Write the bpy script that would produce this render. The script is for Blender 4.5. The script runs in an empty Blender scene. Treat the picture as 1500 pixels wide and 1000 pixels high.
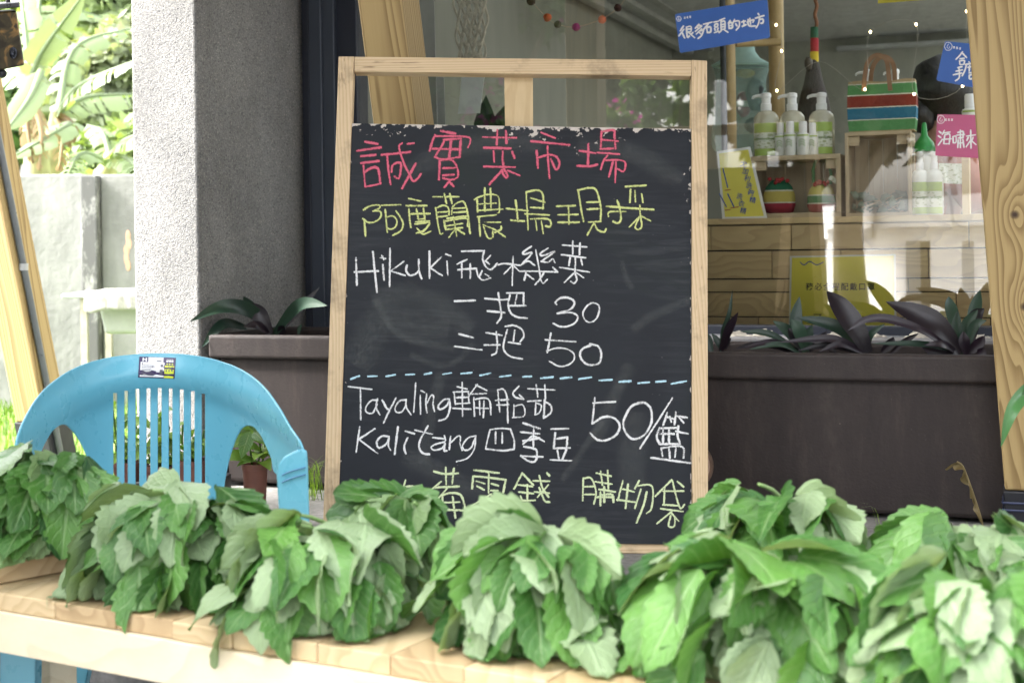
import bpy, bmesh, math, random
from mathutils import Vector, Matrix, Quaternion, noise as mnoise
R = math.radians
random.seed(7)
sc = bpy.context.scene
COL = sc.collection

# ------------------------------------------------------------------ camera
F = 2083.0            # focal length in photo pixels (50 mm on a 36 mm frame, 1500 px wide)
YH = 355.0            # height of the eye level in the photo, in pixels
ROLL = 0.0145
HCAM = 1.02
cx_r = Vector((math.cos(ROLL), 0, -math.sin(ROLL)))
cx_u = Vector((math.sin(ROLL), 0, math.cos(ROLL)))
CAM = Vector((0, 0, HCAM))
cd = bpy.data.cameras.new('camera')
cam = bpy.data.objects.new('camera', cd)
COL.objects.link(cam)
cam.matrix_world = Matrix(((cx_r.x, cx_u.x, 0, 0), (0, 0, -1, 0), (cx_r.z, cx_u.z, 0, HCAM), (0, 0, 0, 1)))
cd.sensor_width = 36
cd.lens = F * 36 / 1500
cd.shift_y = -(500 - YH) / 1500
cd.clip_start = 0.05
cd.clip_end = 400
cd.dof.use_dof = True
cd.dof.focus_distance = 3.12
cd.dof.aperture_fstop = 6.3
sc.camera = cam

# ------------------------------------------------------------------ sky, sun, exposure
SUN_EL, SUN_AZ = R(40), R(262)       # azimuth measured from +Y, clockwise seen from above
w = bpy.data.worlds.new('World')
sc.world = w
w.use_nodes = True
wn = w.node_tree.nodes; wl = w.node_tree.links
bg = wn['Background']
sky = wn.new('ShaderNodeTexSky')
sky.sky_type = 'NISHITA'
sky.sun_disc = False
sky.sun_elevation = SUN_EL
sky.sun_rotation = SUN_AZ
sky.air_density = 1.2
sky.dust_density = 6.0
sky.ozone_density = 1.0
hs = wn.new('ShaderNodeHueSaturation')
hs.inputs['Saturation'].default_value = 0.22      # a white, overcast sky
wl.new(sky.outputs[0], hs.inputs['Color'])
wl.new(hs.outputs[0], bg.inputs[0])
bg.inputs[1].default_value = 0.15
sd = bpy.data.lights.new('sun', 'SUN')
sd.energy = 1.9
sd.angle = R(8)
sd.color = (1.0, 0.96, 0.9)
so = bpy.data.objects.new('sun', sd)
COL.objects.link(so)
sdir = Vector((math.sin(SUN_AZ) * math.cos(SUN_EL), math.cos(SUN_AZ) * math.cos(SUN_EL), math.sin(SUN_EL)))
so.rotation_euler = sdir.to_track_quat('Z', 'Y').to_euler()
sc.view_settings.view_transform = 'Standard'
sc.view_settings.look = 'None'
sc.view_settings.gamma = 1
sc.view_settings.exposure = 2.9
sc.cycles.use_denoising = True
sc.cycles.max_bounces = 10
sc.cycles.diffuse_bounces = 5
sc.cycles.transparent_max_bounces = 24
sc.cycles.sample_clamp_indirect = 8

# ------------------------------------------------------------------ measuring helpers
def P(px, py, Y):
    """Photo pixel at a distance Y in front of the camera -> world point."""
    return CAM + Vector((0, 1, 0)) * Y + cx_r * ((px - 750) / F * Y) + cx_u * ((YH - py) / F * Y)
def ray(px, py):
    return (P(px, py, 1) - CAM)
def hit(px, py, p0, n):
    d = ray(px, py)
    return CAM + d * ((p0 - CAM).dot(n) / d.dot(n))
YAW = R(20)
U = Vector((math.cos(YAW), -math.sin(YAW), 0))      # along the shop front, to the right
T = Vector((math.sin(YAW), math.cos(YAW), 0))       # into the shop
Z = Vector((0, 0, 1))
A0 = Vector((P(293, 500, 4.0).x, 4.0, 0))           # front right corner of the pillar, on the ground
def W(s, t, z=0.0):
    return A0 + U * s + T * t + Z * z
def wt(px, py, t):
    """Photo pixel on the upright plane t metres behind the pillar's front -> world point."""
    return hit(px, py, W(0, t), T)
def st(p):
    d = p - A0
    return d.dot(U), d.dot(T), p.z
TG = 0.62                                             # the window glass
def mirror(p):
    s_, t_, z_ = st(p)
    return W(s_, 2 * TG - t_, z_)
WALLM = Matrix((( U.x, T.x, 0, 0), (U.y, T.y, 0, 0), (0, 0, 1, 0), (0, 0, 0, 1)))
def frame(loc, xa=U, ya=T, za=Z):
    m = Matrix.Identity(4)
    for i in range(3):
        m[i][0] = xa[i]; m[i][1] = ya[i]; m[i][2] = za[i]; m[i][3] = loc[i]
    return m

# ------------------------------------------------------------------ object helpers
def tag(o, label=None, cat=None, group=None, kind=None):
    if label: o['label'] = label
    if cat: o['category'] = cat
    if group: o['group'] = group
    if kind: o['kind'] = kind
    return o
def empty(name, m=None, label=None, cat=None, group=None):
    o = bpy.data.objects.new(name, None)
    o.empty_display_size = 0.1
    COL.objects.link(o)
    if m is not None:
        o.matrix_world = m if isinstance(m, Matrix) else Matrix.Translation(m)
    return tag(o, label, cat, group)

class MB:
    """collects geometry for one mesh"""
    def __init__(s, m=None):
        s.v = []; s.f = []; s.uv = {}; s.col = []; s.m = m if m is not None else Matrix.Identity(4)
    def p(s, co):
        s.v.append(s.m @ Vector(co)); return len(s.v) - 1
    def add(s, vs, fs, uvs=None, col=None):
        b = len(s.v)
        s.v += [s.m @ Vector(q) for q in vs]
        for k, f in enumerate(fs):
            s.f.append(tuple(b + i for i in f))
        if uvs:
            for i, q in enumerate(uvs): s.uv[b + i] = q
        if col is not None:
            while len(s.col) < b: s.col.append((1, 1, 1, 1))
            s.col += [col] * len(vs)
    def box(s, c, d, m=None):
        x, y, z = d[0] / 2, d[1] / 2, d[2] / 2
        vs = [Vector((i * x, j * y, k * z)) for k in (-1, 1) for j in (-1, 1) for i in (-1, 1)]
        if m is not None: vs = [m @ q for q in vs]
        vs = [q + Vector(c) for q in vs]
        s.add(vs, [(0, 2, 3, 1), (4, 5, 7, 6), (0, 1, 5, 4), (2, 6, 7, 3), (0, 4, 6, 2), (1, 3, 7, 5)])
    def hexa(s, lo, hi):
        """prism between two quads"""
        s.add(list(lo) + list(hi), [(3, 2, 1, 0), (4, 5, 6, 7), (0, 1, 5, 4), (1, 2, 6, 5), (2, 3, 7, 6), (3, 0, 4, 7)])
    def tube(s, pts, r, n=10, cap=True, col=None):
        pts = [Vector(q) for q in pts]
        rs = r if isinstance(r, (list, tuple)) else [r] * len(pts)
        vs = []; fs = []
        up = None
        for i, q in enumerate(pts):
            d = (pts[min(i + 1, len(pts) - 1)] - pts[max(i - 1, 0)])
            d = d.normalized() if d.length > 1e-9 else Vector((0, 0, 1))
            if up is None:
                up = Vector((0, 0, 1)) if abs(d.z) < 0.9 else Vector((1, 0, 0))
            a = d.cross(up)
            if a.length < 1e-6: a = d.cross(Vector((0.3, 1, 0.2)))
            a.normalize(); b = a.cross(d).normalized(); up = b
            for k in range(n):
                an = 2 * math.pi * k / n
                vs.append(q + (a * math.cos(an) + b * math.sin(an)) * rs[i])
        for i in range(len(pts) - 1):
            for k in range(n):
                k2 = (k + 1) % n
                fs.append((i * n + k, i * n + k2, (i + 1) * n + k2, (i + 1) * n + k))
        if cap:
            fs.append(tuple(range(n - 1, -1, -1))); fs.append(tuple((len(pts) - 1) * n + k for k in range(n)))
        s.add(vs, fs, col=col)
    def lathe(s, prof, c=(0, 0, 0), n=24, axis=None, capb=True, capt=True, sx=1, sy=1):
        """prof: (radius, height) pairs"""
        c = Vector(c); vs = []; fs = []
        q = Vector(axis).to_track_quat('Z', 'Y') if axis is not None else None
        for r_, h_ in prof:
            for k in range(n):
                an = 2 * math.pi * k / n
                v_ = Vector((r_ * math.cos(an) * sx, r_ * math.sin(an) * sy, h_))
                vs.append(c + (q @ v_ if q else v_))
        for i in range(len(prof) - 1):
            for k in range(n):
                k2 = (k + 1) % n
                fs.append((i * n + k, i * n + k2, (i + 1) * n + k2, (i + 1) * n + k))
        if capb: fs.append(tuple(range(n - 1, -1, -1)))
        if capt: fs.append(tuple((len(prof) - 1) * n + k for k in range(n)))
        s.add(vs, fs)
    def ball(s, c, r, n=12, m=8, sq=(1, 1, 1), noise_=0.0):
        c = Vector(c)
        vs = [c + Vector((0, 0, -r * sq[2]))]; fs = []
        for i in range(1, m):
            ph = -math.pi / 2 + math.pi * i / m
            for k in range(n):
                an = 2 * math.pi * k / n
                d = Vector((math.cos(ph) * math.cos(an), math.cos(ph) * math.sin(an), math.sin(ph)))
                rr = r * (1 + noise_ * mnoise.noise(d * 2 + c * 37))
                vs.append(c + Vector((d.x * rr * sq[0], d.y * rr * sq[1], d.z * rr * sq[2])))
        vs.append(c + Vector((0, 0, r * sq[2])))
        for k in range(n): fs.append((0, 1 + (k + 1) % n, 1 + k))
        for i in range(m - 2):
            for k in range(n):
                k2 = (k + 1) % n
                fs.append((1 + i * n + k, 1 + i * n + k2, 1 + (i + 1) * n + k2, 1 + (i + 1) * n + k))
        t_ = len(vs) - 1
        for k in range(n): fs.append((t_, 1 + (m - 2) * n + k, 1 + (m - 2) * n + (k + 1) % n))
        s.add(vs, fs)
    def build(s, name, mat, parent=None, smooth=None, bevel=0.0, seg=2, solid=0.0, subsurf=0):
        me = bpy.data.meshes.new(name)
        o = bpy.data.objects.new(name, me)
        COL.objects.link(o)
        vs = s.v
        if parent is not None:
            o.parent = parent
            inv = WM(parent).inverted()
            vs = [inv @ q for q in vs]
        else:
            # origin at the base of the thing
            if vs:
                c = sum(vs, Vector()) / len(vs)
                zmin = min(q.z for q in vs)
                org = Vector((c.x, c.y, zmin))
                vs = [q - org for q in vs]
                o.location = org
        me.from_pydata(vs, [], s.f)
        if s.uv:
            ul = me.uv_layers.new(name='UVMap')
            for l in me.loops:
                ul.data[l.index].uv = s.uv.get(l.vertex_index, (0, 0))
        if s.col:
            ca = me.color_attributes.new('tone', 'FLOAT_COLOR', 'POINT')
            for i in range(len(vs)):
                ca.data[i].color = s.col[i] if i < len(s.col) else (1, 1, 1, 1)
        me.update()
        if mat is not None:
            for mm in (mat if isinstance(mat, (list, tuple)) else [mat]):
                me.materials.append(mm)
        if smooth is not None:
            me.polygons.foreach_set('use_smooth', [True] * len(me.polygons))
            if smooth < 180:
                me.set_sharp_from_angle(angle=R(smooth))
        if solid:
            md = o.modifiers.new('solid', 'SOLIDIFY'); md.thickness = solid; md.offset = 0
        if bevel:
            md = o.modifiers.new('bevel', 'BEVEL'); md.width = bevel; md.segments = seg; md.limit_method = 'ANGLE'; md.angle_limit = R(40)
        if subsurf:
            md = o.modifiers.new('sub', 'SUBSURF'); md.levels = subsurf; md.render_levels = subsurf
        return o
def WM(o):
    m = o.matrix_basis.copy()
    if o.parent is not None:
        m = WM(o.parent) @ o.matrix_parent_inverse @ m
    return m
def copy_thing(o, parent=None):
    c = o.copy(); COL.objects.link(c)
    if parent is not None:
        c.parent = parent
        c.matrix_parent_inverse = o.matrix_parent_inverse.copy()
    for ch in list(o.children): copy_thing(ch, c)
    return c

# ------------------------------------------------------------------ materials
class Nodes:
    def __init__(s, name):
        s.mat = bpy.data.materials.new(name); s.mat.use_nodes = True
        s.t = s.mat.node_tree; s.n = s.t.nodes; s.l = s.t.links
        s.b = s.n['Principled BSDF']; s.out = s.n['Material Output']
    def new(s, kind, **kw):
        q = s.n.new('ShaderNode' + kind)
        for k, v_ in kw.items():
            if hasattr(q, k) and not k[0].isupper(): setattr(q, k, v_)
        return q
    def link(s, a, b): s.l.new(a, b)
    def coord(s, which='Object', scale=(1, 1, 1), loc=(0, 0, 0), rot=(0, 0, 0)):
        tc = s.n.new('ShaderNodeTexCoord'); mp = s.n.new('ShaderNodeMapping')
        mp.inputs['Scale'].default_value = scale; mp.inputs['Location'].default_value = loc; mp.inputs['Rotation'].default_value = rot
        s.link(tc.outputs[which], mp.inputs[0]); return mp.outputs[0]
    def noise(s, vec=None, scale=5, detail=4, rough=0.5, dist=0):
        q = s.n.new('ShaderNodeTexNoise'); q.inputs['Scale'].default_value = scale; q.inputs['Detail'].default_value = detail
        q.inputs['Roughness'].default_value = rough; q.inputs['Distortion'].default_value = dist
        if vec is not None: s.link(vec, q.inputs['Vector'])
        return q.outputs['Fac']
    def ramp(s, fac, stops, interp='LINEAR'):
        q = s.n.new('ShaderNodeValToRGB'); q.color_ramp.interpolation = interp
        e = q.color_ramp.elements
        while len(e) < len(stops): e.new(0.5)
        for i, (pos, c) in enumerate(stops):
            e[i].position = pos
            e[i].color = (c, c, c, 1) if isinstance(c, (int, float)) else (c[0], c[1], c[2], 1)
        s.link(fac, q.inputs[0]); return q.outputs[0]
    def mix(s, fac, a, b, blend='MIX'):
        q = s.n.new('ShaderNodeMix'); q.data_type = 'RGBA'; q.blend_type = blend
        for val, sock in ((fac, q.inputs[0]), (a, q.inputs[6]), (b, q.inputs[7])):
            if isinstance(val, (int, float)): sock.default_value = val if sock == q.inputs[0] else (val, val, val, 1)
            elif isinstance(val, (tuple, list)): sock.default_value = (val[0], val[1], val[2], 1)
            else: s.link(val, sock)
        return q.outputs[2]
    def math(s, op, a, b=None, c=None, clamp=False):
        q = s.n.new('ShaderNodeMath'); q.operation = op; q.use_clamp = clamp
        for val, sock in zip((a, b, c), q.inputs):
            if val is None: continue
            if isinstance(val, (int, float)): sock.default_value = val
            else: s.link(val, sock)
        return q.outputs[0]
    def bump(s, h, strength=0.3, dist=0.01):
        q = s.n.new('ShaderNodeBump'); q.inputs['Strength'].default_value = strength; q.inputs['Distance'].default_value = dist
        s.link(h, q.inputs['Height']); s.link(q.outputs[0], s.b.inputs['Normal']); return q
    def set(s, col=None, rough=None, metal=None, spec=None, **kw):
        for val, nm in ((col, 'Base Color'), (rough, 'Roughness'), (metal, 'Metallic'), (spec, 'Specular IOR Level')):
            if val is None: continue
            sock = s.b.inputs[nm]
            if isinstance(val, (int, float)): sock.default_value = val
            elif isinstance(val, (tuple, list)): sock.default_value = (val[0], val[1], val[2], 1)
            else: s.link(val, sock)
        for k, val in kw.items(): s.b.inputs[k].default_value = val
        return s.mat

def plain(name, col, rough=0.6, var=0.12, scale=14, metal=0.0, bump=0.0, bscale=120, spec=0.5):
    """one colour with a little mottling and uneven gloss"""
    m = Nodes(name); c = m.coord('Object')
    f = m.noise(c, scale, 5, 0.6)
    lo = tuple(x * (1 - var) for x in col); hi = tuple(min(1, x * (1 + var)) for x in col)
    m.set(m.ramp(f, [(0.3, lo), (0.7, hi)]), None, metal, spec)
    m.link(m.ramp(m.noise(c, scale * 3, 3), [(0.3, max(0.02, rough - 0.08)), (0.7, min(1, rough + 0.08))]), m.b.inputs['Roughness'])
    if bump: m.bump(m.noise(c, bscale, 4), bump, 0.004)
    return m.mat

def wood(name, light, dark, axis=2, ring=26, stretch=0.06, contrast=(0.35, 0.75), rough=0.6, knots=(), off=(0.0, 0.0, 0.0), wob=0.25, fine=0.25, dirt=0.0, bump=0.25, flecks=0.0):
    """sawn timber: distorted growth rings stretched along one axis, fine fibre, optional knots (object space)"""
    m = Nodes(name)
    sca = [1, 1, 1]; sca[axis] = stretch
    tc = m.n.new('ShaderNodeTexCoord')
    mp = m.n.new('ShaderNodeMapping'); mp.inputs['Scale'].default_value = sca; mp.inputs['Location'].default_value = off
    m.link(tc.outputs['Object'], mp.inputs[0])
    vec = mp.outputs[0]
    nz = m.n.new('ShaderNodeTexNoise'); nz.inputs['Scale'].default_value = 9; nz.inputs['Detail'].default_value = 2
    m.link(vec, nz.inputs['Vector'])
    base = m.math('MULTIPLY', m.math('SUBTRACT', nz.outputs['Fac'], 0.5), wob)
    sp = m.n.new('ShaderNodeSeparateXYZ'); m.link(vec, sp.inputs[0])
    axs = [i for i in range(3) if i != axis]
    d2 = m.math('ADD', m.math('POWER', sp.outputs[axs[0]], 2), m.math('POWER', sp.outputs[axs[1]], 2))
    rad = m.math('ADD', m.math('SQRT', d2), base)
    for (kx, ky, kz, kr, amp) in knots:
        v1 = m.n.new('ShaderNodeVectorMath'); v1.operation = 'SUBTRACT'; m.link(tc.outputs['Object'], v1.inputs[0]); v1.inputs[1].default_value = (kx, ky, kz)
        v2 = m.n.new('ShaderNodeVectorMath'); v2.operation = 'MULTIPLY'; m.link(v1.outputs[0], v2.inputs[0])
        k3 = [1.0, 1.0, 1.0]; k3[axis] = 0.45; v2.inputs[1].default_value = k3
        v3 = m.n.new('ShaderNodeVectorMath'); v3.operation = 'LENGTH'; m.link(v2.outputs[0], v3.inputs[0])
        g = m.math('DIVIDE', kr * kr, m.math('ADD', m.math('POWER', v3.outputs['Value'], 2), kr * kr))
        rad = m.math('ADD', rad, m.math('MULTIPLY', g, amp))
    saw = m.math('FRACT', m.math('MULTIPLY', rad, ring))
    fib_c = m.n.new('ShaderNodeMapping'); s2 = [60, 60, 60]; s2[axis] = 1.2; fib_c.inputs['Scale'].default_value = s2
    m.link(tc.outputs['Object'], fib_c.inputs[0])
    fib = m.noise(fib_c.outputs[0], 3, 3, 0.6)
    g = m.ramp(saw, [(0.0, 0.0), (contrast[0], 0.08), (contrast[1], 0.75), (0.93, 1.0), (1.0, 0.0)])
    g = m.math('ADD', m.math('MULTIPLY', g, 1 - fine), m.math('MULTIPLY', fib, fine))
    col = m.mix(g, light, dark)
    tint = m.noise(tc.outputs['Object'], 2.3, 3)
    col = m.mix(m.math('MULTIPLY', tint, 0.35), col, tuple(x * 0.75 for x in light))
    if dirt:
        dn = m.ramp(m.noise(tc.outputs['Object'], 7, 5, 0.7), [(0.52, 0.0), (0.75, dirt)])
        col = m.mix(dn, col, (0.12, 0.09, 0.06))
    if flecks:
        fm = m.n.new('ShaderNodeMapping'); s3 = [170, 170, 170]; s3[axis] = 14; fm.inputs['Scale'].default_value = s3
        m.link(tc.outputs['Object'], fm.inputs[0])
        fk = m.math('MULTIPLY', m.ramp(m.noise(fm.outputs[0], 1, 2, .5), [(0.64, 0.0), (0.72, flecks)]), m.ramp(m.noise(tc.outputs['Object'], 6, 3), [(0.45, 0.15), (0.65, 1.0)]))
        col = m.mix(fk, col, (0.10, 0.055, 0.025))
    for (kx, ky, kz, kr, amp) in knots:
        v1 = m.n.new('ShaderNodeVectorMath'); v1.operation = 'DISTANCE'; m.link(tc.outputs['Object'], v1.inputs[0]); v1.inputs[1].default_value = (kx, ky, kz)
        col = m.mix(m.ramp(v1.outputs['Value'], [(0.006, 1.0), (0.011, 0.0)]), col, (0.05, 0.03, 0.02))
    m.set(col, rough, 0, 0.3)
    m.bump(g, bump, 0.001)
    return m.mat

# ================================================================== the setting
def WB(): return MB(frame(A0))
def szt(px, py, t):
    a, b, c = st(wt(px, py, t)); return a, c

# ---- ground
m_ground = Nodes('worn_asphalt')
gc = m_ground.coord('Object')
g1 = m_ground.ramp(m_ground.noise(gc, 160, 3, 0.8), [(0.3, (0.16, 0.16, 0.17)), (0.55, (0.27, 0.27, 0.28)), (0.75, (0.42, 0.42, 0.43))])
g2 = m_ground.ramp(m_ground.noise(gc, 1.2, 5), [(0.3, 0.75), (0.7, 1.0)])
m_ground.set(m_ground.mix(1.0, g1, g2, 'MULTIPLY'), 0.85)
m_ground.bump(m_ground.noise(gc, 180, 3), 0.5, 0.004)
mb = MB(); mb.add([(-120, -120, 0), (120, -120, 0), (120, 120, 0), (-120, 120, 0)], [(0, 1, 2, 3)])
g = mb.build('ground', m_ground.mat); tag(g, kind='structure')
# dark crack in the asphalt under the table
mb = MB()
ck = [(135, 1002), (150, 996), (164, 994), (172, 993.5), (186, 996.5)]
cp = [hit(x, y, Vector((0, 0, 0.004)), Z) for x, y in ck]
for i in range(len(cp) - 1):
    wdt = [0.012, 0.02, 0.02, 0.006, 0.003][i]; w2 = [0.012, 0.02, 0.02, 0.006, 0.003][i + 1]
    mb.add([cp[i] - Vector((0, wdt, 0)), cp[i + 1] - Vector((0, w2, 0)), cp[i + 1] + Vector((0, w2, 0)), cp[i] + Vector((0, wdt, 0))], [(0, 1, 2, 3)])
tag(mb.build('ground_crack', plain('tar', (0.03, 0.03, 0.03), 0.8)), kind='structure')

# ---- lawn on the left, grass on it
m_lawn = Nodes('lawn_soil')
lc = m_lawn.coord('Object')
m_lawn.set(m_lawn.ramp(m_lawn.noise(lc, 9, 6, 0.7), [(0.3, (0.10, 0.16, 0.04)), (0.5, (0.16, 0.25, 0.06)), (0.72, (0.22, 0.24, 0.10))]), 0.9)
m_lawn.bump(m_lawn.noise(lc, 60, 4), 0.8, 0.02)
mb = WB()
mb.hexa([(-14, -0.35, 0), (-0.35, -0.35, 0), (-0.35, 30, 0), (-14, 30, 0)], [(-14, -0.35, 0.12), (-0.35, -0.35, 0.12), (-0.35, 30, 0.12), (-14, 30, 0.12)])
tag(mb.build('lawn', m_lawn.mat), kind='structure')

def leafmat(name, lo, hi, back=None, rough=0.45, trans=0.3, veins=0, veincol=None, scale=8, spec=0.4, tint=(0.5, 0.8, 0.15)):
    m = Nodes(name)
    tc = m.n.new('ShaderNodeTexCoord')
    att = m.n.new('ShaderNodeAttribute'); att.attribute_name = 'tone'
    sp = m.n.new('ShaderNodeSeparateColor'); m.link(att.outputs['Color'], sp.inputs[0])
    f = m.math('ADD', m.math('MULTIPLY', m.noise(tc.outputs['Object'], scale, 4), 0.5), m.math('MULTIPLY', sp.outputs[0], 0.5))
    col = m.ramp(f, [(0.25, lo), (0.75, hi)])
    hgt = None
    if veins:
        su = m.n.new('ShaderNodeSeparateXYZ'); m.link(tc.outputs['UV'], su.inputs[0])
        au = m.math('ABSOLUTE', su.outputs[0])
        mid = m.ramp(au, [(0.0, 1.0), (0.05, 0.9), (0.09, 0.0)])
        wob = m.math('MULTIPLY', m.noise(tc.outputs['UV'], 3, 2), 0.12)
        ph = m.math('FRACT', m.math('MULTIPLY', m.math('ADD', m.math('SUBTRACT', su.outputs[1], m.math('MULTIPLY', au, 0.28)), wob), veins))
        sv = m.ramp(m.math('ABSOLUTE', m.math('SUBTRACT', ph, 0.5)), [(0.0, 1.0), (0.05, 0.8), (0.16, 0.0)])
        net = m.n.new('ShaderNodeTexVoronoi'); net.feature = 'DISTANCE_TO_EDGE'; net.inputs['Scale'].default_value = 16
        m.link(tc.outputs['UV'], net.inputs['Vector'])
        nt = m.ramp(net.outputs['Distance'], [(0.0, 0.5), (0.06, 0.0)])
        vmask = m.math('MAXIMUM', m.math('MAXIMUM', mid, m.math('MULTIPLY', sv, 0.5)), m.math('MULTIPLY', nt, 0.2))
        col = m.mix(m.math('MULTIPLY', vmask, 0.3), col, veincol or tuple(min(1, x * 2.2) for x in hi))
        hgt = m.math('ADD', m.math('MULTIPLY', vmask, -0.6), m.math('MULTIPLY', m.noise(tc.outputs['UV'], 9, 3), 0.9))
    if back is not None:
        ge = m.n.new('ShaderNodeNewGeometry')
        bk = m.ramp(f, [(0.25, tuple(x * 0.8 for x in back)), (0.75, back)])
        if veins: bk = m.mix(m.math('MULTIPLY', vmask, 0.35), bk, tuple(min(1, x * 1.35) for x in back))
        col = m.mix(ge.outputs['Backfacing'], col, bk)
    m.set(col, rough, 0, spec)
    if hgt is not None: m.bump(hgt, 0.55, 0.004)
    if trans:
        tr = m.n.new('ShaderNodeBsdfTranslucent')
        m.link(m.mix(1.0, col, tuple(min(1, 2.2 * x) for x in tint), 'MULTIPLY'), tr.inputs[0])
        ms = m.n.new('ShaderNodeMixShader'); ms.inputs[0].default_value = trans
        m.link(m.b.outputs[0], ms.inputs[1]); m.link(tr.outputs[0], ms.inputs[2]); m.link(ms.outputs[0], m.out.inputs[0])
    return m.mat

m_grass = leafmat('grass_blades', (0.07, 0.15, 0.02), (0.20, 0.32, 0.06), trans=0.35)
rg = random.Random(3)
mb = MB()
def blade(mb, p, h, lean, wd, col=None):
    d = Vector((rg.uniform(-1, 1), rg.uniform(-1, 1), 0)); d.normalize(); sd_ = Vector((-d.y, d.x, 0)) * wd
    a = p; b = p + Z * h * 0.6 + d * lean * 0.35; c = p + Z * h + d * lean
    mb.add([a - sd_, a + sd_, b + sd_ * 0.8, b - sd_ * 0.8, c], [(0, 1, 2, 3), (3, 2, 4)], col=(rg.random(), 0, 0, 1))
for i in range(15000):
    s_ = rg.uniform(-3.4, -0.38); t_ = rg.uniform(-0.3, 6.5)
    blade(mb, W(s_, t_, 0.118), rg.uniform(0.03, 0.10), rg.uniform(0.01, 0.05), 0.004)
tag(mb.build('grass', m_grass), 'short bright green grass growing on the lawn by the concrete wall', 'grass', kind='stuff')

# ---- raised concrete ledge along the shop front
m_conc = Nodes('rough_concrete')
cc = m_conc.coord('Object')
c1 = m_conc.ramp(m_conc.noise(cc, 5, 6, 0.65), [(0.3, (0.14, 0.14, 0.13)), (0.55, (0.26, 0.25, 0.24)), (0.75, (0.36, 0.35, 0.33))])
m_conc.set(m_conc.mix(1.0, c1, m_conc.ramp(m_conc.noise(cc, 70, 3), [(0.3, 0.7), (0.7, 1.0)]), 'MULTIPLY'), 0.88)
m_conc.bump(m_conc.noise(cc, 60, 4), 0.5, 0.006)
ZL = 0.345
mb = WB(); mb.hexa([(-0.33, -0.87, 0), (6, -0.87, 0), (6, 0.67, 0), (-0.33, 0.67, 0)], [(-0.33, -0.86, ZL), (6, -0.86, ZL), (6, 0.67, ZL), (-0.33, 0.67, ZL)])
tag(mb.build('pavement_ledge', m_conc.mat, bevel=0.012), kind='structure')

# ---- pebble-dash pillar
def pebble(name):
    m = Nodes(name); c = m.coord('Object')
    vo = m.n.new('ShaderNodeTexVoronoi'); vo.inputs['Scale'].default_value = 250; m.link(c, vo.inputs['Vector'])
    sp = m.n.new('ShaderNodeSeparateColor'); m.link(vo.outputs['Color'], sp.inputs[0])
    col = m.ramp(sp.outputs[0], [(0.0, (0.15, 0.15, 0.155)), (0.10, (0.27, 0.27, 0.27)), (0.5, (0.31, 0.31, 0.305)), (0.9, (0.36, 0.355, 0.34)), (1.0, (0.50, 0.48, 0.44))])
    edge = m.ramp(vo.outputs['Distance'], [(0.25, 1.0), (0.75, 0.70)])
    col = m.mix(1.0, col, edge, 'MULTIPLY')
    stain = m.ramp(m.noise(m.coord('Object', (3, 3, 1.4)), 1.6, 5, 0.65), [(0.35, 0.72), (0.62, 1.0)])
    col = m.mix(1.0, col, stain, 'MULTIPLY')
    m.set(col, 0.85)
    m.bump(m.math('ADD', m.math('MULTIPLY', vo.outputs['Distance'], -1.0), m.noise(c, 90, 4)), 0.45, 0.003)
    return m.mat
pw = (wt(293, 400, 0) - wt(198, 400, 0)).length
mb = WB(); mb.hexa([(-pw, 0, ZL - 0.3), (0, 0, ZL - 0.3), (0, 0.78, ZL - 0.3), (-pw, 0.78, ZL - 0.3)], [(-pw, 0, 3.0), (0, 0, 3.0), (0, 0.78, 3.0), (-pw, 0.78, 3.0)])
pil = mb.build('pillar', pebble('pebble_dash'), bevel=0.008, seg=3)
tag(pil, 'grey pebble dash pillar at the corner of the shop front', 'pillar')

# ---- the shop: room behind the window
m_wall = Nodes('olive_plaster'); c = m_wall.coord('Object')
m_wall.set(m_wall.ramp(m_wall.noise(m_wall.coord('Object', (2, 2, 0.35)), 5, 4), [(0.3, (0.21, 0.21, 0.165)), (0.7, (0.26, 0.26, 0.205))]), 0.8)
m_wall.bump(m_wall.noise(c, 30, 4), 0.15, 0.005)
SR, TB, ZC = 5.6, 5.75, 2.28
shop = empty('shop_building', W(0, 0.6, ZL), 'shop room with olive grey walls behind the display window', 'shop')
def wbox(s0, s1, t0, t1, z0, z1):
    mb = WB(); mb.hexa([(s0, t0, z0), (s1, t0, z0), (s1, t1, z0), (s0, t1, z0)], [(s0, t0, z1), (s1, t0, z1), (s1, t1, z1), (s0, t1, z1)]); return mb
m_floor = plain('shop_floor_tiles', (0.30, 0.29, 0.27), 0.5)
wbox(-pw + 0.02, -0.01, 0.785, TB + 0.2, ZL - 0.1, 3.0).build('side_wall', m_wall.mat, shop)
wbox(-0.01, SR + 0.2, TB, TB + 0.2, ZL - 0.1, 3.0).build('back_wall', m_wall.mat, shop)
wbox(0.0, SR, 0.68, TB - 0.003, ZL - 0.1, ZL).build('floor', m_floor, shop)
wbox(-0.005, 1.9, 0.79, TB - 0.003, ZC, ZC + 0.1).build('ceiling', plain('shop_ceiling', (0.33, 0.33, 0.29), 0.8), shop)
for k, s_ in enumerate((0.09, 0.22, 0.34)):
    wbox(s_, s_ + 0.05, 0.80, TB - 0.01, ZC - 0.05 + 0.02 * k, ZC - 0.002).build('ceiling_beam', plain('beam_paint', (0.26, 0.26, 0.22), 0.7), shop)
# low wall under the window
zs = szt(1100, 484, TG)[1]
wbox(0.002, SR, 0.55, 0.678, ZL, zs - 0.02).build('low_wall', plain('grey_render', (0.13, 0.13, 0.14), 0.85, bump=0.3), shop)
# beam above the window
wbox(0.002, SR, 0.55, 0.77, 2.32, 3.0).build('lintel', plain('lintel_paint', (0.25, 0.25, 0.24), 0.8), shop)

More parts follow.
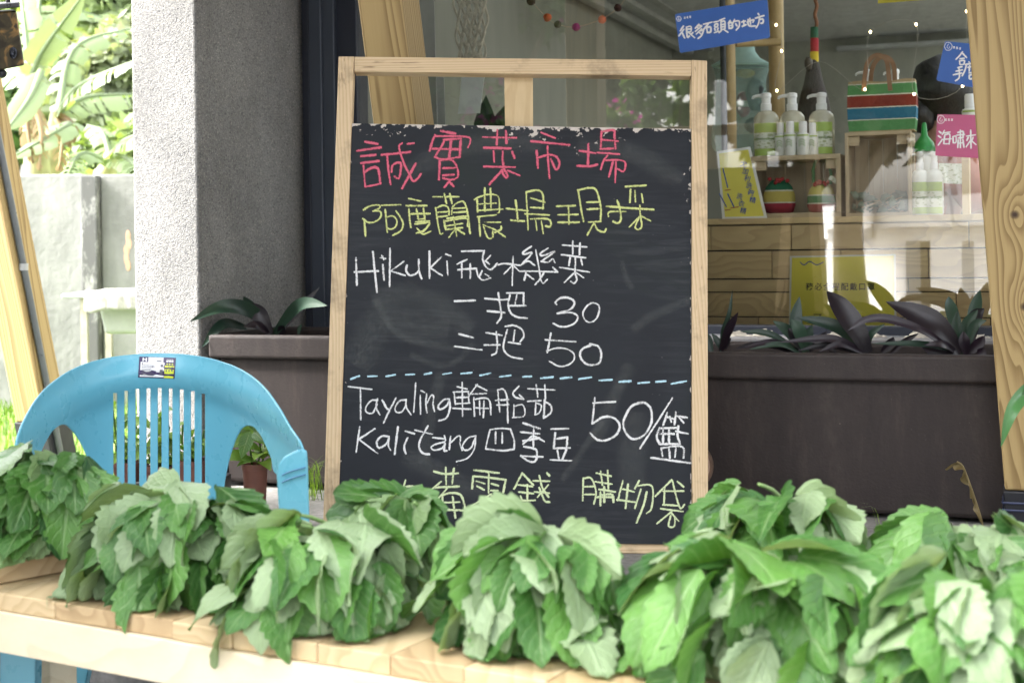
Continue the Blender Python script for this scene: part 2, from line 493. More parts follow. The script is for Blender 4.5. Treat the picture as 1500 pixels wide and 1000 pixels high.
# ---- the display window: jambs, bottom rail, pane
m_alu = plain('blue_grey_aluminium', (0.045, 0.055, 0.075), 0.42, 0.1, 3, metal=0.25)
m_alud = plain('dark_blue_aluminium', (0.018, 0.022, 0.035), 0.45, 0.1, 3, metal=0.2)
win = empty('display_window', W(0.2, TG, zs), 'large shop display window with dark blue grey metal frame', 'window')
def sx_at(px, t): return szt(px, 400, t)[0]
for (x0, x1, dt, mm) in ((446.5, 457, 0.008, m_alud), (457, 475, -0.012, m_alu), (475, 494, 0.0, m_alu), (494, 527, 0.02, m_alud)):
    s0, s1 = sx_at(x0, TG + dt - 0.03), sx_at(x1, TG + dt - 0.03)
    wbox(max(s0, 0.003), s1, TG + dt - 0.03, TG + dt + 0.05, zs - 0.015, 2.31).build('jamb', mm, win, bevel=0.003)
sg = sx_at(527, TG)
wbox(sg, SR, TG - 0.035, TG + 0.035, zs - 0.018, zs + 0.016).build('bottom_rail', m_alud, win, bevel=0.003)
wbox(0.004, SR, TG - 0.09, TG - 0.038, zs - 0.02, zs - 0.008).build('sill', plain('sill_metal', (0.10, 0.11, 0.13), 0.5), win, bevel=0.002)
mg = Nodes('window_glass')
fr = mg.n.new('ShaderNodeFresnel'); fr.inputs['IOR'].default_value = 2.35
gl = mg.n.new('ShaderNodeBsdfGlossy'); gl.inputs['Roughness'].default_value = 0.0; gl.inputs[0].default_value = (1, 1, 1, 1)
trn = mg.n.new('ShaderNodeBsdfTransparent'); trn.inputs[0].default_value = (0.93, 0.96, 0.95, 1)
ms = mg.n.new('ShaderNodeMixShader'); mg.link(fr.outputs[0], ms.inputs[0]); mg.link(trn.outputs[0], ms.inputs[1]); mg.link(gl.outputs[0], ms.inputs[2]); mg.link(ms.outputs[0], mg.out.inputs[0])
mb = WB(); mb.add([(sg - 0.01, TG, zs), (SR, TG, zs), (SR, TG, 2.32), (sg - 0.01, TG, 2.32)], [(0, 1, 2, 3)])
mb.build('glass_pane', mg.mat, win)

# ---- timber porch roof over the shop front (above the picture, shades the window)
m_roofw = wood('roof_boards', (0.30, 0.22, 0.12), (0.16, 0.11, 0.06), axis=0, ring=20)
roof = wbox(-0.06, 6.5, -1.75, 0.545, 2.56, 2.62)
roof.hexa([(-0.06, -1.80, 2.30), (6.5, -1.80, 2.30), (6.5, -1.752, 2.30), (-0.06, -1.752, 2.30)], [(-0.06, -1.80, 2.62), (6.5, -1.80, 2.62), (6.5, -1.752, 2.62), (-0.06, -1.752, 2.62)])  # front drop board added to hold back sky light under the roof
ro = roof.build('porch_roof', m_roofw); tag(ro, 'timber porch roof over the shop front above the posts', 'roof')

# ---- unseen wall added on the left to block sun from chair and table
mb = MB(); mb.hexa([(-2.9, 0.5, 0), (-2.6, 0.5, 0), (-2.6, 3.56, 0), (-2.9, 3.56, 0)], [(-2.9, 0.5, 4.4), (-2.6, 0.5, 4.4), (-2.6, 3.56, 4.4), (-2.9, 3.56, 4.4)])
tag(mb.build('sun_block_wall', plain('sun_block_plaster', (0.10, 0.105, 0.085), 0.9, 0.3, 2), bevel=.01), 'tall dark plaster wall added left of the table to block the sun', 'wall')

# ---- concrete garden wall in the left background
WY = 8.0
m_gw = Nodes('weathered_wall'); c = m_gw.coord('Object')
base = m_gw.ramp(m_gw.noise(c, 3, 6, 0.65), [(0.3, (0.20, 0.205, 0.195)), (0.7, (0.32, 0.32, 0.31))])
streak = m_gw.ramp(m_gw.noise(m_gw.coord('Object', (3, 3, 0.6)), 1.2, 5, 0.6), [(0.36, 0.6), (0.6, 1.0)])
m_gw.set(m_gw.mix(1.0, base, streak, 'MULTIPLY'), 0.9); m_gw.bump(m_gw.noise(c, 25, 5), 0.4, 0.01)
gw = empty('garden_wall', P(100, 603, WY), 'pale weathered concrete garden wall behind the lawn', 'wall')
def pquad(px0, px1, py0, py1, Y, th):
    a, b, c_, d = P(px0, py1, Y), P(px1, py1, Y), P(px1, py0, Y), P(px0, py0, Y)
    o_ = Vector((0, th, 0)); mb = MB()
    mb.hexa([a, b, b + o_, a + o_], [d, c_, c_ + o_, d + o_]); return mb
zt = P(100, 255, WY).z
def wy(x0, x1, z0, z1, y0, y1):
    mb = MB(); mb.hexa([(x0, y0, z0), (x1, y0, z0), (x1, y1, z0), (x0, y1, z0)], [(x0, y0, z1), (x1, y0, z1), (x1, y1, z1), (x0, y1, z1)]); return mb
xa = lambda px, Y=WY: P(px, 400, Y).x
wy(-9, xa(122), 0.1, zt, WY, WY + 0.12).build('wall_panel', m_gw.mat, gw, bevel=0.01)
wy(xa(148), xa(420), 0.1, zt - 0.005, WY + 0.01, WY + 0.13).build('wall_panel', m_gw.mat, gw, bevel=0.01)
m_post = Nodes('stained_post'); c = m_post.coord('Object')
m_post.set(m_post.ramp(m_post.noise(m_post.coord('Object', (5, 5, 2)), 3, 6, 0.75), [(0.35, (0.10, 0.10, 0.10)), (0.5, (0.10, 0.10, 0.10)), (0.62, (0.32, 0.32, 0.31))]), 0.9)
wy(xa(122) + 0.002, xa(148) - 0.002, 0.1, zt - 0.01, WY - 0.05, WY + 0.14).build('wall_post', m_post.mat, gw, bevel=0.01)
mb = MB()
for k in range(5):
    q = P(187 + rg.uniform(-2, 2), 345 + k * 11, WY + 0.008)
    mb.ball(q, 0.02, 8, 5, (0.8, 0.12, 1.6), 0.4)
mb.build('rust_stain', plain('rust', (0.52, 0.34, 0.24), 0.9), gw)

# ---- utility sink with towel in front of that wall
SY = 7.0
m_steel = plain('old_steel_tube', (0.40, 0.37, 0.31), 0.5, 0.25, metal=0.4)
m_basin = plain('white_basin_plastic', (0.34, 0.35, 0.35), 0.5)
sink = empty('utility_sink', P(150, 600, SY), 'white utility sink on thin metal legs by the garden wall', 'sink')
b0, b1 = xa(140, SY), xa(262, SY); zb0, zb1 = P(150, 490, SY).z, P(150, 436, SY).z
mb = MB(); mb.hexa([(b0 + .03, SY + .03, zb0), (b1 - .03, SY + .03, zb0), (b1 - .03, SY + .37, zb0), (b0 + .03, SY + .37, zb0)], [(b0, SY, zb1), (b1, SY, zb1), (b1, SY + .4, zb1), (b0, SY + .4, zb1)])
mb.build('basin', m_basin, sink, bevel=0.02, seg=3)
xl = xa(123, SY)
for (lx, ly) in ((xl, SY), (xl, SY + 0.42), (b1 + 0.05, SY), (b1 + 0.05, SY + 0.42)):
    mb = MB(); mb.box((lx, ly, (0.12 + zb1) / 2), (0.032, 0.032, zb1 - 0.12)); mb.build('leg', m_steel, sink)
mb = MB(); mb.box(((xl + b1) / 2 - 0.02, SY + 0.2, zb1 + 0.012), (b1 - xl + 0.16, 0.5, 0.022)); mb.build('rim', m_basin, sink, bevel=0.006)
# towel draped over its rim
mb = MB(); nx, ny = 26, 14
x0, x1 = xa(128, SY), xa(255, SY)
vs = []; fs = []
for j in range(ny):
    for i in range(nx):
        u_ = i / (nx - 1); v_ = j / (ny - 1)
        x = x0 + (x1 - x0) * u_
        if v_ < 0.55:
            q = Vector((x, SY + 0.40 - v_ / 0.55 * 0.46, zb1 + 0.030 + 0.012 * mnoise.noise(Vector((u_ * 9, v_ * 5, 1)))))
        else:
            hang = (v_ - 0.55) / 0.45 * (0.085 + 0.035 * mnoise.noise(Vector((u_ * 5, 0, 3))))
            q = Vector((x, SY - 0.065 - 0.012 * mnoise.noise(Vector((u_ * 14, v_ * 2, 7))), zb1 + 0.026 - hang))
        vs.append(q)
for j in range(ny - 1):
    for i in range(nx - 1):
        fs.append((j * nx + i, (j + 1) * nx + i, (j + 1) * nx + i + 1, j * nx + i + 1))
mb.add(vs, fs)
tw = mb.build('towel', plain('grey_terry', (0.34, 0.33, 0.32), 0.95, 0.25, 30, bump=0.6), smooth=180, solid=0.008)
tag(tw, 'pale grey towel draped over the rim of the utility sink', 'towel')

# ---- banana plants behind the wall
m_ban = leafmat('banana_leaf', (0.18, 0.26, 0.12), (0.30, 0.39, 0.21), back=(0.32, 0.40, 0.25), trans=0.4, rough=0.4, scale=3)
m_bst = plain('banana_stem', (0.30, 0.30, 0.13), 0.6, 0.4, 6)
m_dry = leafmat('dry_leaf', (0.22, 0.14, 0.07), (0.42, 0.30, 0.17), trans=0.2, scale=4)
def bez(pts, n):
    pts = [Vector(p_) for p_ in pts]
    if len(pts) == 2: pts = [pts[0], (pts[0] + pts[1]) / 2, pts[1]]
    out = []
    ext = [2 * pts[0] - pts[1]] + pts + [2 * pts[-1] - pts[-2]]
    m_ = len(pts) - 1
    for i in range(n + 1):
        u_ = i / n * m_; k = min(int(u_), m_ - 1); t_ = u_ - k
        a, b, c_, d = ext[k], ext[k + 1], ext[k + 2], ext[k + 3]
        out.append(0.5 * ((2 * b) + (c_ - a) * t_ + (2 * a - 5 * b + 4 * c_ - d) * t_ ** 2 + (3 * b - a - 3 * c_ + d) * t_ ** 3))
    return out
def banana_leaf(mb, path, width, face, rnd, droop=0.5, tear=0.25):
    width *= 0.72
    n = 44
    pts = bez(path, n); col = (rnd.random(), 0, 0, 1)
    for sgn in (-1, 1):
        run = []
        def flush():
            if len(run) > 1:
                vs = []; fs = []
                for k, (a, b_, c_) in enumerate(run): vs += [a, b_, c_]
                for k in range(len(run) - 1):
                    for h in (0, 1):
                        q = (k * 3 + h, (k + 1) * 3 + h, (k + 1) * 3 + h + 1, k * 3 + h + 1)
                        fs.append(q if sgn > 0 else q[::-1])
                mb.add(vs, fs, col=col)
        off = 0.0
        for i in range(n + 1):
            u_ = i / n
            wd = width * max(0.02, min(1, (u_ * 6) ** 0.6) * min(1, ((1 - u_) * 3.2) ** 0.6)) * (1 + 0.06 * rnd.uniform(-1, 1))
            d = (pts[min(i + 1, n)] - pts[max(i - 1, 0)]).normalized()
            side = d.cross(face)
            side = side.normalized() * sgn
            nrm = side.cross(d) * sgn
            a = pts[i]
            b_ = a + side * wd * 0.55 + face * wd * 0.12 * (1 - droop) - Z * wd * 0.18 * droop
            c_ = a + side * wd - Z * wd * 0.75 * droop + d * (wd * 0.25 + off)
            run.append((a, b_, c_))
            if rnd.random() < tear:
                flush(); run = []; off = rnd.uniform(-0.12, 0.12) * width
        flush()
    mb.tube(pts[::4], [0.022 * (1 - k / 12) + 0.004 for k in range(len(pts[::4]))], 6, col=col)
rb = random.Random(11)
BY = 9.0
def banana(label, stem, leaves, dry=()):
    base = P(stem[0][0], stem[0][1], stem[0][2])
    base.z = 0.1
    e = empty('banana_plant', base, label, 'banana plant')
    mb = MB(); pts = [base] + [P(*q) for q in stem]
    mb.tube(bez(pts, 10), [0.10 - 0.005 * k for k in range(11)], 10); mb.build('trunk', m_bst, e, smooth=60)
    mb = MB()
    for (pp, wdt, fc, dr, te) in leaves:
        banana_leaf(mb, [P(*q) for q in pp], wdt, Vector(fc).normalized(), rb, dr, te)
    mb.build('leaves', m_ban, e, smooth=180)
    if dry:
        mb = MB()
        for (pp, wdt) in dry: banana_leaf(mb, [P(*q) for q in pp], wdt, Vector((0.3, -1, 0.2)).normalized(), rb, 0.9, 0.4)
        mb.build('dry_leaves', m_dry, e, smooth=180)
fcam = (0.15, -1, 0.35)
banana('tall banana plant with broad upright leaf beside the lantern',
       [(55, 270, 9.0), (50, 200, 9.0), (42, 110, 9.0)],
       [([(44, 120, 9.0), (62, 75, 8.9), (122, -8, 8.6)], 0.13, (0.5, -1, 0.2), 0.1, 0.06),
        ([(42, 120, 9.0), (38, 60, 9.1), (28, -30, 9.3)], 0.16, fcam, 0.2, 0.3),
        ([(46, 118, 9.0), (55, 40, 9.2), (60, -60, 9.6)], 0.15, fcam, 0.2, 0.25),
        ([(60, 105, 8.9), (42, 145, 8.6), (8, 192, 8.3)], 0.11, (0.5, -1, 0.5), 0.1, 0.04),
        ([(40, 120, 9.0), (12, 105, 9.3), (-40, 130, 9.5)], 0.14, fcam, 0.5, 0.3),
        ([(48, 120, 9.0), (90, 20, 9.6), (150, 25, 10.0)], 0.13, (0.1, -.6, 1), 0.8, 0.35)],
       [([(42, 130, 8.9), (40, 180, 8.85), (48, 240, 8.8)], 0.07), ([(48, 150, 8.9), (60, 190, 8.85), (58, 250, 8.8)], 0.07)])
banana('banana plant with long arching torn leaves over the garden wall',
       [(75, 270, 9.4), (78, 215, 9.4), (86, 165, 9.4)],
       [([(84, 170, 9.4), (118, 125, 9.2), (205, 86, 9.0)], 0.13, (0.1, -.7, 1), 0.75, 0.35),
        ([(86, 165, 9.4), (130, 142, 9.6), (215, 138, 9.8)], 0.15, (0.1, -.6, 1), 0.9, 0.3),
        ([(80, 190, 9.3), (100, 183, 9.0), (14, 232, 8.7)], 0.12, (0.2, -.8, 1), 0.5, 0.3),
        ([(84, 172, 9.4), (110, 70, 10), (200, 40, 10.6)], 0.14, (0.1, -.6, 1), 0.8, 0.35)],
       [([(84, 175, 9.3), (92, 200, 9.25), (86, 250, 9.2)], 0.08), ([(88, 170, 9.3), (104, 182, 9.25), (100, 215, 9.2)], 0.06)])
banana('low banana plant with drooping leaves against the pillar edge',
       [(150, 290, 9.9), (158, 250, 9.9), (165, 225, 9.9)],
       [([(160, 240, 9.8), (120, 225, 9.5), (96, 262, 9.2)], 0.13, (0.1, -.7, 1), 0.6, 0.3),
        ([(164, 228, 9.8), (185, 205, 9.5), (225, 190, 9.4)], 0.15, (0.1, -.8, 1), 0.6, 0.3),
        ([(162, 230, 9.9), (150, 195, 10), (128, 183, 10.2)], 0.12, (0.1, -.7, 1), 0.6, 0.3),
        ([(164, 228, 9.8), (190, 235, 9.4), (215, 265, 9.2)], 0.13, (0.1, -.7, 1), 0.6, 0.3)])

# ---- trees: trunk, limbs and a crown of leaf clumps
m_bark = plain('bark', (0.14, 0.11, 0.08), 0.9, 0.4, 9, bump=0.6, bscale=30)
def crown_mesh(blobs, n, size, rnd, dens=0.5):
    """leaf sprays scattered through lumpy volumes"""
    mb = MB()
    tot = sum(b[1] ** 2 for b in blobs)
    for (c_, r_) in blobs:
        tone = rnd.random()
        for k in range(int(n * r_ * r_ / tot)):
            d = Vector((rnd.gauss(0, 1), rnd.gauss(0, 1), rnd.gauss(0, 1))).normalized()
            rr = r_ * (1 - dens * rnd.random() ** 2) * (1 + 0.35 * mnoise.noise(d * 2.2 + c_))
            q = c_ + Vector((d.x * rr, d.y * rr, d.z * rr * 0.8))
            a = Vector((rnd.gauss(0, 1), rnd.gauss(0, 1), rnd.gauss(0, 0.7) - 0.4)).normalized()
            b_ = a.cross(d + Vector((rnd.gauss(0, .5), rnd.gauss(0, .5), rnd.gauss(0, .5)))).normalized()
            L = size * rnd.uniform(0.6, 1.4); w_ = L * 0.24
            mb.add([q, q + a * L * 0.45 + b_ * w_, q + a * L, q + a * L * 0.45 - b_ * w_], [(0, 1, 2, 3)], col=(min(1, max(0, tone + rnd.uniform(-.25, .25))), 0, 0, 1))
    return mb
def tree(name, label, base, h, blobs, n, size, mat, seed, cat='tree', group=None, tr=0.14, flowers=None, dens=0.5):
    rnd = random.Random(seed)
    e = empty(name, base, label, cat, group)
    mb = MB()
    top = base + Z * h * 0.7
    mb.tube(bez([base - Z * 0.05, base + Z * h * 0.35 + Vector((rnd.uniform(-.1, .1), rnd.uniform(-.1, .1), 0)) * h * 0.3, top], 8), [tr * (1 - 0.07 * k) for k in range(9)], 9)
    for (c_, r_) in blobs:
        st_ = base + Z * h * rnd.uniform(0.3, 0.6)
        mb.tube(bez([st_, (st_ + c_) / 2 + Z * 0.15 * r_, c_], 5), [tr * 0.5, tr * .42, tr * .34, tr * .27, tr * .2, tr * .12], 6)
    mb.build('trunk', m_bark, e, smooth=60)
    crown_mesh(blobs, n, size, rnd, dens).build('crown', mat, e)
    if flowers:
        mb = MB()
        for k in range(flowers[0]):
            c_, r_ = rnd.choice(blobs)
            d = Vector((rnd.gauss(0, 1), rnd.gauss(0, 1), rnd.gauss(0, 1))).normalized()
            for j in range(7):
                q = c_ + d * r_ * 0.95 + Vector((rnd.gauss(0, .05), rnd.gauss(0, .05), rnd.gauss(0, .05)))
                a = Vector((rnd.gauss(0, 1), rnd.gauss(0, 1), rnd.gauss(0, 1))).normalized(); b_ = a.orthogonal().normalized()
                mb.add([q, q + a * .03 + b_ * .022, q + a * .055, q + a * .03 - b_ * .022], [(0, 1, 2, 3)])
        mb.build('blossoms', flowers[1], e)
    return e
m_tr1 = leafmat('tree_leaf_mid', (0.06, 0.12, 0.03), (0.15, 0.24, 0.07), trans=0.3)
m_tr2 = leafmat('tree_leaf_light', (0.16, 0.23, 0.09), (0.28, 0.36, 0.17), trans=0.35)
m_tr3 = leafmat('tree_leaf_grey', (0.17, 0.21, 0.13), (0.30, 0.34, 0.22), trans=0.3)
m_trd = leafmat('tree_leaf_dark', (0.012, 0.018, 0.007), (0.035, 0.048, 0.018), trans=0.15, tint=(.4, .6, .2))
def blobs_px(lst):
    return [(P(x, y, Y), r_ / F * Y) for x, y, Y, r_ in lst]
tree('bushy_tree', 'grey green bushy tree behind the banana plants', Vector((P(130, 200, 15).x, 15, 0)), 3.0,
     blobs_px([(120, 110, 15, 60), (165, 90, 15, 55), (90, 150, 15.4, 50), (150, 160, 15, 60), (195, 150, 15.5, 55), (205, 60, 16, 50)]), 7000, 0.16, m_tr3, 21)
tree('bushy_tree', 'light green tree high behind the banana plants', Vector((P(160, 200, 19).x, 19, 0)), 4.0,
     blobs_px([(150, 20, 19, 60), (200, 40, 19, 55), (100, 30, 19.5, 60), (30, 10, 20, 60), (70, -50, 19, 70), (170, -50, 19, 70)]), 8000, 0.2, m_tr2, 22)
tree('bushy_tree', 'mid green tree at the far left behind the timber post', Vector((P(0, 200, 17).x, 17, 0)), 3.2,
     blobs_px([(0, 150, 17, 70), (40, 190, 17, 60), (-60, 120, 17, 80), (20, 90, 17.5, 55)]), 6000, 0.17, m_tr1, 23)
tree('garden_bush', 'pale leafy bush just behind the garden wall', Vector((P(150, 250, 11).x, 11, 0)), 1.4,
     blobs_px([(150, 225, 11, 40), (190, 215, 11, 45), (115, 245, 11, 35), (165, 250, 10.8, 40)]), 2500, 0.13, m_tr2, 24, cat='bush', tr=0.06)

# ---- across the street: what the window glass reflects
def V(px, py, tv): return mirror(wt(px, py, tv))
TV = 11.0
m_white = plain('white_house_paint', (0.80, 0.80, 0.78), 0.7, 0.06, 2, bump=0.1)
m_dkwin = plain('dark_house_window', (0.02, 0.022, 0.025), 0.35)
HN = Vector((-0.7, 0.71414, 0)); HV = -HN; HU = HV.cross(Z)       # the house stands turned towards the left
CAMM = mirror(CAM)
HP = V(1330, 480, TV); HP.z = 0
hs_ = empty('white_house', frame(HP, HU, HV, Z), 'white house across the street mirrored in the window glass', 'house')
def hpx(px, py, off=0.0):
    d_ = mirror(CAM + ray(px, py)) - CAMM; p0_ = HP + HN * off
    q = CAMM + d_ * ((p0_ - CAMM).dot(HN) / d_.dot(HN)); return (q - HP).dot(HU), q.z
def hbox(px0, px1, py0, z0, off, dep, py1=None):
    """part of the house front between two mirrored pixel columns; its face stands 'off' before the facade"""
    a, z1 = hpx(px0, py0, off); b, _ = hpx(px1, py0, off)
    if py1 is not None: z0 = hpx((px0 + px1) / 2, py1, off)[1]
    a, b = min(a, b), max(a, b); mb = MB(frame(HP, HU, HV, Z))
    z1 = max(z1, hpx(px1, py0, off)[1]) if py1 is None else z1
    mb.hexa([(a, -off, z0), (b, -off, z0), (b, -off + dep, z0), (a, -off + dep, z0)], [(a, -off, z1), (b, -off, z1), (b, -off + dep, z1), (a, -off + dep, z1)]); return mb
for (x0, x1) in ((1264, 1326), (1362, 1408), (1426, 1560)):
    hbox(x0, x1, 320, 0.0, 0.0, 0.2).build('wall', m_white, hs_)
for (x0, x1) in ((1326, 1362), (1408, 1426)):
    hbox(x0, x1, 320, 0, -0.003, 0.2, py1=353).build('wall', m_white, hs_)
    hbox(x0 - 2, x1 + 2, 350, 0.2, -0.15, 0.04).build('shutter', m_dkwin, hs_)
hbox(1198, 1560, 303, 0, 0.22, 0.6, py1=331).build('awning', m_white, hs_)
hbox(1204, 1264, 331, 0, 0.12, 0.1, py1=350).build('beam', m_white, hs_)
hbox(1211, 1236, 345, 0.0, 0.10, 0.1).build('porch_post', m_white, hs_)
# white street posts and a ladder
def vb_f(px0, px1, py0, z0, t0, t1):
    s0, z1 = szt(px0, py0, t0); s1, _ = szt(px1, py0, t0)
    return wbox(s0, s1, 2 * TG - t1, 2 * TG - t0, z0, z1)
def street_post(px0, px1, py0, tv, label, dx=0, grp='posts across the street'):
    e = vb_f(px0, px1, py0, 0.0, tv, tv + 0.1)
    b = e.build('street_post', m_white, bevel=0.01)
    tag(b, label, 'post', grp)
street_post(1046, 1060, 118, 5.2, 'white street post mirrored beside the right edge of the chalkboard')
street_post(1124, 1137, 222, 6.4, 'white street post mirrored in front of the wooden display crate')
lad = empty('ladder', V(1400, 320, 9.5), 'white ladder mirrored in the glass below the pink sign', 'ladder')
for dx in (0, 18):
    mb = MB(); mb.tube([V(1376 + dx * .7, 175, 9.5), V(1396 + dx, 330, 9.3)], 0.018, 6); mb.build('rail', m_white, lad, smooth=60)
for k in range(6):
    f_ = k / 6 + 0.08
    mb = MB(); mb.tube([V(1376 + 20 * f_, 175 + 155 * f_, 9.45), V(1376 + 12.6 + 25 * f_, 175 + 155 * f_, 9.45)], 0.014, 6); mb.build('rung', m_white, lad, smooth=60)
# trees across the street
def vblobs(lst): return [(V(x, y, tv), r_ / F * tv * 1.15) for x, y, tv, r_ in lst]
m_mag = leafmat('magenta_bracts', (0.45, 0.02, 0.28), (0.65, 0.05, 0.42), trans=0.3, tint=(.45, .2, .4))
def vtree(label, lst, n, size, mat, seed, tr=0.2, **kw):
    bl = vblobs(lst); c_ = sum((b[0] for b in bl), Vector()) / len(bl)
    tree(kw.pop('name', 'shade_tree'), label, Vector((c_.x, c_.y, 0)), c_.z * 1.1, bl, n, size, mat, seed, tr=tr, **kw)
vtree('spreading dark shade tree mirrored above the top rail of the chalkboard', [(800, -10, 9, 90), (880, 20, 9, 90), (960, 40, 9.5, 90), (900, -90, 9, 110), (780, -110, 9, 110), (1000, -60, 9.5, 110), (860, 90, 9, 40), (930, 105, 9, 35)], 15000, 0.24, m_trd, 31, dens=0.8)
vtree('wide shade tree mirrored behind the striped bag', [(1100, 60, 11, 110), (1200, 100, 11, 110), (1300, 60, 11, 120), (1150, -60, 11, 120), (1280, -70, 11, 130), (1400, 120, 11.5, 120), (1420, 0, 11, 130), (1230, 200, 11.5, 70), (1130, 190, 11, 60)], 18000, 0.26, m_trd, 32, dens=0.8)
vtree('small leafy tree mirrored near the macrame hanging', [(650, 30, 8, 40), (640, 80, 8, 35), (730, 60, 8.4, 45), (745, 150, 8, 45), (700, 160, 8, 40), (640, 160, 8.5, 40)], 4500, 0.14, m_trd, 33, tr=0.1)
vtree('bougainvillea with magenta blossoms mirrored behind the chalkboard top', [(800, 165, 5.5, 34), (835, 178, 5.4, 36), (775, 140, 5.6, 30), (870, 185, 5.4, 30), (905, 180, 5.5, 26), (820, 220, 5.4, 50), (880, 230, 5.4, 50)], 4200, 0.085, m_tr1, 34, name='bougainvillea', cat='flowering bush', tr=0.04, flowers=(70, m_mag))

# climbing plant on the added sun-blocking wall, mirrored in the left part of the glass
rcp = random.Random(55); bl = []
for k in range(16): bl.append((Vector((-2.48, rcp.uniform(0.7, 3.3), rcp.uniform(1.0, 2.5))), rcp.uniform(.14, .30)))
e = empty('climbing_plant', Vector((-2.5, 2.0, 0)), 'leafy climbing plant with a few magenta blossoms on the added dark wall', 'climbing plant')
mb = MB()
for c_, r_ in bl: mb.tube(bez([Vector((-2.55, 2.0 + .2 * (c_.y - 2), 0.02)), Vector((-2.55, (c_.y + 2) / 2, c_.z * .6)), c_], 6), .012, 6)
mb.build('stems', m_bark, e, smooth=60)
crown_mesh(bl, 5200, 0.10, rcp, .7).build('foliage', m_tr1, e)
mb = MB()
for k in range(90):
    c_, r_ = rcp.choice(bl[:6]); q = c_ + Vector((r_ * rcp.uniform(.5, 1), r_ * rcp.uniform(-.8, .8), r_ * rcp.uniform(-.7, .7)))
    for j in range(5):
        a = Vector((rcp.gauss(0, 1), rcp.gauss(0, 1), rcp.gauss(0, 1))).normalized(); b_ = a.orthogonal().normalized()
        mb.add([q, q + a * .02 + b_ * .015, q + a * .04, q + a * .02 - b_ * .015], [(0, 1, 2, 3)])
mb.build('blossoms', m_mag, e)

vtree('thin leafy young tree mirrored right of the chalkboard strip', [(930, 130, 7, 26), (965, 150, 7, 28), (1000, 165, 7.2, 26), (1030, 150, 7.2, 24), (945, 180, 7, 30), (1000, 120, 7.1, 20)], 750, 0.10, m_tr1, 61, tr=0.04, name='young_tree', dens=0.9)

# ================================================================== timber posts
m_pine = [wood('pressure_treated_pine_%s' % k, (0.43, 0.315, 0.145), (0.15, 0.088, 0.03), axis=2, ring=rg_, stretch=0.055, off=of, wob=wb_, knots=kn, contrast=(0.35, 0.75), fine=0.3)
          for k, rg_, of, wb_, kn in (('a', 105, (0.06, 0.30, 0.4), 0.10, ()), ('b', 95, (-0.16, 0.12, 1.3), 0.12, ()), ('c', 100, (0.05, 0.10, 0.0), 0.13, ((0.004, -0.064, 0.74, 0.028, 0.045), (0.010, -0.064, 0.535, 0.032, 0.055))))]
m_sleeve = plain('black_rubber_sleeve', (0.012, 0.013, 0.018), 0.55)
m_band = plain('navy_cable_tie', (0.02, 0.03, 0.08), 0.4)
LEAN = Vector((-0.10, -0.135, 1.0))
def post(label, px_left, px_ref_y, t, wd, z_wood, mat, ztop=2.60, zlow=ZL, dx=0.0):
    """square timber post; px_left = photo column of its front left edge at row px_ref_y"""
    q = hit(px_left, px_ref_y, W(0, t), T)
    ln = LEAN + Vector((dx, 0, 0))
    def at(z): return q + ln * (z - q.z)
    za_ = ln.normalized(); xa_ = (U - za_ * U.dot(za_)).normalized()
    e = empty('timber_post', frame(at(zlow) + U * wd / 2 + T * wd / 2, xa_, za_.cross(xa_), za_), label, 'post', 'slanted timber posts of the porch')
    def seg(z0, z1, g_=0.0):
        mb = MB(); a, b = at(z0), at(z1)
        c4 = lambda p: [p - U * g_ - T * g_, p + U * (wd + g_) - T * g_, p + U * (wd + g_) + T * (wd + g_), p - U * g_ + T * (wd + g_)]
        mb.hexa(c4(a), c4(b)); return mb
    shaft = seg(z_wood, ztop)
    o = shaft.build('shaft', mat, e, bevel=0.006, seg=3)
    seg(zlow, z_wood - 0.001, 0.004).build('base_sleeve', m_sleeve, e, bevel=0.004)
    return e, at
e_mid, at_mid = post('slanted timber post standing behind the left part of the chalkboard', 546, 180, -0.23, 0.118, 0.52, m_pine[0])
zw = hit(1470, 733, W(0, -0.21), T).z
e_rt, at_rt = post('slanted knotty timber post in front of the planter by the striped bag', 1429, 180, -0.21, 0.125, zw, m_pine[2], dx=-0.01)
mb = MB()
for zz in (zw - 0.028, zw - 0.045):
    c_ = at_rt(zz); g_ = 0.006
    ring = [c_ - U * g_ - T * g_, c_ + U * (.125 + g_) - T * g_, c_ + U * (.125 + g_) + T * (.125 + g_), c_ - U * g_ + T * (.125 + g_)]
    mb.tube(ring + [ring[0]], 0.0028, 6)
mb.build('cable_tie', m_band, e_rt)
zw2 = hit(50, 622, W(0, 0.30), T).z
e_lf, at_lf = post('slanted timber post with a grey conduit left of the pebble dash pillar', -1, 500, 0.30, 0.118, zw2, m_pine[1], zlow=0.121, dx=-0.035)
mb = MB()
cp = [at_lf(z) + U * 0.121 - T * 0.0 + T * 0.03 + U * 0.008 for z in (0.16, 0.5, 0.9, 1.3, 1.7, 2.2)]
m_cond = plain('grey_pvc', (0.10, 0.11, 0.12), 0.35)
mb.tube(cp, 0.011, 10); cnd = mb.build('conduit', m_cond, e_lf, smooth=60)
mb = MB(); cz = at_lf(hit(22, 391, W(0, .30), T).z) + U * 0.129 + T * 0.03
mb.tube([cz - Z * .011, cz + Z * .011], 0.0145, 12); mb.build('clip', plain('pale_clip', (0.35, 0.36, 0.37), 0.4), cnd, smooth=60)

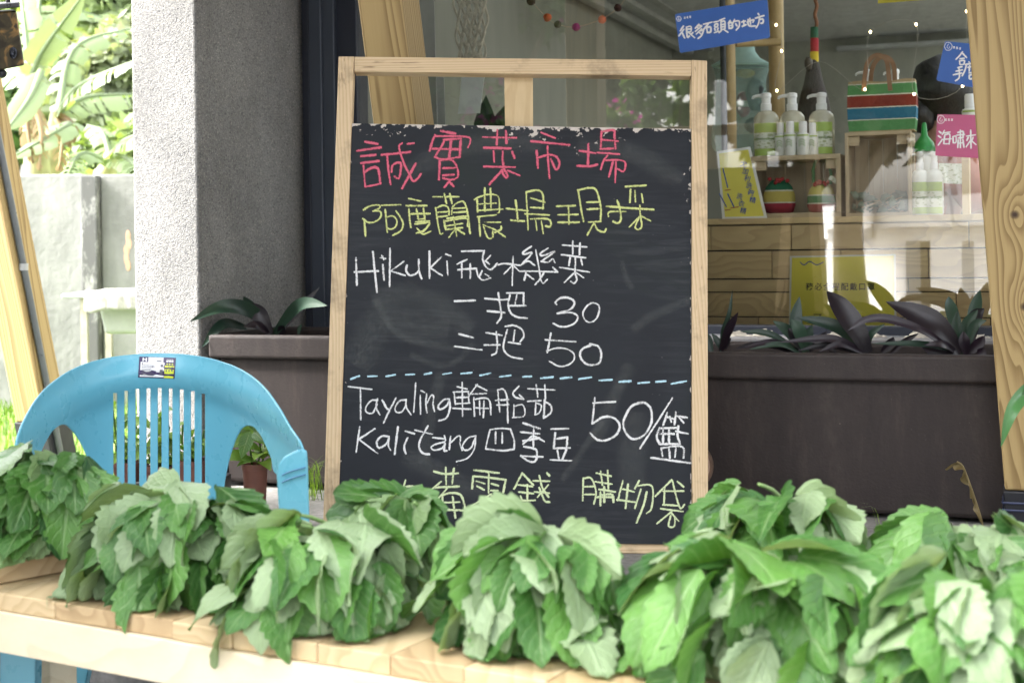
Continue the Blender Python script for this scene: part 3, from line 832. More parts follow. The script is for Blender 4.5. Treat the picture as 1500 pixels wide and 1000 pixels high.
# lantern box hanging at the top left
ly = 3.6
lan = empty('lantern_box', P(5, 105, ly), 'dark weathered metal lantern box with a flat lid beside the leaning post', 'lantern')
m_lan = Nodes('burnt_metal'); c = m_lan.coord('Object')
m_lan.set(m_lan.ramp(m_lan.noise(c, 22, 3, 0.5, 0.6), [(0.40, (0.035, 0.028, 0.018)), (0.52, (0.07, 0.055, 0.03)), (0.60, (0.30, 0.17, 0.06)), (0.66, (0.05, 0.04, 0.025))]), 0.35, 0.5)
mb = MB()
lo = [P(-75, 118, ly), P(36, 96, ly), P(30, 90, ly + .17), P(-70, 108, ly + .17)]
hi = [P(-80, 24, ly), P(24, 16, ly), P(20, 14, ly + .17), P(-74, 20, ly + .17)]
mb.hexa(lo, hi); mb.build('body', m_lan.mat, lan, bevel=0.004)
mb = MB()
lo = [P(-86, 21, ly - .02), P(29, 11, ly - .02), P(26, 9, ly + .19), P(-80, 15, ly + .19)]
hi = [P(-86, 13, ly - .02), P(29, 3, ly - .02), P(26, 2, ly + .19), P(-80, 8, ly + .19)]
mb.hexa(lo, hi); mb.build('lid', plain('lid_metal', (0.09, 0.09, 0.095), 0.3, metal=0.7), lan, bevel=0.003)
mb = MB(); mb.tube([P(12, 4, ly + .08), P(12, -8, ly + .08)], 0.006, 8); mb.build('hanger', m_sleeve, lan, smooth=60)
mb = MB(); kq = P(20, 78, ly - 0.004)
mb.lathe([(0.0, 0), (0.010, 0.001), (0.012, 0.004), (0.0085, 0.005), (0.0, 0.0025)], kq, 16, axis=(0.05, -1, 0), sx=0.8, sy=1.25); mb.build('peephole_ring', plain('tarnish', (0.02, 0.022, 0.03), 0.25, metal=0.6), lan, smooth=50)
mb = MB(); mb.ball(P(3, 108, ly + .02), 0.012); mb.build('foot', m_sleeve, lan, smooth=180)
# bracket that carries it from the post
mb = MB(); q0 = P(-30, 0, ly + .1); q1 = at_lf(q0.z + 0.02) + U * .06 + T * .06
mb.tube([P(12, -8, ly + .08), P(-10, -14, ly + .2), q1 + Z * .05], 0.006, 8); mb.build('bracket', m_sleeve, lan, smooth=60)

# ================================================================== planter with oyster plants
zr = hit(302, 490, W(0, 0.0), T).z
zrR = (hit(1050, 513.6, W(0, 0.0), T).z + hit(1440, 523, W(0, 0.0), T).z) / 2
m_pl = Nodes('brown_planter_plastic'); c = m_pl.coord('Object')
pc = m_pl.ramp(m_pl.noise(m_pl.coord('Object', (6, 6, 1.2)), 4, 6, 0.7), [(0.3, (0.017, 0.012, 0.012)), (0.55, (0.025, 0.018, 0.017)), (0.72, (0.042, 0.030, 0.027))])
spk = m_pl.ramp(m_pl.noise(c, 90, 2, 0.8), [(0.72, 0.0), (0.78, 0.5)])
dst = m_pl.math('MULTIPLY', m_pl.ramp(m_pl.noise(m_pl.coord('Object', (2.5, 2.5, 0.8)), 2.5, 6, 0.7), [(0.5, 0.0), (0.72, 0.35)]), m_pl.ramp(m_pl.noise(c, 40, 4), [(0.35, 0.2), (0.65, 1.0)]))
pc = m_pl.mix(dst, pc, (0.075, 0.062, 0.053))
m_pl.set(m_pl.mix(spk, pc, (0.16, 0.13, 0.12)), 0.62, 0, 0.4); m_pl.bump(m_pl.noise(c, 140, 4), 0.35, 0.002)
def planter(label, s0, s1, zr):
    e = empty('planter_trough', W((s0 + s1) / 2, 0.19, ZL + .015), label, 'planter', 'brown planters under the shop window')
    g_ = 0.022; zb = ZL + 0.012
    mb = WB(); mb.hexa([(s0 + g_ + .015, g_ + .015, zb), (s1 - g_ - .015, g_ + .015, zb), (s1 - g_ - .015, .37 - g_, zb), (s0 + g_ + .015, .37 - g_, zb)],
                       [(s0 + g_, g_, zr - .062), (s1 - g_, g_, zr - .062), (s1 - g_, .38 - g_, zr - .062), (s0 + g_, .38 - g_, zr - .062)])
    mb.build('trough_body', m_pl.mat, e, bevel=0.012, seg=3)
    mb = WB(); r_ = 0.028
    o_ = [(s0, 0), (s1, 0), (s1, .385), (s0, .385)]; i_ = [(s0 + r_, r_), (s1 - r_, r_), (s1 - r_, .385 - r_), (s0 + r_, .385 - r_)]
    z0, z1 = zr - .066, zr
    vs = [(x, y, z) for z in (z0, z1) for (x, y) in o_] + [(x, y, z) for z in (z0, z1) for (x, y) in i_]
    fs = []
    for k in range(4):
        k2 = (k + 1) % 4
        fs += [(k, k2, 4 + k2, 4 + k), (8 + k2, 8 + k, 12 + k, 12 + k2), (4 + k, 4 + k2, 12 + k2, 12 + k), (k2, k, 8 + k, 8 + k2)]
    mb.add(vs, fs); mb.build('rim', m_pl.mat, e, bevel=0.009, seg=3)
    mb = WB(); ns = 60
    vs = [(s0 + r_ + (s1 - s0 - 2 * r_) * i / ns, y, zr - .03 + .012 * mnoise.noise(Vector((i * .7, y * 20, 0)))) for y in (r_ + .001, .19, .384 - r_) for i in range(ns + 1)]
    mb.add(vs, [(j * (ns + 1) + i, j * (ns + 1) + i + 1, (j + 1) * (ns + 1) + i + 1, (j + 1) * (ns + 1) + i) for j in range(2) for i in range(ns)])
    mb.build('soil', plain('potting_soil', (0.035, 0.025, 0.018), 0.95, 0.4, 60, bump=1.0), e)
sL = st(wt(304, 500, 0))[0]
planter('brown planter trough left of the chalkboard behind the blue chair', sL, sL + 0.97, zr)
planter('long brown planter trough under the display window right of the chalkboard', sL + 1.0, sL + 3.2, zrR)

m_oy = leafmat('oyster_leaf', (0.012, 0.034, 0.022), (0.036, 0.075, 0.048), back=(0.026, 0.012, 0.026), trans=0.06, rough=0.38, scale=6, spec=0.5)
m_oyp = leafmat('oyster_leaf_underside', (0.008, 0.006, 0.010), (0.020, 0.011, 0.021), trans=0.04, rough=0.38, scale=6, spec=0.5)
def strap_leaf(mb, pts, wpx, Yref, fold=0.25, tone=None, n=22, up=None):
    """lance-shaped leaf along a path of world points, wpx = greatest width in photo pixels"""
    path = bez(pts, n); wd = wpx / F * Yref / 2
    vs = []; fs = []; prev = None
    for i in range(n + 1):
        u_ = i / n
        prof = (0.42 + 0.58 * min(1, (u_ / 0.45)) ** 0.8) * (1 if u_ < 0.5 else max(0.0, 1 - ((u_ - 0.5) / 0.5) ** 1.9))
        d = (path[min(i + 1, n)] - path[max(i - 1, 0)]).normalized()
        f_ = Vector((0, -1, 0.25)) if up is None else up
        side = d.cross(f_)
        if side.length < 1e-3: side = Vector((1, 0, 0))
        side.normalize()
        if prev is not None and side.dot(prev) < 0: side = -side
        prev = side
        nr = side.cross(d)
        if nr.dot(f_) < 0: nr = -nr
        for k, x in enumerate((-1, -0.5, 0, 0.5, 1)):
            vs.append(path[i] + side * x * wd * prof + nr * abs(x) * fold * wd * prof)
    for i in range(n):
        for k in range(4):
            fs.append((i * 5 + k, i * 5 + k + 1, (i + 1) * 5 + k + 1, (i + 1) * 5 + k))
    # faces turned so that the front is the leaf's upper side
    a, b, c_ = vs[fs[40][0]], vs[fs[40][1]], vs[fs[40][2]]
    if (b - a).cross(c_ - b).dot(Vector((0, -1, 0.3))) < 0: fs = [f[::-1] for f in fs]
    mb.add(vs, fs, col=((random.random() if tone is None else tone), 0, 0, 1))
def zA(pts): return [(1020 + x * .32, 280 + y * .32) for x, y in pts]
def zL_(pts): return [(x * .34, 330 + y * .34) for x, y in pts]
def oyster(label, t, green, purple, base_px):
    q = wt(base_px[0], base_px[1], t); q = Vector((q.x, q.y, (zr if base_px[0] < 700 else zrR) - 0.04))
    e = empty('oyster_plant', q, label, 'oyster plant', 'oyster plants in the brown planters')
    for nm, mat, lst in (('green_leaves', m_oy, green), ('purple_leaves', m_oyp, purple)):
        if not lst: continue
        mb = MB()
        for (pts, wd, dts) in lst:
            Yr = wt(pts[-1][0], pts[-1][1], t).y
            strap_leaf(mb, [wt(x, y, t + dt) for (x, y), dt in zip(pts, dts)], wd, Yr)
        o = mb.build(nm, mat, e, smooth=180)
    return e
oyster('oyster plant with arching pale leaves against the pillar in the left planter', 0.18,
       [(zL_([(1180, 475), (1090, 375), (960, 352), (815, 415)]), 22, (0, -.04, -.16, -.25)), (zL_([(1150, 460), (1095, 370), (1045, 303)]), 16, (.02, .04, .06)),
        (zL_([(1180, 470), (1290, 345), (1412, 345)]), 19, (0, -.04, -.1)), (zL_([(1060, 440), (960, 428), (868, 527)]), 16, (0, -.12, -.2)),
        (zL_([(1285, 470), (1290, 445), (1300, 425)]), 6, (0, 0, 0))],
       [(zL_([(1165, 470), (1120, 390), (1080, 334)]), 24, (-.02, -.03, -.02)), (zL_([(1190, 470), (1280, 370), (1378, 266)]), 13, (.05, .08, .12)),
        (zL_([(1160, 470), (1110, 430), (1050, 436)]), 12, (-.02, -.05, -.08)), (zL_([(1200, 475), (1215, 450), (1222, 430)]), 14, (0, -.01, -.02))], (400, 492))
oyster('oyster plant with a thin upright leaf beside the right edge of the chalkboard', 0.2,
       [(zA([(115, 735), (120, 650), (150, 560), (166, 450)]), 7, (0, 0, 0, 0)), (zA([(70, 735), (50, 680), (30, 640)]), 14, (0, 0, 0)), (zA([(120, 735), (100, 690), (70, 650)]), 10, (0, 0, 0)), (zA([(40, 735), (10, 660), (-40, 600)]), 14, (0, 0, 0))],
       [(zA([(110, 735), (150, 630), (192, 553)]), 13, (0, -.02, -.03)), (zA([(120, 735), (135, 700), (160, 670)]), 10, (0, 0, 0))], (1058, 512))
oyster('low spreading oyster plant with a pointed upright green leaf', 0.19,
       [(zA([(480, 735), (455, 600), (472, 480)]), 19, (.03, .04, .06)), (zA([(500, 735), (430, 650), (350, 592)]), 18, (0, -.02, -.04)), (zA([(500, 735), (470, 640), (436, 585)]), 20, (-.03, -.05, -.06)),
        (zA([(470, 735), (340, 655), (200, 640)]), 10, (0, -.03, -.06)), (zA([(520, 735), (515, 660), (530, 610)]), 13, (0, 0, 0)), (zA([(470, 738), (380, 700), (240, 725)]), 8, (-.02, -.06, -.1))],
       [(zA([(500, 735), (450, 670), (420, 625)]), 14, (-.02, -.03, -.03)), (zA([(480, 735), (350, 690), (220, 715)]), 9, (0, -.06, -.12)), (zA([(520, 735), (560, 680), (600, 640)]), 9, (0, 0, 0)), (zA([(450, 738), (300, 700), (170, 722)]), 9, (0, -.04, -.05))], (1178, 515))
oyster('oyster plant with one big broad upright purple leaf', 0.17,
       [(zA([(760, 735), (640, 620), (450, 575)]), 19, (.03, .03, .02)), (zA([(785, 735), (795, 660), (865, 605)]), 10, (0, -.02, -.02)), (zA([(770, 735), (740, 650), (700, 600)]), 12, (.06, .08, .1))],
       [(zA([(785, 742), (735, 640), (660, 530), (596, 455)]), 33, (-.02, -.03, -.02, 0)), (zA([(770, 738), (620, 675), (370, 692)]), 11, (-.02, -.07, -.12)), (zA([(760, 738), (660, 700), (560, 735)]), 10, (-.03, -.07, -.1)),
        (zA([(850, 738), (885, 700), (905, 668)]), 14, (0, 0, 0)), (zA([(890, 745), (950, 690), (1020, 650)]), 9, (0, 0, 0)), (zA([(730, 738), (600, 705), (460, 730)]), 9, (-.03, -.05, -.08)), (zA([(640, 738), (580, 700), (530, 690)]), 12, (0, 0, 0))], (1270, 517))
oyster('large oyster plant with long dark leaves beside the knotty post', 0.16,
       [(zA([(1210, 745), (1190, 640), (1196, 543)]), 17, (-.01, -.02, -.02)), (zA([(1230, 745), (1235, 620), (1290, 540)]), 18, (0, 0, 0)), (zA([(1230, 745), (1270, 620), (1330, 590)]), 14, (0, 0, 0)), (zA([(1180, 745), (1040, 700), (800, 697)]), 9, (0, -.05, -.1)),
        (zA([(1220, 745), (1170, 560), (1155, 480)]), 20, (.06, .1, .14)), (zA([(1240, 745), (1270, 560), (1300, 450)]), 20, (.06, .1, .14))],
       [(zA([(1205, 745), (1110, 620), (1000, 560), (866, 505)]), 34, (-.03, -.05, -.05, -.03)), (zA([(1190, 745), (1040, 640), (880, 585), (770, 590), (690, 640)]), 13, (-.03, -.09, -.12, -.13, -.14)), (zA([(1235, 748), (1225, 690), (1222, 640)]), 17, (-.02, -.03, -.03)),
        (zA([(1240, 745), (1270, 590), (1318, 535)]), 22, (0, .02, .02)), (zA([(1200, 745), (1130, 700), (1040, 705)]), 11, (-.02, -.08, -.1)), (zA([(1180, 745), (1090, 740), (1030, 715)]), 12, (-.02, -.06, -.08)), (zA([(1240, 745), (1290, 700), (1320, 660)]), 16, (0, 0, 0)), (zA([(1290, 748), (1305, 735), (1315, 715)]), 15, (-.05, -.05, -.05))], (1408, 522))
# pale stones on the ledge behind the plants
m_st = plain('pale_pumice_stone', (0.42, 0.39, 0.34), 0.9, 0.3, 30, bump=0.8, bscale=90)
for (px, py, r_, lb) in ((1080, 494, 11, 'grey lumpy stone by the thin upright leaf'), (1119, 494, 12, 'white angular stone on the window ledge'), (1222, 494, 10, 'pale round stone left of the big purple leaf'),
                         (1284, 496, 8, 'small pale stone right of the big purple leaf'), (1349, 497, 14, 'largest pale stone under the long dark leaves'), (1101, 497, 8, 'small grey stone between two larger stones'), (1434, 498, 10, 'pale stone against the knotty post')):
    q = wt(px, py, 0.515); rr = r_ / F * q.y
    mb = MB(); mb.ball(q, rr, 14, 10, (1.35, 1, 0.8), 0.7)
    tag(mb.build('stone', m_st, smooth=50), lb, 'stone', 'stones on the window ledge')
mb = WB(); mb.hexa([(sL + 0.3, .387, zrR - .06), (SR, .387, zrR - .06), (SR, .549, zrR - .06), (sL + .3, .549, zrR - .06)], [(sL + .3, .387, zrR + .005), (SR, .387, zrR + .005), (SR, .549, zrR + .005), (sL + .3, .549, zrR + .005)])
tag(mb.build('ledge_strip', plain('grey_ledge', (0.2, 0.2, 0.21), 0.8)), kind='structure')

# ================================================================== small plants and things on the concrete ledge
def gtuft(label, spots, n, hmin, hmax, seed, t=-0.03):
    mb = MB(); r3 = random.Random(seed)
    for (px, py) in spots:
        q = hit(px, py, Vector((0, 0, ZL)), Z)
        for k in range(n):
            d = Vector((r3.uniform(-1, 1), r3.uniform(-.6, .3), 0)).normalized(); h = r3.uniform(hmin, hmax); ln = h * r3.uniform(0.2, 0.8)
            p0 = q + Vector((r3.uniform(-.03, .03), r3.uniform(-.02, .02), -0.002))
            pts = bez([p0, p0 + Z * h * 0.7 + d * ln * 0.3, p0 + Z * h * r3.uniform(.7, 1) + d * ln], 6)
            sdv = Vector((-d.y, d.x, 0)) * 0.0016
            vs = []
            for i, p in enumerate(pts): vs += [p - sdv * (1 - i / 7), p + sdv * (1 - i / 7)]
            mb.add(vs, [(2 * i, 2 * i + 1, 2 * i + 3, 2 * i + 2) for i in range(6)], col=(r3.random(), 0, 0, 1))
    tag(mb.build('grass_tuft', m_grass), label, 'grass tuft', 'grass tufts at the foot of the planters')
gtuft('thick grass tuft between the blue chair and the chalkboard', [(455, 716), (468, 722), (445, 726), (462, 732)], 16, 0.06, 0.14, 5)
gtuft('thin grass blades under the planter just right of the chalkboard', [(1142, 762), (1158, 765), (1206, 767)], 3, 0.05, 0.11, 6)
gtuft('two wispy grass blades under the middle of the long planter', [(1240, 771), (1292, 771)], 2, 0.05, 0.10, 8)
gtuft('short grass wisps beside the dry curled frond', [(1395, 781), (1412, 783)], 3, 0.02, 0.05, 9)
# dry curled frond
fq = [(1443, 790), (1438, 762), (1428, 730), (1419, 704), (1410, 682), (1402, 676)]
mb = MB(); Yf = wt(1420, 740, -0.08).y
pp = bez([P(x, y, Yf) for x, y in fq], 60); vs = []
for i in range(61):
    u_ = i / 60; lob = (0.004 + 0.012 * u_) * (0.25 + abs(math.sin(u_ * 17 + .3 * math.sin(u_ * 40))) ** .7) * (1 if u_ < 0.93 else 1.6)
    cu_ = .006 * math.sin(u_ * 23)
    vs += [pp[i] + Vector((.0015, 0, 0)), pp[i] + Vector((-.45 * lob, cu_, -.15 * lob)), pp[i] + Vector((-lob, cu_ * 2.2 - .004, -.5 * lob + .003 * math.sin(u_ * 51)))]
mb.add(vs, [(3 * i + k, 3 * i + k + 1, 3 * i + k + 4, 3 * i + k + 3) for i in range(60) for k in (0, 1)], col=(.35, 0, 0, 1))
mb.tube(pp[::4], 0.0022, 6)
tag(mb.build('dry_frond', leafmat('dull_dry_frond', (.10, .075, .03), (.20, .155, .07), trans=.15, scale=40), smooth=180), 'dry curled brown fern frond standing up against the planter', 'dry frond')
# log slice behind the right edge of the board
q = wt(1011, 682, -0.02); m_log = plain('cut_log', (0.36, 0.25, 0.19), 0.8, 0.2, 30)
lg = empty('log_slice', q - Z * 0.045, 'pinkish round log slice standing behind the right edge of the chalkboard', 'log slice')
mb = MB(); mb.lathe([(0.056, -.012), (0.056, .014)], q, 30, axis=-T + Z * .15, sy=1.05); mb.build('bark_ring', plain('log_bark', (0.16, 0.10, 0.07), 0.9, .3, 40, bump=.7), lg, smooth=40)
mb = MB(); mb.lathe([(0.052, -.0125), (0.052, .0155)], q, 30, axis=-T + Z * .15, sy=1.05); mb.build('cut_face', m_log, lg, smooth=40)

# potted plants behind the chair
m_terra = plain('terracotta_plastic', (0.15, 0.058, 0.04), 0.6, 0.2, 20)
m_lf_b = leafmat('seedling_leaf', (0.10, 0.21, 0.03), (0.24, 0.38, 0.08), trans=0.4, rough=0.4)
m_lf_v = leafmat('veined_leaf', (0.05, 0.14, 0.03), (0.12, 0.24, 0.06), trans=0.3, rough=0.35, veins=9, veincol=(0.62, 0.68, 0.38))
def simple_leaf(mb, base, tip, wd, nrm, tone, droop=0.2, n=8):
    d = tip - base; L = d.length; side = d.cross(nrm).normalized(); up = side.cross(d).normalized()
    if up.dot(nrm) < 0: up = -up
    vs = []; fs = []; uv = []
    for i in range(n + 1):
        u_ = i / n; c_ = base + d * u_ + up * (math.sin(u_ * math.pi) * L * droop)
        prof = math.sin(math.pi * u_ ** 0.75) ** 0.9 if 0 < u_ < 1 else 0.02
        for x in (-1, 0, 1):
            vs.append(c_ + side * x * wd * prof + up * abs(x) * wd * 0.25 * prof); uv.append((x, u_))
    for i in range(n):
        for k in range(2): fs.append((i * 3 + k, i * 3 + k + 1, (i + 1) * 3 + k + 1, (i + 1) * 3 + k))
    if ((vs[4] - vs[3]).cross(vs[7] - vs[4])).dot(nrm) < 0: fs = [f[::-1] for f in fs]
    mb.add(vs, fs, uvs=uv, col=(tone, 0, 0, 1))
def potted(label, px, y_rim, y_bot, half, Y, plants, mat, seed, square=False, leafL=0.06):
    r4 = random.Random(seed)
    zt_, zb_ = P(px, y_rim, Y).z, P(px, y_bot, Y).z
    x_ = P(px, y_rim, Y).x; r_ = half / F * Y
    e = empty('potted_plant', Vector((x_, Y + r_, zb_)), label, 'potted plant', 'potted plants behind the blue chair')
    mb = MB(); n = 4 if square else 22
    prof = [(r_ * .8, 0), (r_ * .97, zt_ - zb_ - .014), (r_ * 1.03, zt_ - zb_ - .013), (r_ * 1.05, zt_ - zb_), (r_ * .95, zt_ - zb_), (r_ * .93, zt_ - zb_ - .012)]
    k_ = 1.41 if square else 1
    mb.lathe([(a * k_, b) for a, b in prof], (x_, Y + r_, zb_), n, capt=True)
    if square:
        rot = Matrix.Rotation(math.pi / 4 - YAW, 3, 'Z'); c_ = Vector((x_, Y + r_, 0)); mb.v = [rot @ (v_ - c_) + c_ for v_ in mb.v]
    mb.build('pot', mat, e, smooth=40)
    mb = MB(); ms_ = MB()
    for (ppx, ppy) in plants:
        top = P(ppx, ppy, Y + r_); root = Vector((x_ + (top.x - x_) * .5, Y + r_, zt_ - .01))
        path = bez([root, (root + top) / 2 + Vector((r4.uniform(-.01, .01), 0, 0)), top], 6); ms_.tube(path, 0.0025, 5)
        nl = max(4, int((top - root).length / 0.022))
        for k in range(nl):
            u_ = 0.3 + 0.7 * k / nl; b_ = path[int(u_ * 6)] if k < nl - 1 else top
            an = r4.uniform(0, 6.28); L = leafL * r4.uniform(.7, 1.2)
            d = Vector((math.cos(an), math.sin(an) * .8, r4.uniform(-.15, .6))).normalized()
            simple_leaf(mb, b_, b_ + d * L, L * .26, Z + Vector((0, -.6, 0)), r4.random())
    ms_.build('stems', m_grass, e, smooth=180); mb.build('leaves', m_lf_b, e, smooth=180)
    return e
potted('terracotta pot of bright seedlings seen through the left slats of the blue chair', 186, 678, 707, 19, 3.5, [(165, 600), (178, 630), (190, 640), (200, 625), (212, 650), (170, 650)], m_terra, 41, True)
potted('terracotta pot of taller seedlings seen through the middle slats of the blue chair', 233, 684, 712, 20, 3.46, [(222, 620), (236, 612), (248, 625), (258, 640), (228, 650), (214, 655)], m_terra, 42, True)
potted('terracotta pot of leggy seedlings seen through the right slats of the blue chair', 281, 676, 716, 22, 3.42, [(268, 622), (282, 640), (294, 650), (299, 630), (276, 655)], m_terra, 43, True)
e_ = potted('round terracotta pot with a white veined leaf under the right chair arm', 370, 681, 745, 19, 3.42, [(365, 630), (378, 636), (388, 650)], m_terra, 44, leafL=0.075)
mb = MB()
for (a, b, wd) in (((366, 632), (353, 672), .017), ((362, 640), (340, 655), .016), ((372, 632), (388, 648), .014), ((370, 630), (378, 616), .013)):
    simple_leaf(mb, P(*a, 3.36), P(*b, 3.33), wd, Vector((0.1, -1, .3)), random.random(), 0.08)
mb.build('veined_leaves', m_lf_v, e_, smooth=180)
# wire nursery crate under the seedling pots
nc = empty('nursery_crate', P(235, 738, 3.45), 'dark nursery crate holding the terracotta seedling pots behind the blue chair', 'crate')
mb = MB(); x0, x1 = P(163, 710, 3.45).x, P(310, 710, 3.45).x; zt_ = P(235, 716, 3.45).z
mb.box(((x0 + x1) / 2, 3.56, (zt_ + ZL + .004) / 2), (x1 - x0, 0.26, max(.012, zt_ - ZL - .006))); mb.build('tray', plain('black_crate', (0.015, 0.016, 0.02), 0.5), nc, bevel=.003)
mb = MB()
for k in range(12): xx = x0 + (x1 - x0) * (k + .5) / 12; mb.tube([(xx, 3.428, zt_ + .006), (xx, 3.428, ZL + .005)], 0.002, 5)
mb.tube([(x0, 3.428, zt_ + .008), (x1, 3.428, zt_ + .008)], 0.003, 6)
mb.build('wire_front', plain('pale_wire', (0.5, 0.5, 0.5), 0.4, metal=.3), nc)

# leaf reaching in from the right edge of the picture
hp = empty('leafy_plant', P(1520, 700, 2.35), 'green leaf tip of a plant reaching in at the right edge before the knotty post', 'plant')
mb = MB()
strap_leaf(mb, [P(1560, 520, 2.5), P(1510, 566, 2.45), P(1482, 600, 2.4), P(1466, 655, 2.4)], 22, 2.4, 0.5)
strap_leaf(mb, [P(1560, 540, 2.5), P(1520, 575, 2.45), P(1488, 592, 2.42)], 34, 2.4, 0.4)
mb.build('leaves', leafmat('glossy_leaf', (0.03, 0.10, 0.03), (0.07, 0.19, 0.06), trans=.15, rough=.3), hp, smooth=180)
mb = MB(); mb.tube(bez([Vector((P(1600, 700, 2.5).x, 2.5, 0)), P(1590, 600, 2.5), P(1560, 520, 2.5)], 8), .006, 8)
mb.tube(bez([P(1580, 560, 2.5), P(1575, 545, 2.5), P(1560, 540, 2.5)], 4), .004, 6)
mb.build('stem', m_grass, hp, smooth=180)

# ================================================================== chalkboard
BR = R(1.7); TILT = R(9)
e1 = Vector((math.cos(BR), 0, -math.sin(BR)))
e2 = (Vector((math.sin(BR), 0, math.cos(BR))) * math.cos(TILT) + Vector((0, 1, 0)) * math.sin(TILT)).normalized()
bn = e1.cross(e2).normalized()
B0 = P(755, 720, 3.08)
board = empty('chalkboard_sign', B0 - e2 * 0.12, 'wood framed black chalkboard with handwritten vegetable prices leaning in front of the planters', 'chalkboard')
def bq(px, py, off=0.0):
    return hit(px, py, B0 + bn * off, bn)
def bprism(quad, off, th):
    """front face traced at offset 'off' from the board plane, th thick behind it"""
    fr_ = [bq(x, y, off) for x, y in quad]; mb = MB()
    mb.hexa([q - bn * th for q in fr_], fr_); return mb
BM = frame(B0, e1, -bn, e2)      # local x right, y into the board, z up
m_ply_v = wood('plywood_edge_upright', (0.66, 0.51, 0.33), (0.42, 0.28, 0.14), axis=2, ring=130, stretch=0.012, wob=0.06, off=(0.9, 0.07, 0), fine=0.45, dirt=0.75, contrast=(.4, .8), bump=.15, flecks=.8)
m_ply_h = wood('plywood_edge_rail', (0.66, 0.51, 0.33), (0.42, 0.28, 0.14), axis=0, ring=130, stretch=0.012, wob=0.06, off=(0, 0.07, 0.8), fine=0.45, dirt=0.75, contrast=(.4, .8), bump=.15, flecks=.8)
def zb_px(px, z):          # lower end of the frame in the photo
    return None
yb = 805
bprism([(472, yb), (493.5, yb), (518.5, 83), (496, 83)], 0.006, 0.036).build('side_stile', m_ply_v, board, bevel=0.0012)
bprism([(1013.8, yb + 6), (1037.5, yb + 6), (1035.8, 89), (1013, 88)], 0.006, 0.036).build('side_stile', m_ply_v, board, bevel=0.0012)
bprism([(519, 105), (1012.6, 111.5), (1012.6, 88.4), (519, 83.3)], 0.0055, 0.036).build('top_rail', m_ply_h, board, bevel=0.0012)
bprism([(740, 190), (781, 190.5), (780.5, 105), (738.5, 105)], -0.028, 0.006).build('hanging_strip', wood('strip_wood', (0.60, 0.46, 0.27), (0.45, 0.32, 0.17), axis=2, ring=30, stretch=0.05, fine=.6), board, bevel=0.001)
bprism([(494.5, yb), (1013, yb + 6), (1013, yb - 8), (494.5, yb - 14)], -0.006, 0.026).build('bottom_rail', m_ply_h, board, bevel=0.0012)
for px in (560, 960):
    top = bq(px, 300, -0.035); foot = Vector((top.x, top.y + 0.13, ZL + 0.006)); mb = MB()
    s_ = e1 * 0.016; o_ = Vector((0, .018, 0))
    mb.hexa([foot - s_, foot + s_, foot + s_ + o_, foot - s_ + o_], [top - s_, top + s_, top + s_ + o_, top - s_ + o_]); mb.build('prop_leg', m_ply_v, board)
# the panel, with its own flat coordinates 0..1 for wear along its edges
m_cb = Nodes('chalkboard_paint')
tc = m_cb.n.new('ShaderNodeTexCoord'); su = m_cb.n.new('ShaderNodeSeparateXYZ'); m_cb.link(tc.outputs['UV'], su.inputs[0])
ux, uy = su.outputs[0], su.outputs[1]
n_big = m_cb.noise(tc.outputs['UV'], 3.5, 5, 0.6, 0.8)
basec = m_cb.ramp(n_big, [(0.3, (0.007, 0.0085, 0.013)), (0.55, (0.0095, 0.012, 0.017)), (0.75, (0.011, 0.016, 0.015))])
# wiped chalk haze: broad sweeps
mpv = m_cb.n.new('ShaderNodeMapping'); mpv.inputs['Rotation'].default_value = (0, 0, R(-38)); mpv.inputs['Scale'].default_value = (2.0, 26, 1); m_cb.link(tc.outputs['UV'], mpv.inputs[0])
swp = m_cb.noise(mpv.outputs[0], 1.6, 6, 0.65, 1.6)
msk = m_cb.ramp(m_cb.noise(tc.outputs['UV'], 2.2, 3), [(0.45, 0.0), (0.7, 1.0)])
hz = m_cb.math('MULTIPLY', m_cb.ramp(swp, [(0.45, 0.0), (0.8, 0.17)]), msk)
basec = m_cb.mix(hz, basec, (0.22, 0.23, 0.24))
spk = m_cb.ramp(m_cb.noise(tc.outputs['UV'], 150, 2, 0.5), [(0.765, 0.0), (0.79, 0.6)])
basec = m_cb.mix(spk, basec, (0.35, 0.33, 0.30))
# paint peeled off: strong near the top and the side edges
dx_ = m_cb.math('MINIMUM', ux, m_cb.math('SUBTRACT', 1.0, ux)); dyt = m_cb.math('SUBTRACT', 1.0, uy)
rt_ = m_cb.math('MULTIPLY', m_cb.ramp(ux, [(0.93, 0.0), (0.985, 0.10), (1.0, 0.2)]), m_cb.ramp(uy, [(0.55, 0.0), (0.72, 1.0)]))
edge = m_cb.math('MAXIMUM', rt_, m_cb.math('MAXIMUM', m_cb.ramp(dyt, [(0.0, 0.25), (0.012, 0.145), (0.05, 0.07), (0.11, 0.0)]), m_cb.ramp(dx_, [(0.0, 0.20), (0.006, 0.09), (0.02, 0.02), (0.05, 0.0)])))
pn = m_cb.noise(m_cb.coord('UV', (1, 1.25, 1)), 34, 5, 0.62)
pn2 = m_cb.noise(tc.outputs['UV'], 5, 2)
peel = m_cb.math('ADD', m_cb.math('ADD', m_cb.math('MULTIPLY', pn, 0.75), m_cb.math('MULTIPLY', pn2, 0.25)), edge)
pk = m_cb.ramp(peel, [(0.715, 0.0), (0.725, 1.0)])
m_cb.set(m_cb.mix(pk, basec, (0.50, 0.45, 0.40)), 0.62, 0, 0.28)
m_cb.bump(m_cb.math('SUBTRACT', m_cb.math('MULTIPLY', m_cb.noise(tc.outputs['UV'], 60, 4), 0.15), pk), 0.4, 0.002)
quad = [(492, yb - 14), (1012.8, yb - 8), (1012.2, 189), (514.5, 181)]
mb = bprism(quad, 0.0, 0.012)
for i, uvq in ((4, (0, 0)), (5, (1, 0)), (6, (1, 1)), (7, (0, 1))): mb.uv[i] = uvq
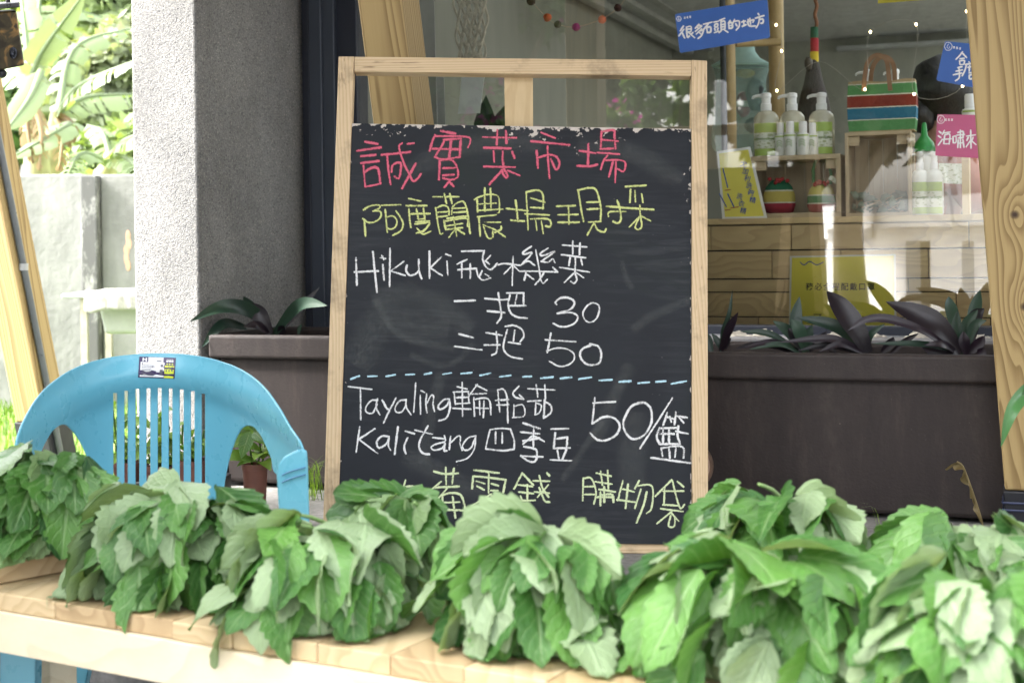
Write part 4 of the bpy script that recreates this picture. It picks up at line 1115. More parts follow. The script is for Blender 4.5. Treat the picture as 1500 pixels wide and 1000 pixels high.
panel = mb.build('writing_panel', m_cb.mat, board)

# ---- handwriting, stroke by stroke (photo pixels through the zoom windows they were read in)
def chalk(name, col, dens=0.5):
    m = Nodes(name); tc = m.n.new('ShaderNodeTexCoord')
    su = m.n.new('ShaderNodeSeparateXYZ'); m.link(tc.outputs['UV'], su.inputs[0])
    g = m.noise(tc.outputs['Object'], 480, 3, 0.75)
    f = m.noise(tc.outputs['Object'], 45, 3)
    av = m.math('ABSOLUTE', su.outputs[1])
    thr = m.math('ADD', m.math('MULTIPLY', m.math('POWER', av, 2), 0.36), m.math('MULTIPLY', m.math('SUBTRACT', 0.55, f), 0.6))
    al = m.ramp(m.math('SUBTRACT', m.math('ADD', g, dens - 0.5), thr), [(0.22, 0.12), (0.42, 1.0)])
    m.set(m.ramp(g, [(0.3, tuple(x * 0.75 for x in col)), (0.65, col)]), 0.95, 0, 0.1)
    m.link(al, m.b.inputs['Alpha'])
    return m.mat
def smooth_path(pts, step=5.0):
    if len(pts) == 2:
        (x0, y0), (x1, y1) = pts; n = max(2, int(math.hypot(x1 - x0, y1 - y0) / step) + 1)
        return [(x0 + (x1 - x0) * i / n, y0 + (y1 - y0) * i / n) for i in range(n + 1)]
    L = sum(math.hypot(pts[i + 1][0] - pts[i][0], pts[i + 1][1] - pts[i][1]) for i in range(len(pts) - 1))
    b = bez([(x, y, 0) for x, y in pts], max(6, int(L / (step * .6))))
    return [(q.x, q.y) for q in b]
rc = random.Random(77)
def strokes_mesh(mb, strokes, win, width, project, off=0.0007):
    """win = (x0, y0, scale): photo px = x0 + zoom_px * scale"""
    x0, y0, sc_ = win
    for st_ in strokes:
        path = smooth_path([(x0 + x * sc_, y0 + y * sc_) for x, y in st_], 3.0)
        n = len(path); wj = width * rc.uniform(0.78, 1.08); o_ = off + rc.uniform(0, 0.0003)
        # blunt ends a little beyond the path
        def dirn(i):
            a, b = path[max(i - 1, 0)], path[min(i + 1, n - 1)]; L = math.hypot(b[0] - a[0], b[1] - a[1]) or 1
            return (b[0] - a[0]) / L, (b[1] - a[1]) / L
        d0, d1 = dirn(0), dirn(n - 1)
        path[0] = (path[0][0] - d0[0] * width * .3, path[0][1] - d0[1] * width * .3)
        path[-1] = (path[-1][0] + d1[0] * width * .3, path[-1][1] + d1[1] * width * .3)
        vs = []; uv = []; fs = []; L = 0
        ph = rc.uniform(0, 9)
        for i, (x, y) in enumerate(path):
            dx, dy = dirn(i)
            w_ = wj * .5 * (1 + 0.14 * mnoise.noise(Vector((i * .5, ph, 0))))
            if i in (0, n - 1): w_ *= 0.8
            for v_ in (-1, 1):
                vs.append(project(x - dy * w_ * v_, y + dx * w_ * v_, o_)); uv.append((i, v_))
        for i in range(n - 1): fs.append((2 * i, 2 * i + 2, 2 * i + 3, 2 * i + 1))
        mb.add(vs, fs, uvs=uv)
wA = (480, 80, .2); wB = (760, 80, .2); wC = (500, 270, .186667); wD = (740, 260, .186667); wE = (500, 420, .2); wF = (760, 420, .2); wG = (500, 550, .2); wH = (760, 560, .25); wI = (500, 660, .2)
PINK_A = [[(275,640),(365,655)],[(215,705),(390,680)],[(245,745),(350,735)],[(245,795),(375,780)],[(262,815),(268,890),(275,965)],[(265,865),(310,835),(352,826),(372,845),(380,895),(385,945)],[(275,968),(330,958),(385,945)],
 [(395,735),(500,725),(605,712)],[(435,740),(445,840),(460,950)],[(468,860),(475,815),(505,793),(535,797),(535,840),(522,905),(490,893)],[(545,650),(523,680),(560,800),(600,880),(625,927),(655,912),(682,875)],[(645,800),(600,880),(545,980)],[(585,655),(630,650)],
 [(830,560),(935,580)],[(785,590),(762,650),(748,705)],[(785,598),(900,598),(1000,602),(1040,612),(1045,640),(1028,680)],[(850,625),(975,615)],[(975,615),(970,690),(968,750)],[(855,630),(830,680),(785,748)],[(785,750),(850,768),(968,750)],[(770,690),(975,695)],[(905,622),(890,755)],
 [(822,775),(815,915)],[(822,775),(895,768),(935,800),(955,860),(948,900),(900,917),(845,905)],[(845,832),(940,830)],[(845,885),(925,880)],[(895,925),(855,972)],[(898,938),(922,965)],
 [(1138,605),(1380,610)],[(1243,552),(1238,660)],[(1305,560),(1310,650)],[(1145,682),(1340,688)],[(1215,708),(1220,785)],[(1283,712),(1280,785)],[(1352,712),(1368,758)],[(1145,820),(1370,825)],[(1285,790),(1290,835),(1318,885),(1308,902),(1285,875),(1275,845)],[(1280,845),(1185,950)],[(1320,850),(1405,885)]]
PINK_B = [[(165,572),(265,612)],[(90,635),(370,662)],[(130,705),(140,830)],[(142,755),(215,735),(270,745),(297,790),(288,832),(268,838),(235,765)],[(210,672),(215,780),(225,905)],
 [(445,705),(560,722)],[(510,655),(505,815)],[(428,815),(520,818),(575,805)],[(605,560),(600,690)],[(605,565),(695,555),(700,600),(708,690)],[(610,625),(725,635)],[(600,692),(690,688)],[(575,718),(735,730)],[(650,740),(620,780),(600,840)],[(640,775),(720,772),(775,785),(780,820),(765,857),(725,838)],[(690,785),(660,895)],[(712,790),(705,935)]]
YEL_C = [[(175,200),(225,170),(290,163),(300,185),(250,212)],[(250,210),(303,212),(312,250),(275,288),(215,300),(170,270)],[(180,280),(190,405)],[(318,165),(465,160)],[(345,200),(352,280),(360,375)],[(358,258),(400,248),(435,280),(428,330),(390,352),(365,345)],[(430,210),(465,260),(485,312),(465,365),(405,400)],
 [(530,112),(622,132)],[(510,168),(670,168)],[(530,195),(535,270),(545,338)],[(545,232),(695,230)],[(590,195),(605,275)],[(645,190),(655,275)],[(600,272),(655,272)],[(580,312),(690,302),(645,365),(590,382)],[(595,345),(640,390),(700,370)],[(585,295),(690,288)],
 [(720,98),(920,98)],[(808,75),(825,150)],[(852,75),(868,150)],[(740,185),(755,290),(775,385),(795,385)],[(740,190),(800,165),(840,185),(845,240)],[(755,220),(840,215)],[(760,255),(830,248)],[(870,180),(865,235)],[(870,180),(910,145),(960,140),(990,220),(1010,385)],[(880,190),(975,185)],[(880,222),(980,215)],[(830,268),(995,250)],[(805,285),(820,355)],[(805,290),(980,268),(990,330)],[(820,355),(950,340)],[(880,255),(905,405)],[(830,325),(950,308)],[(895,350),(845,415)],[(905,350),(965,390)],
 [(1125,30),(1125,210)],[(1170,35),(1175,180)],[(1045,120),(1070,105)],[(1065,105),(1150,80),(1225,90),(1240,140),(1240,215),(1228,225)],[(1065,110),(1070,215)],[(1075,155),(1215,148)],[(1070,205),(1265,195)],[(1070,255),(1215,240)],[(1080,260),(1090,405)],[(1125,298),(1248,298)],[(1115,318),(1200,355),(1285,412)],[(1118,330),(1135,390),(1160,425),(1188,412),(1187,370)],[(1255,330),(1250,355),(1205,378)]]
YEL_D = [[(10,243),(180,262)],[(82,180),(100,345)],[(45,335),(150,342)],[(165,120),(180,410)],[(165,115),(250,100),(290,120),(300,180),(295,245)],[(200,160),(310,195)],[(200,235),(300,240)],[(155,285),(345,295)],[(200,325),(330,325),(360,360),(350,388),(318,380)],[(240,340),(248,412)],[(285,345),(298,438)],
 [(405,225),(550,222)],[(497,230),(500,365)],[(415,293),(570,290)],[(415,352),(580,352)],[(575,110),(595,240),(615,345)],[(570,100),(660,82),(710,95),(735,160),(752,250),(748,342)],[(655,350),(750,345)],[(640,195),(735,192)],[(645,250),(740,245)],[(695,360),(645,450)],[(700,360),(725,410),(775,428),(792,405)],
 [(795,225),(960,240),(1165,252)],[(880,180),(905,270),(905,340),(880,358),(848,345)],[(810,305),(820,270),(945,268)],[(945,72),(1105,62)],[(985,95),(978,195)],[(1018,105),(1022,190)],[(1072,130),(1080,195)],[(1058,220),(1060,290),(1072,380),(1045,408),(1020,388),(1052,310)],[(1052,310),(975,388)],[(1062,300),(1140,340)]]
WHT_C = [[(115,575),(122,790)],[(248,528),(262,680),(280,845)],[(103,688),(290,680)],[(325,630),(335,750)],[(306,577),(346,582)],[(318,557),(332,590)],[(383,505),(378,800)],[(490,605),(388,680)],[(388,680),(500,715)],[(515,635),(508,675),(535,712),(580,705),(605,680)],[(608,590),(610,680),(630,740)],[(692,525),(692,735)],[(785,570),(697,655)],[(697,655),(790,715)],[(830,605),(835,710)],[(820,548),(858,562)],
 [(945,525),(1120,522)],[(1120,522),(1110,580),(1130,640),(1165,668),(1195,652),(1222,620)],[(1170,560),(1130,600)],[(1130,600),(1160,625)],[(985,590),(910,625)],[(915,670),(1060,660)],[(945,620),(945,730)],[(1012,625),(1012,735)],[(1060,665),(1075,720),(1112,750),(1170,735)],[(1105,680),(1085,720)],[(1130,705),(1155,720)]]
WHT_D = [[(-55,685),(0,675),(120,690)],[(62,620),(55,845)],[(55,690),(-8,755)],[(65,690),(110,735)],[(205,540),(145,583),(150,602),(210,592),(130,682)],[(130,682),(182,655),(230,690)],[(335,555),(275,598),(300,612),(390,580),(283,658)],[(283,658),(335,665),(372,640),(390,668)],[(115,735),(250,735),(410,742)],[(240,570),(262,690),(280,800),(300,828),(330,800)],[(305,745),(270,800),(235,840)],[(165,745),(150,805)],[(168,758),(225,800)],[(375,705),(410,740)],
 [(450,530),(640,545)],[(530,500),(530,600)],[(588,515),(582,605)],[(442,605),(630,630)],[(510,630),(500,690)],[(550,625),(552,690)],[(595,640),(605,685)],[(428,705),(660,742)],[(548,690),(550,750),(562,800),(540,830),(515,815)],[(545,745),(465,822)],[(555,745),(615,785)]]
WHT_E = [[(830,105),(980,100)],[(1052,85),(1160,95),(1215,92)],[(1150,45),(1165,150),(1170,220),(1140,265)],[(1070,178),(1195,188)],[(1212,45),(1335,45)],[(1335,45),(1335,140)],[(1285,60),(1272,130)],[(1230,138),(1350,138)],[(1235,60),(1222,130),(1240,190),(1290,222),(1360,230)],
 [(862,345),(965,372)],[(830,435),(1030,462)],[(1060,335),(1175,355)],[(1135,330),(1142,420),(1135,480),(1103,500)],[(1048,425),(1160,425)],[(1200,290),(1260,282),(1320,310),(1337,360),(1310,400)],[(1270,320),(1260,395)],[(1225,405),(1310,418)],[(1215,315),(1188,420),(1195,470),(1240,510),(1325,528)],
 [(52,730),(222,750)],[(140,750),(142,970)],[(265,830),(220,832),(180,880),(185,918),(230,922),(262,860)],[(265,820),(255,880),(280,935)],[(300,830),(330,885),(348,900)],[(400,815),(355,900),(310,995)],[(475,828),(430,832),(395,880),(402,915),(440,915),(475,870)],[(475,825),(475,880),(510,935)],[(545,705),(530,915)],[(578,795),(580,930)],[(585,760),(610,772)],[(625,785),(620,860),(628,920)],[(628,850),(655,798),(675,800),(672,860),(682,910)],[(790,820),(750,827),(710,870),(725,897),(770,870),(790,830)],[(792,830),(795,890),(768,960),(712,980)]]
WHT_G = [[(850,80),(920,98)],[(885,50),(888,295)],[(820,120),(930,115)],[(930,115),(935,200)],[(825,120),(835,210)],[(840,160),(925,158)],[(835,205),(940,200)],[(818,238),(948,245)],[(995,65),(930,155)],[(985,68),(1065,108)],[(955,135),(1062,130)],[(970,160),(975,295)],[(970,175),(1050,163),(1088,190),(1095,285)],[(985,235),(1075,240)],[(1012,185),(1015,285)],[(1045,185),(1040,305)],
 [(1145,105),(1160,265)],[(1145,105),(1185,100),(1213,160),(1220,345)],[(1130,180),(1225,175)],[(1140,215),(1225,212)],[(1300,78),(1258,125),(1275,157),(1330,172)],[(1305,140),(1335,172)],[(1265,215),(1262,305)],[(1265,225),(1325,212),(1345,260),(1330,300),(1255,305)],
 [(135,375),(108,560)],[(245,388),(128,465)],[(128,465),(265,568)],[(345,445),(298,442),(260,482),(275,528),(328,500),(350,455)],[(350,445),(345,510),(360,545)],[(415,375),(390,575)],[(485,455),(460,520),(472,570)],[(470,405),(535,425)],[(635,368),(578,470),(572,530),(600,568),(645,575)],[(540,398),(665,428)],[(670,452),(750,462)],[(755,440),(760,480),(695,500),(658,522),(680,545),(738,530),(760,495)],[(760,495),(752,545),(772,550)],[(800,445),(790,540)],[(800,490),(850,445),(872,447),(870,500),(885,545)],[(985,440),(930,455),(888,510),(905,545),(950,528),(980,455)],[(985,440),(972,540),(920,605),(845,628)],
 [(1090,395),(1070,470),(1058,530)],[(1090,395),(1160,385),(1238,390)],[(1238,390),(1265,470),(1265,538)],[(1265,538),(1180,548),(1058,535)],[(1130,412),(1128,495)],[(1178,420),(1178,492)]]
WHT_F = [[(275,130),(268,113),(300,85),(350,78),(400,100),(405,130),(370,168),(282,195)],[(282,195),(380,188),(430,215),(415,260),(360,288),(300,290),(253,268)],[(535,118),(500,140),(470,190),(480,235),(510,258),(550,250),(580,210),(590,150),(565,122),(528,118)],[(235,340),(222,410),(208,480)],[(195,388),(300,395),(415,402)],[(205,468),(280,448),(350,455),(402,490),(400,540),(350,575),(290,580),(225,545)],[(530,428),(470,452),(448,500),(480,555),(530,573),(590,555),(603,490),(580,435),(520,418)],
 [(68,745),(265,755)],[(128,718),(138,805)],[(190,718),(195,820)],[(65,838),(160,832)],[(125,835),(120,935)],[(130,850),(165,870),(150,920),(122,935)],[(190,825),(182,960)],[(192,840),(235,870),(235,920),(185,958)]]
WHT_H = [[(25,237),(125,270)],[(10,290),(120,300)],[(88,260),(85,375)],[(25,342),(120,325)],[(75,315),(25,360)],[(95,315),(148,345)],[(30,375),(82,385),(106,402),(98,458),(60,462),(12,428)],[(12,430),(140,435)],[(190,272),(290,270)],[(213,295),(205,385)],[(215,330),(285,320)],[(285,320),(280,380)],[(205,385),(300,383)],[(225,395),(235,450)],[(280,390),(255,450)],[(185,452),(308,458)],
 [(445,90),(438,165),(430,240)],[(435,120),(565,113)],[(430,240),(490,205),(550,205),(590,245),(575,300),(520,335),(460,335),(418,295)],[(720,118),(660,140),(615,220),(620,280),(665,330),(730,310),(775,240),(775,160),(740,120),(700,118)],[(900,92),(805,240),(710,385)],
 [(870,178),(845,250)],[(862,200),(918,215)],[(885,200),(892,230)],[(920,175),(912,245)],[(920,195),(985,205)],[(940,205),(965,235)],[(825,265),(808,320),(825,358)],[(825,360),(945,360)],[(825,268),(920,265)],[(845,275),(845,350)],[(830,300),(910,300)],[(880,265),(880,350)],[(935,255),(930,310),(945,360)],[(920,285),(990,300)],[(835,385),(842,430)],[(835,385),(925,372),(965,385),(965,440)],[(880,385),(885,440)],[(920,385),(915,435)],[(775,440),(1010,472)]]
GRN_I = [[(730,225),(600,335)],[(655,285),(660,405)],[(678,150),(750,168),(855,165)],[(765,122),(768,245)],[(825,128),(812,240)],[(685,268),(862,260)],[(775,275),(700,360)],[(740,330),(750,500)],[(735,325),(800,308),(870,320),(898,380),(910,470)],[(815,335),(835,490)],[(745,378),(865,375)],[(760,430),(895,435)],
 [(972,140),(1155,162)],[(965,190),(958,275)],[(965,185),(1080,195),(1205,212)],[(1205,212),(1185,305)],[(1080,165),(1078,305)],[(990,222),(1050,240)],[(995,258),(1045,285)],[(1100,240),(1150,255)],[(1095,290),(1145,290)],[(1100,315),(950,405)],[(1085,320),(1195,370)],[(1045,365),(1130,375)],[(1018,408),(1135,410),(1090,480)],[(1060,470),(1095,480)],
 [(530,262),(546,300),(552,332)],[(420,270),(425,440)],[(420,270),(520,258)],[(430,330),(545,325)],[(430,385),(548,380)],[(425,440),(550,438)],[(552,332),(552,440)],[(470,215),(455,262)]]
GRN_H = [[(20,530),(-28,622)],[(20,530),(85,600)],[(-8,598),(80,608)],[(50,598),(50,690)],[(0,640),(85,650)],[(10,665),(20,690)],[(-15,692),(95,690)],[(85,575),(180,578)],[(120,545),(140,620),(175,670)],[(165,530),(180,545)],[(172,600),(110,670)],[(92,640),(178,648)],[(120,615),(150,690),(180,700)],
 [(378,560),(374,690)],[(380,560),(425,562),(452,640),(440,710)],[(385,610),(440,608)],[(385,655),(445,655)],[(455,530),(540,548)],[(480,520),(490,600)],[(520,515),(525,620)],[(448,580),(545,595)],[(470,625),(565,640)],[(455,670),(555,670)],[(500,610),(500,700)],[(480,660),(545,655),(555,700)],[(478,640),(478,720)],
 [(610,575),(580,690)],[(598,620),(675,640)],[(640,595),(625,735)],[(575,685),(680,700)],[(705,575),(680,620)],[(690,605),(770,600),(787,650),(775,740),(750,765)],[(715,625),(680,735)],[(750,640),(730,720),(690,820)],
 [(895,570),(800,665)],[(855,620),(850,710)],[(900,575),(918,650),(945,735),(970,715)],[(845,635),(965,635)],[(930,580),(965,610)],[(845,715),(930,720)],[(832,738),(960,755)],[(895,755),(810,825)],[(890,780),(878,838),(910,842),(915,790)],[(890,760),(935,810)]]
BLUE = [[(-30 + 100, 675),(132,652)],[(195,655),(260,653)],[(328,655),(395,643)],[(472,643),(535,640)],[(608,640),(660,630)],[(745,640),(805,630)],[(878,635),(955,628)],[(1015,648),(1092,632)],[(1160,658),(1240,648)],[(1330,658),(1392,655)]]
BLUE_F = [[(162,668),(250,660)],[(305,670),(385,662)],[(440,675),(530,662)],[(590,685),(683,680)],[(735,695),(820,690)],[(875,705),(955,698)],[(1005,695),(1075,690)],[(1118,710),(1225,690)]]
proj_b = lambda x, y, o_: bq(x, y, o_)
def writing(name, sets, mat):
    mb = MB()
    for s_, win_, wd in sets: strokes_mesh(mb, s_, win_, wd, proj_b)
    return mb.build(name, mat, panel)
m_wh = chalk('white_chalk', (0.72, 0.72, 0.72), .50)
writing('chalk_title', [(PINK_A, wA, 4.6), (PINK_B, wB, 4.4)], chalk('pink_chalk', (0.60, 0.13, 0.19), .54))
writing('chalk_line', [(YEL_C, wC, 4.0), (YEL_D, wD, 3.9)], chalk('yellow_chalk', (0.58, 0.62, 0.25), .49))
for sets in ([(WHT_C, wC, 3.8), (WHT_D, wD, 3.6)], [(WHT_E[:9], wE, 3.9), (WHT_F[:3], wF, 3.9)], [(WHT_E[9:18], wE, 3.9), (WHT_F[3:7], wF, 3.9)],
             [(WHT_E[18:], wE, 3.7), (WHT_G[:24], wG, 3.5), (WHT_F[7:], wF, 3.7)], [(WHT_G[24:], wG, 3.7), (WHT_H[:16], wH, 4.0)], [(WHT_H[16:], wH, 4.4)]):
    writing('chalk_line', sets, m_wh)
writing('chalk_line', [(GRN_I, wI, 4.0), (GRN_H, wH, 4.0)], chalk('pale_green_chalk', (0.58, 0.66, 0.40), .55))
writing('chalk_dashes', [(BLUE, wE, 3.6), (BLUE_F, wF, 4.0)], chalk('pale_blue_chalk', (0.46, 0.67, 0.77), .56))
# half wiped sweeps of chalk dust
m_sm = Nodes('chalk_smear'); tcs = m_sm.n.new('ShaderNodeTexCoord')
sus = m_sm.n.new('ShaderNodeSeparateXYZ'); m_sm.link(tcs.outputs['UV'], sus.inputs[0])
mps = m_sm.n.new('ShaderNodeMapping'); mps.inputs['Scale'].default_value = (0.12, 9, 1); m_sm.link(tcs.outputs['UV'], mps.inputs[0])
sn = m_sm.noise(mps.outputs[0], 1.4, 5, 0.7)
fade = m_sm.math('SUBTRACT', 1.0, m_sm.math('POWER', m_sm.math('ABSOLUTE', sus.outputs[1]), 2))
m_sm.set((0.42, 0.44, 0.40), 0.95)
m_sm.link(m_sm.math('MULTIPLY', m_sm.ramp(sn, [(0.42, 0.0), (0.8, 0.2)]), fade), m_sm.b.inputs['Alpha'])
mb = MB()
for pts, wd in (([(552, 440), (570, 475), (600, 498), (660, 510)], 16), ([(556, 437), (600, 430), (650, 448), (680, 478)], 40), ([(605, 520), (640, 535), (670, 528), (690, 505)], 14), ([(645, 552), (632, 600), (622, 672)], 26), ([(880, 620), (850, 665), (825, 700)], 14),
                ([(930, 620), (925, 680), (930, 730)], 60), ([(912, 385), (918, 410), (925, 420)], 12), ([(600, 250), (680, 215), (780, 210)], 40), ([(930, 480), (960, 460), (1010, 440)], 18), ([(920, 540), (900, 580), (875, 640)], 24), ([(640, 480), (560, 470), (530, 520)], 60), ([(860, 215), (930, 225), (985, 260)], 46), ([(700, 720), (640, 690), (600, 670)], 34)):
    strokes_mesh(mb, [pts], (0, 0, 1), wd, proj_b, 0.0003)
mb.build('chalk_smears', m_sm.mat, panel)

# ================================================================== blue plastic armchair
m_bl = Nodes('sky_blue_plastic'); c = m_bl.coord('Object')
m_bl.set(m_bl.ramp(m_bl.noise(c, 6, 4), [(0.3, (0.125, 0.395, 0.52)), (0.7, (0.14, 0.42, 0.55))]), 0.3, 0, 0.5)
m_bl.link(m_bl.ramp(m_bl.noise(c, 30, 4), [(0.3, 0.24), (0.7, 0.38)]), m_bl.b.inputs['Roughness'])
scf = m_bl.ramp(m_bl.noise(c, 70, 3, .8), [(0.70, 0.0), (0.8, 0.5)])
chair = empty('plastic_armchair', Vector((P(240, 700, 2.6).x, 2.45, 0)), 'light blue plastic armchair with slatted back standing behind the table', 'chair')
def chY(px): return 2.70 - 0.40 * (abs(px - 238) / 212) ** 2.2
def flat_shape(outer, holes, name, mat, parent, depthf, th, bev=0.006, res=14, cell=12, bulge=None):
    cu = bpy.data.curves.new('tmp', 'CURVE'); cu.dimensions = '2D'; cu.fill_mode = 'BOTH'; cu.resolution_u = res
    for poly, sm in [outer] + holes:
        sp = cu.splines.new('BEZIER' if sm else 'POLY')
        if sm:
            sp.bezier_points.add(len(poly) - 1)
            for b_, q in zip(sp.bezier_points, poly):
                b_.co = (q[0], -q[1], 0); b_.handle_left_type = b_.handle_right_type = 'AUTO'
        else:
            sp.points.add(len(poly) - 1)
            for b_, q in zip(sp.points, poly): b_.co = (q[0], -q[1], 0, 1)
        sp.use_cyclic_u = True
    ob = bpy.data.objects.new('tmp', cu); COL.objects.link(ob)
    bpy.context.view_layer.update()
    me = bpy.data.meshes.new_from_object(ob.evaluated_get(bpy.context.evaluated_depsgraph_get()))
    bpy.data.objects.remove(ob); bpy.data.curves.remove(cu)
    bm = bmesh.new(); bm.from_mesh(me); bpy.data.meshes.remove(me)
    bmesh.ops.remove_doubles(bm, verts=bm.verts, dist=0.05); bmesh.ops.dissolve_degenerate(bm, edges=bm.edges, dist=0.01)
    xs = [v_.co.x for v_ in bm.verts]; ys = [v_.co.y for v_ in bm.verts]
    cell = cell / 2; x = math.floor(min(xs) / cell) * cell + cell
    while x < max(xs):
        bmesh.ops.bisect_plane(bm, geom=bm.verts[:] + bm.edges[:] + bm.faces[:], plane_co=(x + .13, 0, 0), plane_no=(1, 0, 0)); x += cell
    y = math.floor(min(ys) / cell) * cell + cell
    while y < max(ys):
        bmesh.ops.bisect_plane(bm, geom=bm.verts[:] + bm.edges[:] + bm.faces[:], plane_co=(0, y + .17, 0), plane_no=(0, 1, 0)); y += cell
    bmesh.ops.remove_doubles(bm, verts=bm.verts, dist=0.2)
    bmesh.ops.triangulate(bm, faces=[f for f in bm.faces if len(f.verts) > 4])
    def S(x, y): return P(x, y, depthf(x) + (bulge(x, y) if bulge else 0))
    bm.verts.index_update(); nv = len(bm.verts); nrm = []; fr_ = []
    for v_ in bm.verts:
        x, y = v_.co.x, -v_.co.y
        q = S(x, y); n_ = (S(x + 1.5, y) - S(x - 1.5, y)).cross(S(x, y - 1.5) - S(x, y + 1.5)).normalized()
        if n_.dot(CAM - q) < 0: n_ = -n_
        fr_.append(q); nrm.append(n_)
    bm.normal_update(); up_ = 1
    mb = MB(); mb.v = [q + n_ * th / 2 for q, n_ in zip(fr_, nrm)] + [q - n_ * th / 2 for q, n_ in zip(fr_, nrm)]
    for f in bm.faces:
        ids = [v_.index for v_ in f.verts]
        if up_ * f.normal.z < 0: ids = ids[::-1]
        mb.f.append(tuple(ids)); mb.f.append(tuple(nv + k for k in ids[::-1]))
    o = mb.build(name, mat, parent, smooth=180)
    o.data.normals_split_custom_set_from_vertices([tuple(n_) for n_ in nrm] + [tuple(-n_) for n_ in nrm])
    # rounded moulded rim along every outline
    nxt = {}; 
    for e_ in bm.edges:
        if len(e_.link_faces) == 1:
            a, b = e_.verts[0].index, e_.verts[1].index; nxt.setdefault(a, []).append(b); nxt.setdefault(b, []).append(a)
    seen = set(); rim = MB()
    for st0 in list(nxt):
        if st0 in seen: continue
        loop = [st0]; seen.add(st0); cur = st0
        while True:
            k = [q for q in nxt[cur] if q not in seen]
            if not k: break
            cur = k[0]; seen.add(cur); loop.append(cur)
        pts = [fr_[loop[0]]]
        for k in loop[1:]:
            if (fr_[k] - pts[-1]).length > .0015: pts.append(fr_[k])
        if len(pts) > 3: rim.tube(pts + [pts[0]], bev, 8)
    rim.build('moulded_rim', mat, o, smooth=180)
    bm.free()
    return o
outer = [(22, 668), (26, 640), (40, 607), (60, 577), (85, 555), (115, 538), (150, 527), (190, 521), (238, 519), (285, 522), (325, 531), (358, 545), (385, 566), (405, 592), (424, 624), (444, 660), (442, 672), (425, 685), (408, 694),
         (398, 668), (390, 650), (380, 632), (368, 622), (357, 624), (348, 636), (340, 655), (333, 680), (326, 720), (322, 770), (318, 830), (160, 830), (156, 770), (148, 730), (140, 700), (130, 672), (118, 646), (105, 628), (93, 620), (80, 626), (66, 645), (54, 672), (40, 700), (25, 700)]
slots = []
for (a, b, top) in ((166, 171, 574), (182.3, 187, 570.5), (198.6, 204, 568), (214.6, 220.2, 567), (231.3, 236.6, 566.5), (247.4, 252.5, 567), (263.6, 269, 568.5), (279.8, 285, 571), (295.9, 300.4, 575)):
    slots.append(([(a - 1.6, top + 1), (a - .6, top), (b + .6, top), (b + 1.6, top + 1), (b + 1.6, 815), (a - 1.6, 815)], False))
def bulge(x, y):
    # the crest roll: the rim band stands forward of the slat field
    ctr = 520 + min(1.0, abs((x - 238) / 205)) ** 2 * 92
    dd = y - ctr
    return 0.020 * (1 / (1 + math.exp(-(dd - 52) / 5))) + 0.00012 * max(0, dd) * (-0.6) - 0.012 * math.exp(-((dd - 24) / 20) ** 2)
back = flat_shape((outer, True), slots, 'backrest', m_bl.mat, chair, chY, 0.0040, 0.0021, bulge=bulge)
# arm fronts turning down into the front legs, rear legs, seat
def leg(top, bot, w0, w1, Y0, Y1, name='leg'):
    a, b = P(top[0], top[1], Y0), P(bot[0], bot[1], Y1)
    mb = MB(); th = 0.004
    for (o1, o2) in ((Vector((-w0 / 2, 0, 0)), Vector((w0 / 2, 0, 0))),):
        mb.hexa([b + Vector((-w1 / 2, 0, 0)), b + Vector((w1 / 2, 0, 0)), b + Vector((w1 / 2, th, 0)), b + Vector((-w1 / 2, th, 0))],
                [a + o1, a + o2, a + o2 + Vector((0, th, 0)), a + o1 + Vector((0, th, 0))])
    s_ = 1 if bot[0] > 240 else -1
    ea, eb = a + Vector((s_ * w0 / 2, 0, 0)), b + Vector((s_ * w1 / 2, 0, 0)); dpt = Vector((-s_ * 0.004, 0.05, 0)) * 1.0; tv = Vector((-s_ * th, 0, 0))
    mb.hexa([eb, eb + tv, eb + tv + dpt, eb + dpt], [ea, ea + tv, ea + tv + dpt * .8, ea + dpt * .8])
    # the other flange on the inner side
    ea, eb = a + Vector((-s_ * w0 / 2, 0, 0)), b + Vector((-s_ * w1 / 2, 0, 0)); tv = -tv; dpt = Vector((0, 0.035, 0))
    mb.hexa([eb, eb + tv, eb + tv + dpt, eb + dpt], [ea, ea + tv, ea + tv + dpt * .8, ea + dpt * .8])
    return mb.build(name, m_bl.mat, chair, bevel=0.0015)
Yf_ = 2.27
def down(px, Y): 
    return YH + HCAM / Y * F + 8
# right front arm: rounded cap panel
capR = [(409, 694), (412, 680), (419, 671), (430, 665), (441, 660), (446, 662), (447, 672), (448, 700), (449, 742), (450, 830), (452, 900), (421, 900), (417, 830), (412, 742)]
flat_shape((capR, False), [], 'arm_front', m_bl.mat, chair, lambda x: Yf_ + 0.02, 0.008, 0.0042, cell=8)
mb = MB()
for yy in (690, 700.5):
    pts = [P(413 + 35 * k / 6, yy + 6 - 12 * (k / 6) ** 0.7, Yf_ + 0.0125) for k in range(7)]
    mb.tube(pts, 0.0014, 6)
mb.build('arm_groove', plain('blue_groove', (0.03, 0.17, 0.32), 0.4), chair)
capL = [(66, 700), (62, 684), (54, 674), (42, 666), (28, 660), (23, 664), (22, 674), (20, 742), (16, 900), (46, 900), (58, 742)]
flat_shape((capL, False), [], 'arm_front', m_bl.mat, chair, lambda x: Yf_ + 0.02, 0.008, 0.0042, cell=8)
gz = lambda Y: YH + HCAM * F / Y
leg((432, 890), (446, gz(Yf_) + 4), 0.034, 0.034, Yf_ + .02, Yf_ - .02)
leg((28, 890), (20, gz(Yf_) + 11), 0.060, 0.052, Yf_ + .02, Yf_ - .02)
leg((150, 800), (88, gz(2.86) + 10), 0.050, 0.038, 2.70, 2.86)
leg((326, 800), (395, gz(2.86) + 5), 0.050, 0.038, 2.70, 2.86)
